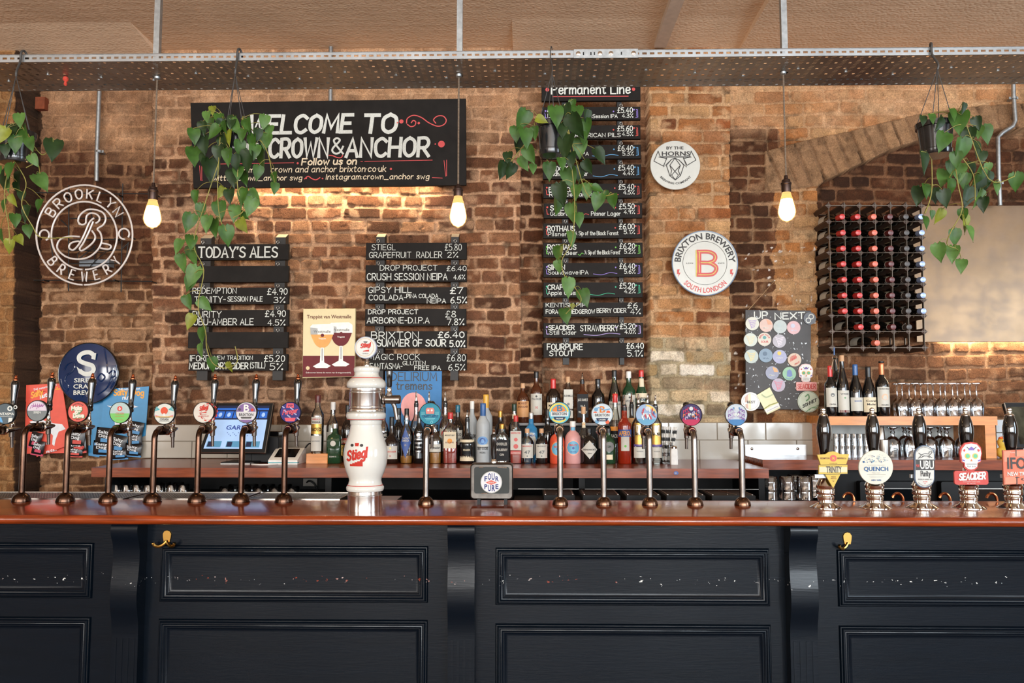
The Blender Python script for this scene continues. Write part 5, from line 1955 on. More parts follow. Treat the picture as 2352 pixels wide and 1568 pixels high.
def d_hello(p, cx, cy, r):
    gr = BM('leaf', (70, 150, 90))
    for i, (w_, dx) in enumerate((('Hola', -13), ('or', -6), ('Dolce', -10))):
        p.hand(w_, cx + dx + 1, cx + dx + 23 - (10 if i == 1 else 0), cy - 3 + i * 8, 8, 3.6, gr)
    p.done_ = None


def d_hello2(p, cx, cy, r):
    gr = BM('leaf', (70, 150, 90))
    cr = BM('milk', (240, 232, 214))
    for col_, o in ((gr, 1.2), (cr, 0)):
        for i, (w_, dx, ww) in enumerate((('Hola', -14, 22), ('or', -6, 11), ('Dove', -10, 23))):
            p.hand(w_, cx + dx + o, cx + dx + ww + o, cy - 4 + i * 8.5 + o, 8, 3.4, col_, jit=.02)
    p.arc('HAZY PALE ALE', cx, cy, 17, 2.6, INK, spread=40)
    p.text('SESSION', cx - 5, cx + 5, cy + 19, 2, INK)


def d_crush(p, cx, cy, r):
    p.poly(halfmoon(cx, cy + 2, r * .9, 180, 360), BM('lime', (126, 204, 110)))
    rd = BM('crush_red', (222, 88, 78))
    p.dot(cx, cy - 9, 6, rd)
    p.line([(cx, cy - 12), (cx - 2, cy - 8), (cx, cy - 6), (cx + 2, cy - 8), (cx, cy - 12)], 1.2, WHITE)
    p.text('CRUSH', cx - 10, cx + 10, cy + 5, 5, rd, bold=0)
    p.text('SESSION NEIPA', cx - 11, cx + 11, cy + 10, 2, rd, bold=0)
    p.text('DROP PROJECT', cx - 9, cx + 9, cy + 18, 2, rd, bold=0)


def d_coolada(p, cx, cy, r):
    tq = BM('tropic_teal', (96, 178, 184))
    for s in (-1, 1):
        for a in (20, 50, 80):
            p.line([(cx + s * 12, cy - 10), (cx + s * (12 + 9 * math.cos(R(a - 30))), cy - 10 - 8 * math.sin(R(a - 40)))], 2.4, tq)
        p.poly([(cx + s * 8, cy + 6), (cx + s * 21, cy + 2), (cx + s * 20, cy + 6), (cx + s * 8, cy + 7)], BM('tropic_pink', (226, 150, 160)))
    p.dot(cx, cy - 7, 8.5, BM('sunset', (226, 92, 62)))
    p.poly([(cx - 2.5, cy - 1), (cx + 2.5, cy - 1), (cx + 4, cy + 7), (cx - 4, cy + 7)], WHITE)
    p.poly([(cx - 21, cy + 6), (cx + 21, cy + 6), (cx + 20.5, cy + 8), (cx - 20.5, cy + 8)], BM('sand', (214, 176, 96)))
    p.text('COOLADA', cx - 10, cx + 10, cy + 15, 5, INK)
    for a, b in (((cx - 12, cy + 8.5), (cx + 12, cy + 8.5)), ((cx - 12, cy + 16.5), (cx + 12, cy + 16.5))):
        p.line([a, b], .8, INK)


STR = BM('stiegl_red', (206, 58, 46))


def stairs(p, x, y, w_, h, mt, n=5):
    pts = [(x, y), (x, y - h * .25)]
    for i in range(n):
        pts += [(x + w_ * i / n, y - h * (.25 + .75 * i / n)), (x + w_ * (i + 1) / n, y - h * (.25 + .75 * i / n))]
    pts += [(x + w_, y - h), (x + w_, y)]
    # build it as steps
    for i in range(n):
        p.poly([(x + w_ * i / n, y), (x + w_ * (i + 1) / n, y), (x + w_ * (i + 1) / n, y - h * (.3 + .7 * i / n)), (x + w_ * i / n, y - h * (.3 + .7 * i / n))], mt)


def d_stiegl(p, cx, cy, r):
    p.hand('Stiegl', cx - 9, cx + 10, cy - 4, 9, 2.2, STR, slant=.15, base2=cy - 8)
    stairs(p, cx - 4, cy + 1, 11, 4, STR)
    p.text('RADLER', cx - 7, cx + 7, cy + 5, 2.2, STR, bold=0)
    p.text('GRAPEFRUIT', cx - 13, cx + 13, cy + 10, 3.4, STR, bold=0)
    x, z = p.f(cx, cy)
    p.mb(STR).ring(x, z, r * .70 * p.k, r * .72 * p.k, p.y, 40)
    for a in range(12):
        p.mb(STR).ring(x, z, r * .78 * p.k, r * .86 * p.k, p.y, 4, R(a * 30), R(a * 30 + 17))


def d_brix_purple(p, cx, cy, r):
    p.poly(halfmoon(cx, cy + 1, r * .9, 8, 172), BM('violet', (134, 104, 158)))
    p.text('B', cx - 7, cx + 7, cy - 2, 17, WHITE, bold=1)
    p.text('BRIXTON', cx - 17, cx + 17, cy + 8, 6.5, INK)
    p.poly([(cx - 13, cy + 10), (cx + 13, cy + 10), (cx + 11, cy + 14), (cx - 11, cy + 14)], INK)
    p.dot(cx + 14, cy - 6, 3.5, BM('straw', (206, 72, 60)))
    p.dot(cx - 15, cy - 7, 3.2, INK)
    p.poly(halfmoon(cx, cy + 2, r * .86, 225, 315), BM('violet', (134, 104, 158)))


def d_forager(p, cx, cy, r):
    pk_ = BM('hot_pink', (226, 92, 108))
    for a in range(14):
        p.line([(cx - 18 + (a * 7) % 36, cy - 14 + (a * 11) % 28), (cx - 14 + (a * 7) % 36, cy - 11 + (a * 11) % 28)], 2.6, BM('berry_pale', (172, 176, 214)))
    p.poly([(cx - 8, cy - 21), (cx + 8, cy - 21), (cx + 9, cy - 11), (cx - 9, cy - 11)], pk_)
    p.poly([(cx - 13, cy + 12), (cx + 13, cy + 12), (cx + 10, cy + 20), (cx - 10, cy + 20)], pk_)
    p.done_ = 0
    p.text('PIP', cx - 5, cx + 6, cy - 13, 5, BM('berry_dark', (70, 40, 90)))
    p.hand('Forager', cx - 17, cx + 16, cy + 5, 10, 2, pk_, slant=.25, base2=cy)


def d_crafty(p, cx, cy, r):
    lt = BM('pale_aqua', (130, 206, 214))
    for s in (-1, 1):
        for a in range(4):
            p.line([(cx + s * 12, cy - 4 + a * 2), (cx + s * 20, cy - 4 + a * 2)], .8, lt)
    p.poly([(cx - 10, cy - 9), (cx - 7, cy - 14), (cx + 7, cy - 14), (cx + 10, cy - 9), (cx + 9, cy), (cx - 9, cy)], BM('apple_pink', (230, 144, 134)))
    p.text('CRAFTY APPLE', cx - 18, cx + 18, cy + 8, 5.5, BM('deep_blue', (26, 70, 120)))
    p.line([(cx - 11, cy + 11), (cx + 11, cy + 11)], 1.2, lt)
    p.line([(cx - 9, cy + 14), (cx + 9, cy + 14)], 1.2, lt)
    x, z = p.f(cx, cy + 20)
    p.mb(lt).ring(x, z, 2 * p.k, 3.2 * p.k, p.y, 20)
    for sx in (-1, 1):
        p.dot(cx + sx * 4, cy - 8, 2.4, WHITE)


def d_brix(c1, c2, words):
    def f(p, cx, cy, r):
        x, z = p.f(cx, cy)
        if c1 == 'yellow':
            p.mb(BM('orange', (224, 130, 62))).ring(x, z, 0, r * .62 * p.k, p.y, 32, R(15), R(165))
            p.mb(BM('badge_yellow', (226, 206, 90))).ring(x, z, r * .72 * p.k, r * .88 * p.k, p.y, 32, R(8), R(172))
            p.mb(BM('badge_yellow', (226, 206, 90))).ring(x, z, r * .72 * p.k, r * .88 * p.k, p.y, 20, R(222), R(318))
        else:
            for a, (dx, dy) in enumerate(((-14, -11), (14, -4), (-9, 1), (16, 3), (-16, -2), (12, 18), (-12, 17))):
                p.dot(cx + dx, cy + dy, 4.5, BM('flame', (228, 100, 62)) if a % 3 else BM('badge_blue', (110, 160, 196)))
            p.line([(cx - 18, cy - 10), (cx - 8, cy - 15), (cx + 4, cy - 10), (cx + 17, cy - 12)], 2.2, BM('badge_blue', (110, 160, 196)), smooth=True)
        p.text('B', cx - 7, cx + 7, cy - 4, 15, BM(c2, (60, 120, 150) if c1 == 'yellow' else (214, 120, 40)), bold=1)
        p.poly([(cx - 21, cy - 3), (cx + 21, cy - 3), (cx + 20, cy + 8), (cx - 20, cy + 8)], BM('badge_mist', (216, 222, 222)))
        p.poly([(cx - 14, cy + 9), (cx + 14, cy + 9), (cx + 11, cy + 16), (cx - 11, cy + 16)], BM('badge_ink', (34, 44, 74)))
        return words
    return f


def d_brix_top(p, cx, cy, words):
    p.text('BRIXTON', cx - 17, cx + 17, cy + 5, 6.5, INK)
    p.text(words, cx - 8, cx + 8, cy + 14, 3, WHITE)


def d_pils(p, cx, cy, r):
    rnd = random.Random(3)
    p.poly(halfmoon(cx, cy, r * .9, 5, 100), BM('straw_yellow', (226, 196, 110)))
    p.poly(halfmoon(cx, cy, r * .9, 205, 335), BM('badge_sky', (104, 164, 196)))
    for a in range(12):
        x, y = cx + rnd.uniform(-17, 15), cy + rnd.uniform(-12, 8)
        p.line([(x, y), (x + rnd.uniform(-4, 4), y - 5), (x + rnd.uniform(-2, 6), y + 4)], 2, rnd.choice([BM('hot_red', (196, 70, 80)), BM('badge_ink2', (60, 90, 150)), WHITE, BM('hot_red', (196, 70, 80))]), smooth=True)
    p.dot(cx + 2, cy - 14, 5, BM('silver', (206, 210, 214)))
    p.text('PILS', cx - 9, cx + 10, cy + 3, 6.5, WHITE)


def d_ipa(c1, c2, c3):
    def f(p, cx, cy, r):
        rnd = random.Random(len(c1) + 5)
        p.poly(halfmoon(cx, cy + 3, r * .88, 200, 340), BM(c1, c2))
        for a in range(9):
            for s in (-1, 1):
                y = cy - 13 + a * 3
                x = 3 + (a * 5) % 15
                p.line([(cx + s * x, y), (cx + s * (x + 4), y - 3), (cx + s * (x + 5), y + 3)], 1.8, rnd.choice([BM('ipa_lilac', (186, 170, 206)), BM(c1, c2), BM(c1 + 'b', c3)]), smooth=True)
        p.dot(cx, cy - 14, 4.5, BM('silver', (206, 210, 214)))
        p.text('IPA', cx - 7, cx + 8, cy + 3, 6.5, WHITE)
    return f


def beer_tap(label, bx, by, mx, my, Y, metal, base_metal, tall, base_c, draw, group, spout_px=None):
    k = pxs(Y)
    xb = P(bx, by, Y).x
    t = thing('beer_tap', label, 'beer tap', (xb, Y, ZBAR), group=group)
    q = P(mx, my, Y + 0.06)
    ze = P(mx, my + 38, Y + 0.07).z - ZBAR          # barrel axis height
    x2 = q.x - xb                                   # barrel runs back and slightly sideways under its badge
    xm = x2 * 0.35
    mb = MB(base_metal)
    rb = 0.036 if tall else 0.031
    mb.lathe([(rb, 0), (rb * 1.02, .003), (rb, .006)] + [(rb * .97 * math.cos(R(a)), .006 + rb * .9 * math.sin(R(a))) for a in range(0, 75, 12)] + [(.012, rb * .98)], (0, 0, 0), 28)
    part('base', mb, t)
    mb = MB(metal)
    bend = .032
    pts = [(0, 0, .02), (0, 0, ze * .5), (0, 0, ze - bend)] + [(xm * .25 * i / 6, bend * (1 - math.cos(R(90 * i / 6))), ze - bend + bend * math.sin(R(90 * i / 6))) for i in range(1, 7)] + [(xm * .5, .055, ze)]
    mb.tube(pts, 0.0118, 14)
    part('column', mb, t)
    mb = MB(base_metal)
    mb.tube([(xm * .3, .03, ze), (xm * .4, .04, ze), (xm * .75, .085, ze), (x2 * .45, .095, ze)], [.0135, .0185, .0195, .016], 18)
    part('barrel', mb, t)
    fx = x2 * .55
    mb = MB(CHROME)
    mb.lathe([(.018, -.006), (.021, -.003), (.021, .003), (.017, .006)], (x2 * .48, .104, ze), 18, axis='y')
    part('shank_ring', mb, t)
    mb = MB(DKSTEEL)
    mb.tube([(x2 * .48, .104, ze), (fx, .13, ze), (fx + x2 * .1, .16, ze + .002), (fx + x2 * .2, .19, ze + .004)], [.010, .012, .012, .005], 12)
    mb.tube([(fx, .15, ze), (fx, .152, ze - .03), (fx, .154, ze - .032), (fx, .158, ze - .075)], [.011, .010, .007, .006], 12)
    part('faucet', mb, t)
    mb = MB(CHROME)
    mb.lathe([(.007, .0), (.0105, .008), (.011, .016), (.007, .022), (.0085, .028), (.006, .04), (.006, .065)], (fx, .15, ze + .008), 14)
    part('lever_collar', mb, t)
    mb = MB(GLOSSBLACK)
    if tall:
        zt = P(mx, my - 76, Y + .17).z - ZBAR
        z0 = ze + .068
        H = zt - z0
        prof = [(.008, 0), (.013, .004), (.013, .012), (.0105, .016), (.0125, .02), (.0115, .03), (.010, H * .3), (.0125, H * .6), (.0165, H * .85), (.0165, H * .93), (.011, H)]
        mb.xf = Matrix.Translation((fx, .15, z0)) @ Matrix.Rotation(R(-5), 4, 'X')
        mb.lathe(prof, (0, 0, 0), 18)
        part('handle', mb, t)
        mb = MB(COPPER)
        mb.xf = Matrix.Translation((fx, .15, z0)) @ Matrix.Rotation(R(-5), 4, 'X')
        mb.lathe([(.009, H), (.009, H + .004), (.007, H + .006), (.0085, H + .009), (.006, H + .012), (.006, H + .018), (.003, H + .023)], (0, 0, 0), 14)
        part('finial', mb, t)
    else:
        zt = P(mx, my - 28, Y + .15).z - ZBAR
        mb.lathe([(.008, ze + .05), (.011, ze + .07), (.012, zt - .02), (.014, zt - .008), (.010, zt), (.003, zt + .003)], (fx, .15, 0), 16)
        part('handle', mb, t)
    mb = MB(CHROME)
    qm = P(mx, my + 24, Y + .06)
    mb.tube([(q.x - xb, .068, qm.z - ZBAR + .004), (xm * .8, .075, ze + .012)], .0045, 8)
    part('badge_stem', mb, t)
    badge(t, mx, my, 24.5 if tall else 25.5, Y + .055, base_c, draw, RUBBER if tall else DKSTEEL)
    return t


GL, GRT = 'bronze taps on the left of the bar', 'steel taps on the right of the bar'
LEFT = [(-55, 1147, 12, 950, 'bronze beer tap with a grey lens badge, cut by the left picture edge', BM('ghost', (96, 108, 114)), d_ghost),
        (49, 1148, 86, 943, 'bronze beer tap with a grey badge with a purple and white top', BM('siren', (132, 138, 138)), d_siren),
        (150, 1149, 180, 945, 'bronze beer tap with a coral red badge and cream script', BM('hola', (226, 104, 92)), d_hello2),
        (248, 1151, 276, 947, 'bronze beer tap with a green and pale grey badge', BM('crush', (186, 206, 202)), d_crush),
        (350, 1152, 378, 950, 'bronze beer tap with a white tropical sunset badge', BM('coolada', (222, 224, 214)), d_coolada),
        (452, 1153, 468, 947, 'bronze beer tap with a white badge ringed in red dashes', BM('stiegl', (228, 220, 208)), d_stiegl),
        (553, 1153, 566, 947, 'bronze beer tap with a purple and white badge before the till screen', BM('brix', (222, 220, 222)), d_brix_purple),
        (652, 1153, 667, 947, 'bronze beer tap with a dark blue badge and pink script', BM('forager', (52, 48, 120)), d_forager)]
for bx, by, mx, my, lab, bm, dr in LEFT:
    beer_tap(lab, bx, by, mx, my, 3.25, BRONZE, BRONZE, True, bm, dr, GL)
RIGHT = [(978, 1157, 988, 950, 'steel beer tap with a turquoise badge, alone beside the white tower', BM('crafty', (46, 142, 164)), d_crafty, None),
         (1287, 1158, 1285, 948, 'steel beer tap with a yellow and orange badge', BM('brixy', (92, 176, 196)), d_brix('yellow', 'b_teal', ''), 'PALE ALE'),
         (1387, 1158, 1383, 951, 'steel beer tap with a pale blue and orange badge', BM('brixo', (200, 214, 220)), d_brix('blue', 'b_orange', ''), 'LAGER'),
         (1493, 1160, 1485, 952, 'steel beer tap with a sky blue, red and yellow badge', BM('pils', (150, 176, 208)), d_pils, None),
         (1597, 1161, 1587, 952, 'steel beer tap with a dark crimson and navy badge', BM('ipar', (58, 46, 92)), d_ipa('ipa_crimson', (186, 44, 84), (214, 120, 70)), None),
         (1706, 1165, 1691, 952, 'steel beer tap with a pale blue and purple badge, rightmost before the hand pumps', BM('ipab', (196, 206, 214)), d_ipa('ipa_blue', (72, 128, 182), (128, 90, 160)), None)]
for bx, by, mx, my, lab, bm, dr, words in RIGHT:
    t = beer_tap(lab, bx, by, mx, my, 3.18, DKSTEEL, M('dark_bronze', (104, 78, 62), .25, 1.0, noise=.3), False, bm, dr, GRT)
    if words:
        p = Pen(t, 3.18 + .055, .0056)
        d_brix_top(p, mx, my, words)
        bo = [c for c in t.children if c.name.startswith('badge') and not c.name.startswith('badge_')][0]
        for mb in p.m.values():
            part('badge_print', mb, bo, smooth=0)

# ------------------------------------------------------------------ drip trays let into the left of the bar
mesh_st = M('drip_mesh_steel', (104, 104, 102), .35, .9, noise=.5, nscale=400)
for i, (a, b, lab) in enumerate(((-160, 292, 'perforated steel drip tray at the far left of the bar'), (300, 560, 'perforated steel drip tray under the middle of the bronze taps'), (566, 786, 'perforated steel drip tray left of the white tower'))):
    xa, xb2 = P(a, 1145, 3.36).x, P(b, 1145, 3.36).x
    t = thing('drip_tray', lab, 'drip tray', ((xa + xb2) / 2, 3.335, ZBAR - .03))
    hw = (xb2 - xa) / 2 - .004
    mb = MB(STEEL)
    mb.box(-hw, hw, 0, .006, 0, .033); mb.box(-hw, hw, .244, .25, 0, .033); mb.box(-hw, -hw + .006, .006, .244, 0, .033); mb.box(hw - .006, hw, .006, .244, 0, .033)
    mb.box(-hw, hw, 0, .25, -.004, 0)
    part('pan', mb, t)
    mb = MB(mesh_st)
    n_ = int(hw * 2 / .012)
    for j in range(n_):
        x = -hw + .01 + j * (2 * hw - .02) / n_
        mb.box(x, x + .006, .006, .244, .026, .030)
    for j in range(12):
        mb.box(-hw + .006, hw - .006, .01 + j * .02, .014 + j * .02, .0262, .0302)
    part('grille', mb, t)
# a bearer the trays and the back edge of the top rest on
mb = MB(dark)
mb.box(-2.75, P(905, 1146, 3.36).x, 3.30, 3.60, 0, ZBAR - .036)
mb.box(P(905, 1146, 3.36).x, 2.6, 3.27, 3.33, 0, ZBAR + zb_ - .002)
mb.box(-2.75, 2.6, 3.02, 3.25, ZBAR - .11, ZBAR + zb_ - .002)
tag(part('cabinet_base', mb, None, smooth=0), 'dark cabinet work behind the bar front carrying the bar top', 'cabinet')
mb = MB(STEEL)
mb.box(P(790, 1146, 3.36).x + .05, P(905, 1146, 3.36).x, 3.34, 3.58, ZBAR - .034, ZBAR - .012)
tag(part('ice_lid', mb, None, smooth=0), 'flat steel lid let in behind the white ceramic tower', 'lid')

# ------------------------------------------------------------------ white ceramic tower
YT = 3.0
kt = pxs(YT)
t = thing('ceramic_beer_tower', 'tall white ceramic beer tower with chrome bands and red lettering', 'beer tap', (P(838, 1172, YT).x, YT, ZBAR))
TCHR = M('tower_polished_steel', (236, 234, 230), .2, 1.0, noise=.03)
CER = M('white_glazed_ceramic', (206, 206, 199), 0.12, noise=.02, coat=.5)
zy = lambda zy_: P(838, 740 + zy_ / 3.562, YT).z - ZBAR
rz = lambda r: r / 3.562 * kt


def lath(rows):
    return [(rz(r), zy(y)) for y, r in rows]


def tower_part(nm, rows, mat):
    mb = MB(mat)
    prof = lath(rows)
    mb.lathe(prof, (0, 0, 0), 56)
    return part(nm, mb, t)


zb0 = zy(1478)
mb = MB(TCHR)
mb.lathe([(rz(137), 0), (rz(138), .004), (rz(137), zy(1420)), (rz(139), zy(1414)), (rz(139), zy(1408)), (rz(135), zy(1404)), (rz(135), zy(1376))], (0, 0, 0), 56)
part('base_ring', mb, t)
body = tower_part('lower_body', [(1378, 134), (1374, 146), (1360, 152), (1345, 152), (1330, 142), (1320, 136), (1290, 130), (1270, 133), (1240, 146), (1200, 161), (1150, 173), (1090, 178), (1040, 175), (1000, 166), (960, 153), (910, 138), (870, 128), (838, 124), (832, 128), (805, 128), (798, 134), (792, 150), (780, 158), (765, 161), (745, 159), (733, 145), (731, 130)], CER)
tower_part('chrome_band', [(732, 132), (726, 137), (715, 137), (708, 134), (700, 137), (690, 137), (686, 134), (680, 136), (585, 136), (580, 139), (572, 139), (566, 134), (560, 136), (542, 136), (540, 130)], TCHR)
tower_part('top_cap', [(542, 140), (536, 152), (522, 160), (505, 161), (488, 155), (470, 140), (455, 122), (440, 104), (425, 97), (412, 97), (404, 103), (390, 106), (375, 104), (364, 92), (360, 60), (358, 10)], CER)
for y, r in ((1328, 141.5), (791, 151), (455, 123)):
    mb = MB(STR)
    mb.lathe([(rz(r) - .0005, -.0012), (rz(r) + .0008, -.001), (rz(r) + .0008, .001), (rz(r) - .0005, .0012)], (0, 0, zy(y)), 56, cap=False)
    part('red_line', mb, t)
# lettering wrapped on the belly
tl = t.location


def belly(px, py, lift=.0012):
    """pixel -> point on the tower's belly"""
    y_ = (py - 740) * 3.562
    rows = [(1270, 133), (1240, 146), (1200, 161), (1150, 173), (1090, 178), (1040, 175), (1000, 166), (960, 153), (910, 138)]
    r = rz(np.interp(y_, [a for a, b in rows][::-1], [b for a, b in rows][::-1])) + lift
    x = P(px, py, YT).x - tl.x
    x *= (YT - r * .9) / YT
    return (x, -math.sqrt(max(r * r - x * x, 1e-6)), P(px, py, YT).z - tl.z)


mb = MB(STR)


def bhand(txt, x0, x1, base, cap, wt, slant=0, rise=0):
    m2 = MB(STR)
    m2.hand(txt, x0, -base, cap, wt, 0, fit=x1 - x0, slant=slant, dense=.7)
    vs = []
    for i, (x, y, z) in enumerate(m2.v):
        vs.append(belly(x, -z - rise * (x - x0) / (x1 - x0), .0014 - y))
    mb.add(vs, m2.f)


bhand('Stiegl', 805, 852, 1055, 21, 4.6, .1, 9)
for i in range(5):
    x0, x1, h = 812 + i * 6.2, 812 + (i + 1) * 6.2, 5 + i * 2.2
    mb.add([belly(x0, 1067), belly(x1, 1067), belly(x1, 1067 - h), belly(x0, 1067 - h)], [(0, 1, 2, 3)])
part('lettering', mb, t, smooth=0)
mb = MB(INK)
for a in ((817, 1020), (840, 1020)):
    mb.add([belly(a[0] + 4 * math.cos(R(s)), a[1] + 3.4 * math.sin(R(s))) for s in range(0, 360, 30)], [tuple(range(11, -1, -1))])
mb.use(STR)
mb.add([belly(824, 1015), belly(834, 1015), belly(833, 1022), belly(825, 1022)], [(3, 2, 1, 0)])
part('crest', mb, t, smooth=0)
mb = MB(CHROME)
mb.lathe([(.013, zy(360)), (.013, zy(352)), (.008, zy(346)), (.012, zy(338)), (.007, zy(330)), (.011, zy(322)), (.006, zy(314)), (.008, zy(300))], (0, 0, 0), 16)
part('badge_stem', mb, t)


def d_tower(p, cx, cy, r):
    x, z = p.f(cx, cy)
    p.mb(BM('gold_line', (214, 170, 110))).ring(x, z, r * .79 * p.k, r * .82 * p.k, p.y, 40)
    p.hand('Stiegl', cx - 11, cx + 11, cy + 1, 9, 2.4, STR, slant=.12, base2=cy - 3)
    stairs(p, cx - 6, cy + 9, 14, 5, STR)
    p.text('Goldbrau', cx - 7, cx + 7, cy + 15, 3, INK, bold=0)
    p.poly([(cx - 5, cy - 14), (cx + 5, cy - 14), (cx + 3, cy - 11), (cx - 3, cy - 11)], INK)


badge(t, 840, 798, 25.5, YT - .012, BM('tower', (228, 228, 220)), d_tower, M('pearl_blue_rim', (168, 180, 206), .2), ph=.014)
zf_ = P(880, 917, YT).z - tl.z
mb = MB(DKSTEEL)
mb.lathe([(.019, rz(136)), (.020, rz(136) + .006), (.016, rz(136) + .01), (.016, rz(136) + .045), (.0165, rz(136) + .052), (.0165, rz(136) + .062), (.012, rz(136) + .066)], (0, 0.0, zf_), 18, axis='x')
mb.tube([(rz(136) + .035, .01, zf_ - .01), (rz(136) + .043, .012, zf_ - .03), (rz(136) + .05, .014, zf_ - .075)], [.009, .008, .007], 12)
part('faucet', mb, t)
hx = P(894, 900, YT).x - tl.x
mb = MB(CHROME)
mb.lathe([(.010, zf_ + .012), (.012, zf_ + .02), (.008, zf_ + .028), (.010, zf_ + .036), (.007, zf_ + .045)], (hx, 0, 0), 14)
part('lever_collar', mb, t)
mb = MB(GLOSSBLACK)
mb.lathe([(.008, zf_ + .045), (.010, zf_ + .05), (.012, zf_ + .095), (.0125, zf_ + .105), (.009, zf_ + .108)], (hx, 0, 0), 16)
part('handle', mb, t)

# ------------------------------------------------------------------ square lens font with a round badge
YS = 3.2
t = thing('square_beer_font', 'squat dark metal beer font with a round blue lettered badge', 'beer tap', (P(1129, 1145, YS).x, YS, ZBAR))
f = local(t.location)
a, b = f(1080, 1146, YS - .03), f(1178, 1065, YS - .03)
z0 = max(.004, a[1])
mb = MB(M('dull_pewter', (74, 70, 66), .35, .9, noise=.3, nscale=30))
mb.prism(rrect(a[0], b[0], z0, b[1], .012), -.03, .05, .005)
part('case', mb, t)
a2, b2 = f(1089, 1133, YS - .031), f(1170, 1072, YS - .031)
mb = MB(M('green_black_panel', (26, 31, 28), .3, noise=.1, spec=.2))
mb.prism(rrect(a2[0], b2[0], a2[1], b2[1], .009), -.0325, -.028)
part('front_panel', mb, t)
mb = MB(CHROME)  # bright ribbons painted in as light glinting along the panel edge
mb.ribbon([(a2[0] + .02, b2[1] - .001), (a2[0] + .035, b2[1] - .001)], .003, -.0328)
mb.ribbon([(b2[0] - .045, b2[1] - .001), (b2[0] - .012, b2[1] - .003)], .003, -.0328)
mb.ribbon([(a2[0] + .03, a2[1] + .001), (a2[0] + .05, a2[1] + .001)], .003, -.0328)
part('panel_glint', mb, t, label='painted bright glints on the panel edge')
for sx in (-.055, .05):
    mb = MB(RUBBER)
    mb.box(sx, sx + .012, -.02, .04, 0, z0 + .002)
    part('foot', mb, t)


def d_four(p, cx, cy, r):
    nv = BM('four_navy', (40, 48, 120))
    for w_, top in (('FOUR', True), ('PURE', False)):
        xs_ = [cx - 17, cx - 8.5, cx, cx + 8.5, cx + 17]
        for i, ch in enumerate(w_):
            mid = abs((xs_[i] + xs_[i + 1]) / 2 - cx) < 5
            h = 15 if mid else 11.5
            if top:
                p.text(ch, xs_[i] + .5, xs_[i + 1] - .5, cy - (6 if mid else 2.5), h, nv)
            else:
                p.text(ch, xs_[i] + .5, xs_[i + 1] - .5, cy + (20 if mid else 15), h - 1, nv)
    p.poly([(cx - 13, cy + .5), (cx, cy - 5), (cx + 13, cy + .5), (cx, cy + 6)], BM('four_coral', (226, 112, 96)))


def d_four2(p, cx, cy, r):
    d_four(p, cx, cy, r)


badge(t, 1128.5, 1107, 24.5, YS - .038, BM('four', (232, 232, 234)), d_four2, WHITE, ph=.004)
p = Pen(t, YS - .038, .006)
p.text('STOUT', 1122, 1135, 1109, 3, WHITE)
p.done([c for c in t.children if c.name.startswith('badge')][0], 'badge_print')
hx = f(1134, 1050, YS + .02)
mb = MB(CHROME)
mb.lathe([(.012, b[1] - .002), (.013, b[1] + .004), (.010, b[1] + .012), (.0075, b[1] + .016)], (hx[0], .02, 0), 16)
part('lever_collar', mb, t)
mb = MB(GLOSSBLACK)
zt_h = f(1134, 996, YS + .02)[1]
mb.lathe([(.008, b[1] + .016), (.010, b[1] + .03), (.0125, zt_h - .02), (.012, zt_h - .006), (.008, zt_h)], (hx[0], .02, 0), 16)
part('handle', mb, t)
mb = MB(CHROME)
mb.lathe([(.006, zt_h), (.007, zt_h + .006), (.005, zt_h + .009), (.007, zt_h + .014), (.003, zt_h + .02)], (hx[0], .02, 0), 14)
part('finial', mb, t)

# ------------------------------------------------------------------ hand pumps
YH = 3.12
kh = pxs(YH)
PUMPS = 'chrome and black hand pumps'


def hand_pump(label, px, clip):
    t = thing('hand_pump', label, 'hand pump', (P(px, 1158, YH).x, YH, ZBAR), group=PUMPS)
    H = lambda y: max(0.0, P(px, y, YH).z - ZBAR)
    mb = MB(CHROME)
    z = [(1159, 34.5), (1157.5, 34.5), (1156, 31), (1153, 26), (1150, 21), (1147, 17.5), (1143, 16.5), (1138, 18), (1134, 18.5), (1131, 16.5), (1130, 16), (1128.5, 19), (1127, 20), (1117, 20), (1115, 19), (1112, 20), (1108, 21), (1102, 18), (1095, 14.5), (1086, 11.5), (1076, 10), (1060, 9)]
    z0 = H(1159)
    mb.lathe([(r * kh, max(0, H(y) - z0)) for y, r in z], (0, 0, 0), 36)
    part('base', mb, t)
    mb = MB(GLOSSBLACK)
    hz = [(1062, 8), (1045, 9), (1030, 10.5), (1012, 13.5), (996, 15.5), (982, 15.5), (968, 13), (958, 10), (954, 9)]
    mb.lathe([(r * kh, H(y)) for y, r in hz], (0, 0, 0), 28)
    part('handle', mb, t)
    mb = MB(CHROME)
    mb.lathe([(r * kh, H(y)) for y, r in [(955, 9.5), (953, 9.8), (951, 8.5), (949, 5), (947.5, 4.5), (946, 5.8), (944.5, 5.8), (943, 4.6), (941.5, 5.6), (939, 5.4), (936.5, 3), (935.5, .6)]], (0, 0, 0), 20)
    part('finial', mb, t)
    mb = MB(M('copper_spout', (176, 104, 66), .2, 1.0))
    q = P(px + 52, 1150, 3.31) - t.location
    mb.tube([(q.x + .022 * math.cos(R(a)), q.y, .003 + .030 * max(0, math.sin(R(a)))) for a in range(0, 160, 12)], .0055, 10)
    part('spout', mb, t)
    mb = MB(M('bracket_grey', (176, 182, 184), .3, .4))
    yc = YH - .045
    a, b = local(t.location)(px - 22, 1098, yc), local(t.location)(px + 8, 1090, yc)
    mb.box(a[0], b[0], -.033, -.020, a[1], b[1])
    part('clip_bracket', mb, t)
    clip(t, px)
    return t


YC = YH - .045


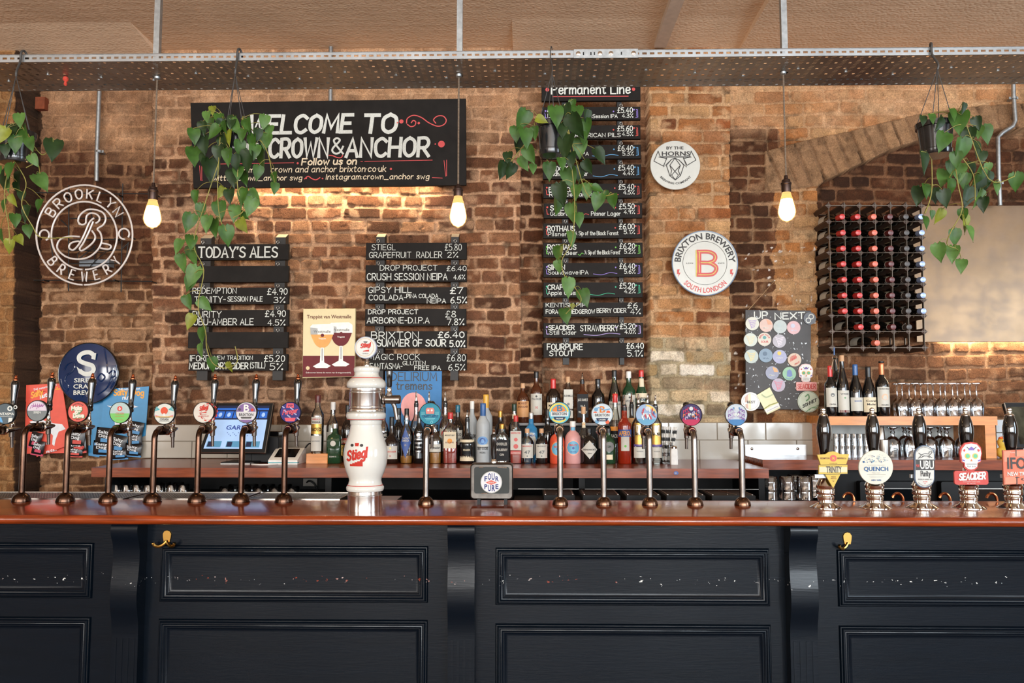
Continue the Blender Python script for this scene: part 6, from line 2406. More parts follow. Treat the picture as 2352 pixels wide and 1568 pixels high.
def clip_shape(t, pts_px, mat, name='pump_clip', y0=0.0, th=.007):
    f = local(t.location)
    q = [f(x, y, YC) for x, y in pts_px]
    ar = sum(q[i][0] * q[(i + 1) % len(q)][1] - q[(i + 1) % len(q)][0] * q[i][1] for i in range(len(q)))
    mb = MB(mat)
    mb.prism(q if ar > 0 else q[::-1], YC - YH + y0, YC - YH + y0 + th, .001)
    return part(name, mb, t)


def clip_print(t, o, fn, lift=.0012):
    p = Pen(t, YC, lift)
    fn(p)
    p.done(o, 'clip_print')


YELC = BM('trinity_yellow', (226, 196, 96), .35)


def c_trinity(t, px):
    o = clip_shape(t, [(1877, 1044), (1896, 1043), (1903, 1038), (1913, 1036), (1923, 1038), (1930, 1043), (1951, 1043), (1944, 1066), (1885, 1067)], YELC)
    o2 = clip_shape(t, [(1880, 1067), (1946, 1066), (1946, 1088), (1880, 1089)], YELC, y0=-.003)
    o3 = clip_shape(t, [(1895, 1089), (1931, 1088), (1914, 1121)], YELC)

    def pr(p):
        p.dot(1914, 1052, 7.5, REDI)
        p.text('REDEMPTION', 1884, 1905, 1054, 4, BRN); p.text('BREWING Co.', 1923, 1944, 1054, 4, BRN)
        p.text('LONDON', 1905, 1923, 1065, 2.6, BRN, bold=0)
        p.text('SESSION', 1909, 1920, 1096, 2.6, BRN); p.text('PALE ALE', 1908, 1921, 1100, 2.6, BRN); p.text('*3*', 1910, 1918, 1106, 2.6, BRN)
    clip_print(t, o, pr)
    clip_print(t, o, lambda p: (p.text('R', 1910.5, 1917.5, 1055.5, 6.5, YELC)), .0024)
    clip_print(t, o2, lambda p: p.poly([(1881, 1072), (1945, 1072), (1945, 1084), (1881, 1084)], BM('trinity_cream', (236, 226, 190))), .0038)
    clip_print(t, o2, lambda p: (p.text('TRINITY', 1897, 1932, 1085, 15, INK), p.line([(1880, 1067.5), (1946, 1066.5)], 1, INK), p.line([(1880, 1088.5), (1946, 1087.5)], 1, INK)), .0048)


def c_quench(t, px):
    o = clip_shape(t, [(2012 + 39.5 * math.cos(R(a)), 1073 + 39.5 * math.sin(R(a))) for a in range(0, 360, 6)], BM('quench_cream', (232, 230, 214), .35))
    bl, lb = BM('quench_blue', (34, 92, 152)), BM('quench_pale', (120, 168, 190))

    def pr(p):
        p.text('QUENCH', 1984, 2041, 1081, 9.5, bl)
        p.text('HOPHURST BREWERY', 1993, 2033, 1069, 2.4, GREY, bold=0); p.text('PALE ALE', 2003, 2022, 1087, 3, GREY, bold=0)
        p.line([(1991, 1089.5), (2034, 1089.5)], .5, INK); p.line([(1996, 1093), (2029, 1093)], .7, GREY); p.line([(1999, 1095.5), (2026, 1095.5)], .7, GREY)
        p.text('ABV 3.8%', 2001, 2024, 1104, 3.6, bl)
        rnd = random.Random(4)
        for i in range(70):
            x = rnd.uniform(-29, 29)
            y = rnd.uniform(0, 1)
            yt = 1062 - y * (20 * math.sqrt(max(0, 1 - (x / 30) ** 2)))
            p.dot(2012 + x, yt, rnd.choice([.5, .7, .7, 1, 1.3, 2.2 if i % 9 == 0 else .6]), rnd.choice([bl, lb, bl, GREY]), 8)
    clip_print(t, o, pr)


def c_ubu(t, px):
    def cap(x0, x1, y0, y1, r):
        return [(x1 - r + r * math.cos(R(a)), y0 + r - r * math.sin(R(a))) for a in range(0, 91, 10)] + [(x0 + r - r * math.sin(R(a)), y0 + r - r * math.cos(R(a))) for a in range(0, 91, 10)] + \
               [(x0 + r - r * math.cos(R(a)), y1 - r + r * math.sin(R(a))) for a in range(0, 91, 10)] + [(x1 - r + r * math.sin(R(a)), y1 - r + r * math.cos(R(a))) for a in range(0, 91, 10)]
    o = clip_shape(t, cap(2100, 2147, 1022, 1120, 23), BM('ubu_rim', (96, 110, 132), .3))
    clip_print(t, o, lambda p: p.poly(cap(2102.5, 2144.5, 1024.5, 1117.5, 20.5), BM('ubu_white', (222, 224, 218))))

    def pr(p):
        p.poly([(2103, 1055), (2146, 1055), (2146, 1079), (2103, 1079)], INK)
        p.hand('Purity', 2115, 2136, 1093, 11, 1.6, INK)
        p.text('PREMIUM AMBER ALE', 2108, 2141, 1102, 3, INK, bold=0); p.text('4.5%', 2120, 2130, 1107, 2.6, REDI)
        p.dot(2124, 1110, 1.1, REDI)
        for pts in ([(2110, 1040), (2116, 1044), (2124, 1041), (2132, 1042), (2134, 1037), (2140, 1038), (2136, 1043), (2133, 1046), (2140, 1051)], [(2116, 1044), (2112, 1049), (2109, 1052)], [(2122, 1046), (2116, 1050), (2112, 1051)], [(2118, 1047), (2130, 1047), (2134, 1051)]):
            p.line(pts, 1.2, INK, smooth=True)
        p.arc('GREAT BEER MEETS NATURE', 2123.5, 1046, 18, 2.2, INK, spread=62, bold=0)
        p.arc('GREAT THINGS TO BE BREWED', 2123.5, 1096, 19.5, 2, INK, top=False, spread=55, bold=0)
    clip_print(t, o, pr, .002)
    clip_print(t, o, lambda p: (p.text('UBU', 2112, 2145, 1076, 19, WHITE), p.text('PURE', 2103.5, 2111, 1072, 6, REDI)), .003)


def c_sea(t, px):
    cor = BM('sea_coral', (214, 92, 86), .35)
    f = local(t.location)
    a, b = f(2193, 1113, YC), f(2270, 1081, YC)
    mb = MB(cor)
    mb.prism(rrect(a[0], b[0], a[1], b[1], .009), YC - YH + .001, YC - YH + .008, .001)
    o = part('pump_clip', mb, t)
    hold = bpy.data.objects.new('skull_plaque', None)
    sk = hold
    t2 = t
    # the skull sits on the same clip
    skull_on(t, o, 2230, 1048, 23)
    clip_print(t, o, lambda p: (p.hand('SEACIDER', 2203, 2262, 1102, 14, 3.4, WHITE, slant=.15, base2=1099), p.text('STRAWBERRY SUSSEX CIDER', 2211, 2251, 1107, 2, WHITE, bold=0), p.text('Alc 4.0% Vol', 2221, 2240, 1111, 2, WHITE, bold=0)))


def skull_on(t, o, cx, cy, s):
    hold = thing('tmp', 'x', 'x', (t.location.x, YC - .004, t.location.z))
    skull_clip(hold, cx, cy, s, YC - .004, SKW, BM('sea_coral', (214, 92, 86), .35), None, None)
    off = YC - .004 - YH
    for ch in list(hold.children):
        ch.parent = o
        ch.location = (ch.location.x, ch.location.y + off, ch.location.z)
        if ch.name.startswith('clip'):
            ch.name = 'skull_border'
    bpy.data.objects.remove(hold)


def c_iford(t, px):
    o = clip_shape(t, [(2303, 1034), (2400, 1030), (2402, 1110), (2306, 1113)], BM('iford_coral', (232, 132, 106), .35))

    def pr(p):
        pl = BM('iford_pale', (238, 158, 130))
        p.poly([(2305, 1036), (2322, 1035), (2313, 1060), (2306, 1061)], pl)
        p.poly([(2330, 1036), (2352, 1034), (2352, 1048), (2330, 1048)], pl)
        p.poly([(2308, 1096), (2334, 1094), (2334, 1110), (2308, 1111)], pl)
    clip_print(t, o, pr)

    def pr2(p):
        p.text('IFORD', 2312, 2398, 1076, 26, INK)
        p.text('NEW TRADITION', 2313, 2398, 1092, 9, WHITE)
        p.text('CIDER', 2345, 2390, 1103, 6, INK)
        p.line([(2333, 1034), (2333, 1047)], 2, INK); p.line([(2335, 1095), (2335, 1112)], 2, INK); p.line([(2332, 1096), (2340, 1096)], 1.4, INK)
        p.text('ALE HOUSE', 2320, 2330, 1040, 2.6, WHITE, bold=0)
    clip_print(t, o, pr2, .002)


for lab, px, c in (('hand pump with a yellow triangular pump clip', 1897, c_trinity), ('hand pump with a round cream pump clip dotted blue', 2010, c_quench), ('hand pump with a tall white oval pump clip with a running dog', 2118, c_ubu), ('hand pump with a coral sugar skull pump clip', 2226, c_sea), ('hand pump with a square coral pump clip at the right picture edge', 2328, c_iford)):
    hand_pump(lab, px, c)

# ================================================================== bottles, glasses and things on the back bar
CLEAR = glass('clear_bottle_glass', (236, 240, 236), .14)
TUMB = glass('clear_glass', (250, 252, 252), .2)
GREENG = glass('green_bottle_glass', (70, 150, 70), .12)
BLUEG = M('sapphire_glass', (48, 128, 178), .1, noise=.1, coat=.4)
BROWNG = M('dark_brown_glass', (30, 18, 12), .08, noise=.2, coat=.4)
AMBERG = M('amber_spirit', (74, 36, 16), .1, noise=.2, coat=.4)
GOLDG = M('golden_spirit', (206, 140, 62), .1, noise=.15, coat=.4)
REDG = M('red_orange_aperitif', (136, 34, 14), .1, noise=.15, coat=.4)
PINKG = M('rose_spirit', (190, 52, 42), .12, noise=.15, coat=.4)
FROST = M('frosted_glass', (172, 178, 180), .45, noise=.06)
FPINK = M('frosted_pink_glass', (206, 150, 146), .4, noise=.06)
FORA = M('frosted_orange_glass', (210, 78, 48), .4, noise=.1)
BLKG = M('black_bottle_glass', (14, 13, 13), .08, noise=.1, coat=.5)
DKGRN = M('deep_green_glass', (22, 58, 34), .08, noise=.2, coat=.5)
PAPER = M('label_paper', (198, 195, 184), .55, noise=.04)
CREAMP = M('cream_label', (220, 206, 176), .55, noise=.05)
TANP = M('tan_label', (206, 150, 96), .55, noise=.08)
BLKP = M('black_label', (18, 18, 21), .5, spec=.2)
GOLD = M('gold_label', (196, 152, 72), .3, .6)
BLUP = M('blue_label', (40, 78, 150), .4)
SKY = M('sky_label', (92, 160, 190), .4)
CAPS = {'w': M('white_cap', (226, 224, 218), .35), 'r': M('red_cap', (196, 48, 44), .3), 'k': M('black_cap', (26, 25, 25), .35), 'g': M('gold_cap', (190, 142, 70), .3, .8), 'c': M('cork_cap', (204, 160, 120), .6, noise=.15),
        'b': M('blue_cap', (46, 92, 150), .3), 't': M('teal_cap', (30, 104, 128), .3), 'd': M('dark_green_cap', (26, 52, 36), .3), 'y': M('yellow_cap', (220, 168, 62), .35), 's': M('silver_cap', (196, 194, 190), .25, .8), 'm': M('maroon_cap', (92, 36, 34), .35), 'p': M('copper_cap', (200, 120, 80), .3, .5)}
SHAPES = {
    'round': [(.9, 0), (1, .02), (1, .54), (.97, .59), (.76, .67), (.44, .73), (.36, .78), (.34, .97)],
    'bord': [(.95, 0), (1, .015), (1, .58), (.93, .64), (.62, .70), (.42, .745), (.37, .80), (.36, .97)],
    'burg': [(.95, 0), (1, .015), (1, .45), (.9, .55), (.62, .67), (.42, .77), (.37, .82), (.36, .97)],
    'squat': [(.92, 0), (1, .03), (1, .42), (.92, .48), (.66, .54), (.38, .60), (.29, .66), (.27, .97)],
    'tall': [(.94, 0), (1, .015), (1, .64), (.95, .68), (.6, .75), (.42, .79), (.38, .97)],
    'short': [(.94, 0), (1, .03), (1, .56), (.94, .64), (.7, .72), (.38, .77), (.33, .80), (.33, .97)],
    'bulb': [(.9, 0), (1, .03), (1, .5), (.95, .56), (.8, .62), (.5, .67), (.36, .71), (.44, .78), (.42, .84), (.32, .9), (.3, .97)],
    'hex': [(.9, 0), (1, .03), (.98, .58), (.86, .68), (.5, .74), (.36, .77), (.34, .97)],
}


def loft(mb, prof, n, p, H, Rr, dep=1.0):
    v, f = [], []
    for r, h in prof:
        pp = p if r > .7 else 2
        for i in range(n):
            a = 2 * math.pi * (i + .5) / n
            c, s_ = math.cos(a), math.sin(a)
            k = (abs(c) ** pp + abs(s_) ** pp) ** (-1 / pp)
            dd = dep if r > .7 else 1
            v.append((Rr * r * k * c, Rr * r * k * s_ * dd, h * H))
    m = len(prof)
    for k in range(m - 1):
        for i in range(n):
            j = (i + 1) % n
            f.append((k * n + i, k * n + j, (k + 1) * n + j, (k + 1) * n + i))
    f.append(tuple(range(n - 1, -1, -1)))
    f.append(tuple((m - 1) * n + i for i in range(n)))
    mb.add(v, f)


def prof_r(prof, h):
    return float(np.interp(h, [b for a, b in prof], [a for a, b in prof]))


def bottle(label, px, ytop, ybot, wpx, Y, zs, shape, gl, cap, labs=(), pour=False, sq=2, cat='bottle', group=None, dep=1.0, liq=None, name='spirit_bottle', capz=None):
    loc = (P(px, ybot, Y).x, Y, zs + 0.0005)
    t = thing(name, label, cat, loc, group=group)
    H = P(px, ytop, Y).z - zs
    Rr = wpx / 2 * pxs(Y)
    prof = SHAPES[shape]
    top = .97
    if pour:
        Hb = H * .86
    else:
        Hb = H
    mb = MB(gl)
    loft(mb, prof, 28, sq, Hb, Rr, dep)
    part('body', mb, t, smooth=50)
    if liq:
        mb = MB(liq[1])
        loft(mb, [(.90 * prof_r(prof, h), h) for h in (.01, liq[0] * .5, liq[0])], 28, sq, Hb, Rr, dep)
        part('liquid', mb, t, smooth=50)
    nr = prof[-1][0] * Rr
    if pour:
        mb = MB(CAPS['k'])
        mb.lathe([(nr * 1.05, Hb * .90), (nr * 1.1, Hb * .96), (nr * .9, Hb * .97), (nr * .9, Hb * 1.0), (nr * .75, Hb * 1.01)], (0, 0, 0), 16)
        pp = part('pourer', mb, t)
        mb = MB(CHROME)
        mb.tube([(0, 0, Hb * 1.005), (0, 0, Hb * 1.05), (0, -.003, H * .96), (0, -.007, H)], [nr * .6, nr * .5, nr * .38, nr * .3], 10)
        part('pourer_spout', mb, pp)
    elif cap:
        z0 = (capz if capz else .87) * H
        mb = MB(CAPS[cap])
        mb.lathe([(nr * 1.10, z0), (nr * 1.12, z0 + .002), (nr * 1.12, H * .96), (nr * 1.12, H - .003), (nr * 1.0, H)], (0, 0, 0), 18)
        part('cap', mb, t)
    for li, lb in enumerate(labs):
        z0, z1, mat = lb[:3]
        words = lb[3] if len(lb) > 3 else ()
        kind = lb[4] if len(lb) > 4 else 'band'
        wf = lb[5] if len(lb) > 5 else .82
        rl = prof_r(prof, (z0 + z1) / 2) * Rr
        flat = sq > 3 and prof_r(prof, (z0 + z1) / 2) > .7
        y_of = (lambda x, e: -(rl * dep) * 1.0 - e) if flat else (lambda x, e: -math.sqrt(max((rl + e) ** 2 - x * x, 1e-8)))
        if flat and wf < 1:
            hw = rl * wf
        else:
            hw = rl * min(wf, .96)
        mb = MB(mat)
        n_ = 12
        if kind == 'band':
            v = []
            for zz_ in (z0 * Hb, z1 * Hb):
                for i in range(n_ + 1):
                    x = -hw + 2 * hw * i / n_
                    rr_ = prof_r(prof, zz_ / Hb) * Rr
                    y = y_of(x, .0006) if flat else -math.sqrt(max((max(rr_, hw * 1.02) + .0006) ** 2 - x * x, 1e-8))
                    v.append((x, y, zz_))
            mb.add(v, [(i, i + 1, n_ + 2 + i, n_ + 1 + i) for i in range(n_)])
        else:
            zc, hz = (z0 + z1) / 2 * Hb, (z1 - z0) / 2 * Hb
            npts = 32 if kind == 'oval' else 4
            ring = []
            for i in range(npts):
                a = 2 * math.pi * i / npts
                ring.append((hw * math.cos(a), zc + hz * math.sin(a)))
            # fan of strips so that it follows the curve
            v, f = [], []
            m_ = 10
            for i in range(m_ + 1):
                x = -hw + 2 * hw * i / m_
                if kind == 'oval':
                    e = hz * math.sqrt(max(0, 1 - (x / hw) ** 2))
                else:
                    e = hz * (1 - abs(x) / hw)
                y = y_of(x, .0008 + .0005 * li)
                v += [(x, y, zc - e), (x, y, zc + e)]
            f = [(2 * i, 2 * i + 2, 2 * i + 3, 2 * i + 1) for i in range(m_)]
            mb.add(v, f)
        lo = part('label', mb, t, smooth=60)
        mt = {}
        for wd in words:
            txt, zf, cf, wm = wd[:4]
            fw = wd[4] if len(wd) > 4 else .8
            m2 = mt.setdefault(wm.name, MB(wm))
            cw = lambda x, z: (x, y_of(x, .0018 + .0005 * li), z)
            if txt.startswith('#'):        # a plain emblem: disc of a given radius
                rr_ = cf * Hb
                m2.add([(rr_ * math.cos(R(a)), y_of(rr_ * math.cos(R(a)), .0014 + .0005 * li), zf * Hb + rr_ * math.sin(R(a))) for a in range(0, 360, 30)], [tuple(range(12))])
            else:
                m2.text(txt, -hw * fw, zf * Hb, cf * Hb, 0, fit=2 * hw * fw, bold=1, curve=cw)
        for m2 in mt.values():
            part('lettering', m2, lo, smooth=0)
    return t


YA, YB_, YSTEP = 4.235, 4.335, 4.51
GA, GB, GS = 'spirit bottles in the front row', 'spirit bottles in the second row', 'spirit bottles on the step'
SLATE = M('slate_ink', (110, 112, 112), .5)
# block under the first bottle
mb = MB(pine)
q0, q1 = P(704, 1060, 4.20), P(753, 1060, 4.20)
hb = P(728, 1041, 4.21).z - ZBB
mb.prism([(-(q1.x - q0.x) / 2, 0), ((q1.x - q0.x) / 2, 0), ((q1.x - q0.x) / 2, hb), (-(q1.x - q0.x) / 2, hb)], -.045, .045, .002)
tag(part('wooden_block', mb, None, ((q0.x + q1.x) / 2, YA, ZBB)), 'small orange wooden block under a clear vodka bottle', 'block')

BOT = [
 # label, px, top, bottom, width, row, shape, glass, cap, labels, options
 ('clear vodka bottle with white and gold labels on the small wooden block', 728, 907, 1041, 29, 'block', 'tall', CLEAR, 'm', [(.04, .30, PAPER, [('SACRED', .2, .02, SLATE)]), (.33, .5, GOLD, [('SACRED', .38, .06, BLKP, .95)]), (.5, .62, PAPER, [('KELLI', .57, .025, REDI, .7), ('VODKA', .52, .03, INK, .8)])], {}),
 ('clear bottle with a white cap behind the green square bottle', 763, 923, 1052, 29, 'b', 'round', CLEAR, 'w', [(.1, .5, PAPER, [('#', .4, .05, STR)])], {}),
 ('green square gin bottle with a silver cap and star emblem', 768, 972, 1062, 33, 'a', 'hex', DKGRN, 's', [(.14, .22, DKGRN, [('CLEAN G', .16, .03, PAPER, .6)]), (.42, .58, DKGRN, [('#', .5, .07, PAPER)])], {'sq': 7}),
 ('dark cream liqueur bottle half hidden left of the white tower', 797, 930, 1055, 28, 'b', 'round', BROWNG, 'k', [(.1, .3, GOLD, [('#', .2, .06, DKGRN)]), (.32, .42, M('brick_label', (150, 60, 40), .5), [('BAILEYS', .34, .05, CREAMP, .9)])], {}),
 ('bottle with a pale label peeping out right of the white tower', 880, 935, 1055, 26, 'b', 'round', CLEAR, 'k', [(.1, .4, PAPER), (.44, .54, BLKP, [('CAMPARI', .46, .06, PAPER, .9)])], {}),
 ('squat dark cognac bottle with a long neck and white label', 899, 957, 1063, 36, 'a', 'squat', BROWNG, 'k', [(.1, .38, PAPER, [('COURVOISIER', .24, .035, REDI, .85), ('VS', .15, .03, REDI, .15), ('#', .33, .015, GOLD)])], {'capz': .8}),
 ('plain black bottle behind the cognac with pale lettering', 915, 937, 1052, 27, 'b', 'bord', BLKG, 'k', [(.3, .46, BLKG, [('ROUGE', .42, .03, PAPER, .5), ('ROSA', .34, .06, PAPER, .8)])], {}),
 ('clear bottle with a long blue lozenge label and black cap', 933, 938, 1063, 31, 'a', 'bulb', CLEAR, 'k', [(.1, .66, BLUP, [('Dead Reef', .45, .03, PAPER, .6), ('SAMBUCA', .40, .04, PAPER, .65), ('XO', .32, .03, PAPER, .2)], 'lozenge', .75), ], {'liq': (.14, GOLDG)}),
 ('clear pouring bottle with a white neck band before the blue tin sign', 955, 899, 1050, 28, 'b', 'round', CLEAR, None, [(.2, .5, PAPER, [('#', .44, .05, REDI)])], {'pour': True}),
 ('black bottle crowded with silver ornament', 962, 945, 1063, 25, 'a', 'round', BLKG, 'k', [(.1, .62, BLKG, [('Patron', .45, .04, CAPS['s'], .8), ('XO CAFE', .38, .035, CAPS['s'], .8), ('TEQUILA', .3, .03, CAPS['s'], .7), ('DARK', .22, .03, CAPS['s'], .6), ('#', .55, .04, CAPS['s'])])], {}),
 ('clear pouring bottle hidden behind the turquoise tap badge', 985, 899, 1050, 26, 'b', 'round', CLEAR, None, [(.2, .5, PAPER, [('#', .44, .05, REDI)])], {'pour': True}),
 ('golden tequila bottle behind the lone steel tap', 1000, 975, 1063, 31, 'a', 'short', CLEAR, 'k', [(.3, .5, PAPER, [('el jimador', .38, .07, INK, .9)])], {'liq': (.28, GOLDG)}),
 ('clear rum pouring bottle with a red round emblem', 1022, 899, 1050, 28, 'b', 'round', CLEAR, None, [(.18, .55, PAPER, [('BACARDI', .34, .05, INK, .95), ('#', .47, .055, REDI)])], {'pour': True}),
 ('rum bottle with a red cap and cream label with an orange map', 1034, 947, 1061, 34, 'a', 'short', CLEAR, 'r', [(.3, .62, CREAMP, [('MOUNT GAY', .54, .03, INK, .8), ('ECLIPSE', .4, .03, BRN, .7), ('#', .44, .05, M('orange_print', (226, 146, 50), .5))])], {'sq': 5, 'dep': .8, 'liq': (.42, PINKG)}),
 ('dark bottle with a teal cap and white label', 1051, 930, 1048, 27, 'b', 'bord', BROWNG, 't', [(.3, .56, PAPER, [('KOKO', .46, .05, INK, .85), ('KANU', .37, .05, INK, .85)])], {}),
 ('round black rum pouring bottle with a cream label', 1073, 941, 1063, 36, 'a', 'squat', BLKG, None, [(.06, .52, CREAMP, [], 'band', .9), (.2, .40, BLKP, [('KRAKEN', .28, .04, CREAMP, .8)], 'band', .55)], {'pour': True}),
 ('grey frosted bottle with a white cap and dark script', 1084, 921, 1048, 24, 'b', 'tall', FROST, 'w', [(.2, .6, FROST, [('Chase', .4, .09, INK, .9)])], {}),
 ('tall frosted vodka bottle with blue mountains and a blue neck', 1109, 926, 1060, 31, 'a', 'tall', FROST, 'b', [(.22, .28, FROST, [('GREY GOOSE', .23, .05, INK, .95), ('VODKA', .17, .03, INK, .5)]), (.31, .45, M('alpine_blue', (110, 156, 206), .45), [('#', .38, .05, BLUP)], 'oval', .8), (.26, .32, WHITE)], {'capz': .78}),
 ('frosted bottle with a yellow neck behind the blue mountain vodka', 1116, 906, 1048, 30, 'b', 'tall', FROST, 'y', [], {'capz': .8}),
 ('dark whisky bottle with a gold cork behind the black gin label', 1149, 943, 1048, 29, 'b', 'short', BROWNG, 'g', [], {}),
 ('flat flask shaped gin bottle with a black label and gold cap', 1153, 973, 1060, 34, 'a', 'short', CLEAR, 'g', [(.08, .6, BLKP, [('OODLES', .46, .07, PAPER, .8), ('MULBERRY', .32, .06, PAPER, .85), ('GIN', .2, .055, PAPER, .35)], 'band', .88)], {'sq': 5, 'dep': .6}),
 ('square gin bottle with a red cap over a white label and pink gin', 1185, 954, 1060, 29, 'a', 'hex', CLEAR, 'r', [(.28, .68, PAPER, [('BEEFEATER', .62, .035, REDI, .9), ('#', .5, .04, REDI), ('#', .36, .05, REDI)], 'band', .86), (.2, .26, REDI, [('LONDON', .21, .03, PAPER, .8)])], {'sq': 6, 'liq': (.4, PINKG)}),
 ('slim bottle with a dark green cap behind the pink gin', 1181, 927, 1048, 26, 'b', 'bord', CLEAR, 'd', [(.74, .82, CREAMP)], {}),
 ('sapphire blue square gin bottle', 1220, 947, 1050, 31, 'b', 'hex', BLUEG, 's', [(.1, .6, PAPER, [('BOMBAY', .52, .04, BLUP, .8), ('#', .38, .06, BLUP)], 'oval', .8)], {'sq': 6}),
 ('small clear apothecary gin bottle with an ornate label', 1211, 984, 1062, 29, 'a', 'short', CLEAR, 'c', [(.16, .56, PAPER, [('MONKEY', .48, .04, REDI, .8), ('47', .28, .1, SLATE, .5), ('#', .22, .02, SLATE)], 'band', .9)], {}),
 ('small dark apothecary gin bottle with an ornate label', 1244, 984, 1062, 28, 'a', 'short', BLKG, 'c', [(.16, .56, PAPER, [('MONKEY', .48, .04, SLATE, .8), ('47', .28, .1, SLATE, .5), ('#', .22, .02, SLATE)], 'band', .9)], {}),
 ('orange red frosted gin bottle with a round blue label', 1280, 976, 1063, 34, 'a', 'short', FORA, 'w', [(.2, .58, M('orange_rim', (232, 130, 60), .4), [], 'oval', .86), (.225, .555, SKY, [('MALFY', .42, .05, REDI, .6), ('#', .38, .03, BLUP)], 'oval', .78), (.76, .86, SKY)], {}),
 ('pink frosted gin bottle with a round blue label and white stopper', 1316, 967, 1063, 36, 'a', 'short', FPINK, 'w', [(.2, .56, M('salmon_rim', (236, 160, 140), .4), [], 'oval', .86), (.225, .535, SKY, [('MALFY', .42, .05, REDI, .6), ('#', .37, .03, BLUP), ('GIN ROSA', .27, .03, BLUP, .5)], 'oval', .78), (.78, .86, SKY)], {}),
 ('black apothecary gin bottle with a white diamond label', 1353, 983, 1063, 38, 'a', 'short', BLKG, 'k', [(.14, .66, PAPER, [("HENDRICK'S", .38, .045, INK, .8), ('GIN', .28, .035, INK, .25)], 'lozenge', .95)], {}),
 ('dark round figured bottle behind the orange gin', 1258, 940, 1052, 30, 'b', 'bulb', BLKG, 'k', [], {}),
 ('round clear bottle with a cork and pinkish label behind the black gin', 1341, 934, 1052, 33, 'b', 'squat', CLEAR, 'c', [(.2, .4, FPINK), (.62, .72, CREAMP, [('#', .67, .025, M('orange_print', (226, 146, 50), .5))])], {}),
 ('dark green ribbed gin bottle with a grey seal', 1398, 983, 1062, 32, 'a', 'short', DKGRN, 'k', [(.34, .62, M('grey_seal', (110, 108, 106), .5), [('GIN', .46, .06, DKGRN, .4)], 'oval', .75), (.12, .26, CREAMP, (), 'band', .5)], {}),
 ('orange red aperitif pouring bottle with a slanted blue label', 1435, 908, 1062, 31, 'a', 'tall', REDG, None, [(.22, .46, PAPER, [('#', .3, .02, GRN)], 'band', .6), (.46, .58, BLUP, [('APEROL', .48, .08, AMB, .92)], 'band', .94)], {'pour': True}),
 ('clear bottle with a red and cork top over a dark label', 1414, 904, 1052, 30, 'b', 'burg', CLEAR, 'r', [(.28, .46, BLKP, [('SACRED', .36, .05, PAPER, .9)]), (.46, .52, M('orange_print', (226, 146, 50), .5))], {}),
 ('clear vodka pouring bottle with gold lettering, left of a pair', 1468, 905, 1062, 31, 'a', 'tall', CLEAR, None, [(.1, .28, PAPER, [('VODKA', .2, .02, SLATE, .6)]), (.32, .68, GOLD, [('SACRED', .48, .05, BLKP, .9)], 'band', .7), (.29, .33, M('violet_line', (90, 70, 140), .4))], {'pour': True}),
 ('clear vodka pouring bottle with gold lettering, right of a pair beside the straws', 1507, 907, 1062, 29, 'a', 'tall', CLEAR, None, [(.1, .28, PAPER, [('VODKA', .2, .02, SLATE, .6)]), (.32, .68, GOLD, [('SACRED', .48, .05, BLKP, .9)], 'band', .7), (.29, .33, M('violet_line', (90, 70, 140), .4))], {'pour': True}),
 ('bourbon pouring bottle with an amber neck band', 1452, 902, 1052, 28, 'b', 'round', BROWNG, None, [(.6, .74, TANP)], {'pour': True}),
 ('clear pouring bottle behind the sky blue tap badge', 1489, 904, 1052, 26, 'b', 'round', CLEAR, None, [], {'pour': True}),
 ('amber whisky bottle with a square tan label at the left of the step', 1201, 880, 970, 29, 's', 'short', AMBERG, 'c', [(.14, .54, TANP, [('MONKEY', .46, .06, BRN, .8), ('SHOULDER', .38, .05, BRN, .85)], 'band', .92)], {}),
 ('tall dark whisky bottle with a white label with a ragged foot', 1232, 853, 970, 28, 's', 'bord', AMBERG, 'k', [(.15, .56, PAPER, [('TALISKER', .44, .04, SLATE, .85), ('10', .27, .05, REDI, .25), ('#', .51, .02, INK)], 'band', .92)], {}),
 ('whisky bottle topped with dripped red wax', 1271, 870, 970, 34, 's', 'short', BROWNG, 'r', [(.3, .46, CREAMP, [("MAKER'S", .36, .06, INK, .8)])], {'capz': .62}),
 ('clear square whiskey bottle with a white label and cork cap', 1305, 865, 970, 25, 's', 'tall', CLEAR, 'c', [(.3, .72, PAPER, [('BUSHMILLS', .56, .045, INK, .95), ('#', .40, .03, SLATE)]), (.1, .26, PAPER)], {'sq': 6}),
 ('square whiskey pouring bottle with a black label', 1338, 856, 970, 28, 's', 'hex', AMBERG, None, [(.12, .66, BLKP, [("JACK DANIEL'S", .5, .06, PAPER, .9), ('No 7', .36, .05, PAPER, .4), ('WHISKEY', .22, .05, PAPER, .8)], 'band', .9)], {'sq': 6, 'pour': True}),
 ('all black whiskey bottle with a pale label low down', 1374, 870, 970, 30, 's', 'bord', BLKG, 'k', [(.1, .36, PAPER, [('SLANE', .27, .07, INK, .9)], 'band', .8)], {}),
 ('bright green triangular whisky bottle with a black cap', 1412, 850, 970, 29, 's', 'burg', GREENG, 'k', [(.05, .40, PAPER, [('Glenfiddich', .33, .04, SLATE, .9)], 'band', .9)], {}),
 ('green whisky bottle with a white cap and large white label', 1445, 853, 970, 30, 's', 'bord', DKGRN, 'w', [(.05, .54, PAPER, [('LAPHROAIG', .40, .045, SLATE, .8), ('10', .24, .07, SLATE, .3), ('#', .49, .02, INK)], 'band', .95)], {}),
 ('green whiskey bottle with a red cap and cream label, right of the step', 1474, 850, 970, 29, 's', 'burg', DKGRN, 'r', [(.1, .56, CREAMP, [('JAMESON', .42, .06, INK, .95), ('#', .3, .05, REDI)], 'band', .95), (.68, .84, CREAMP)], {}),
]
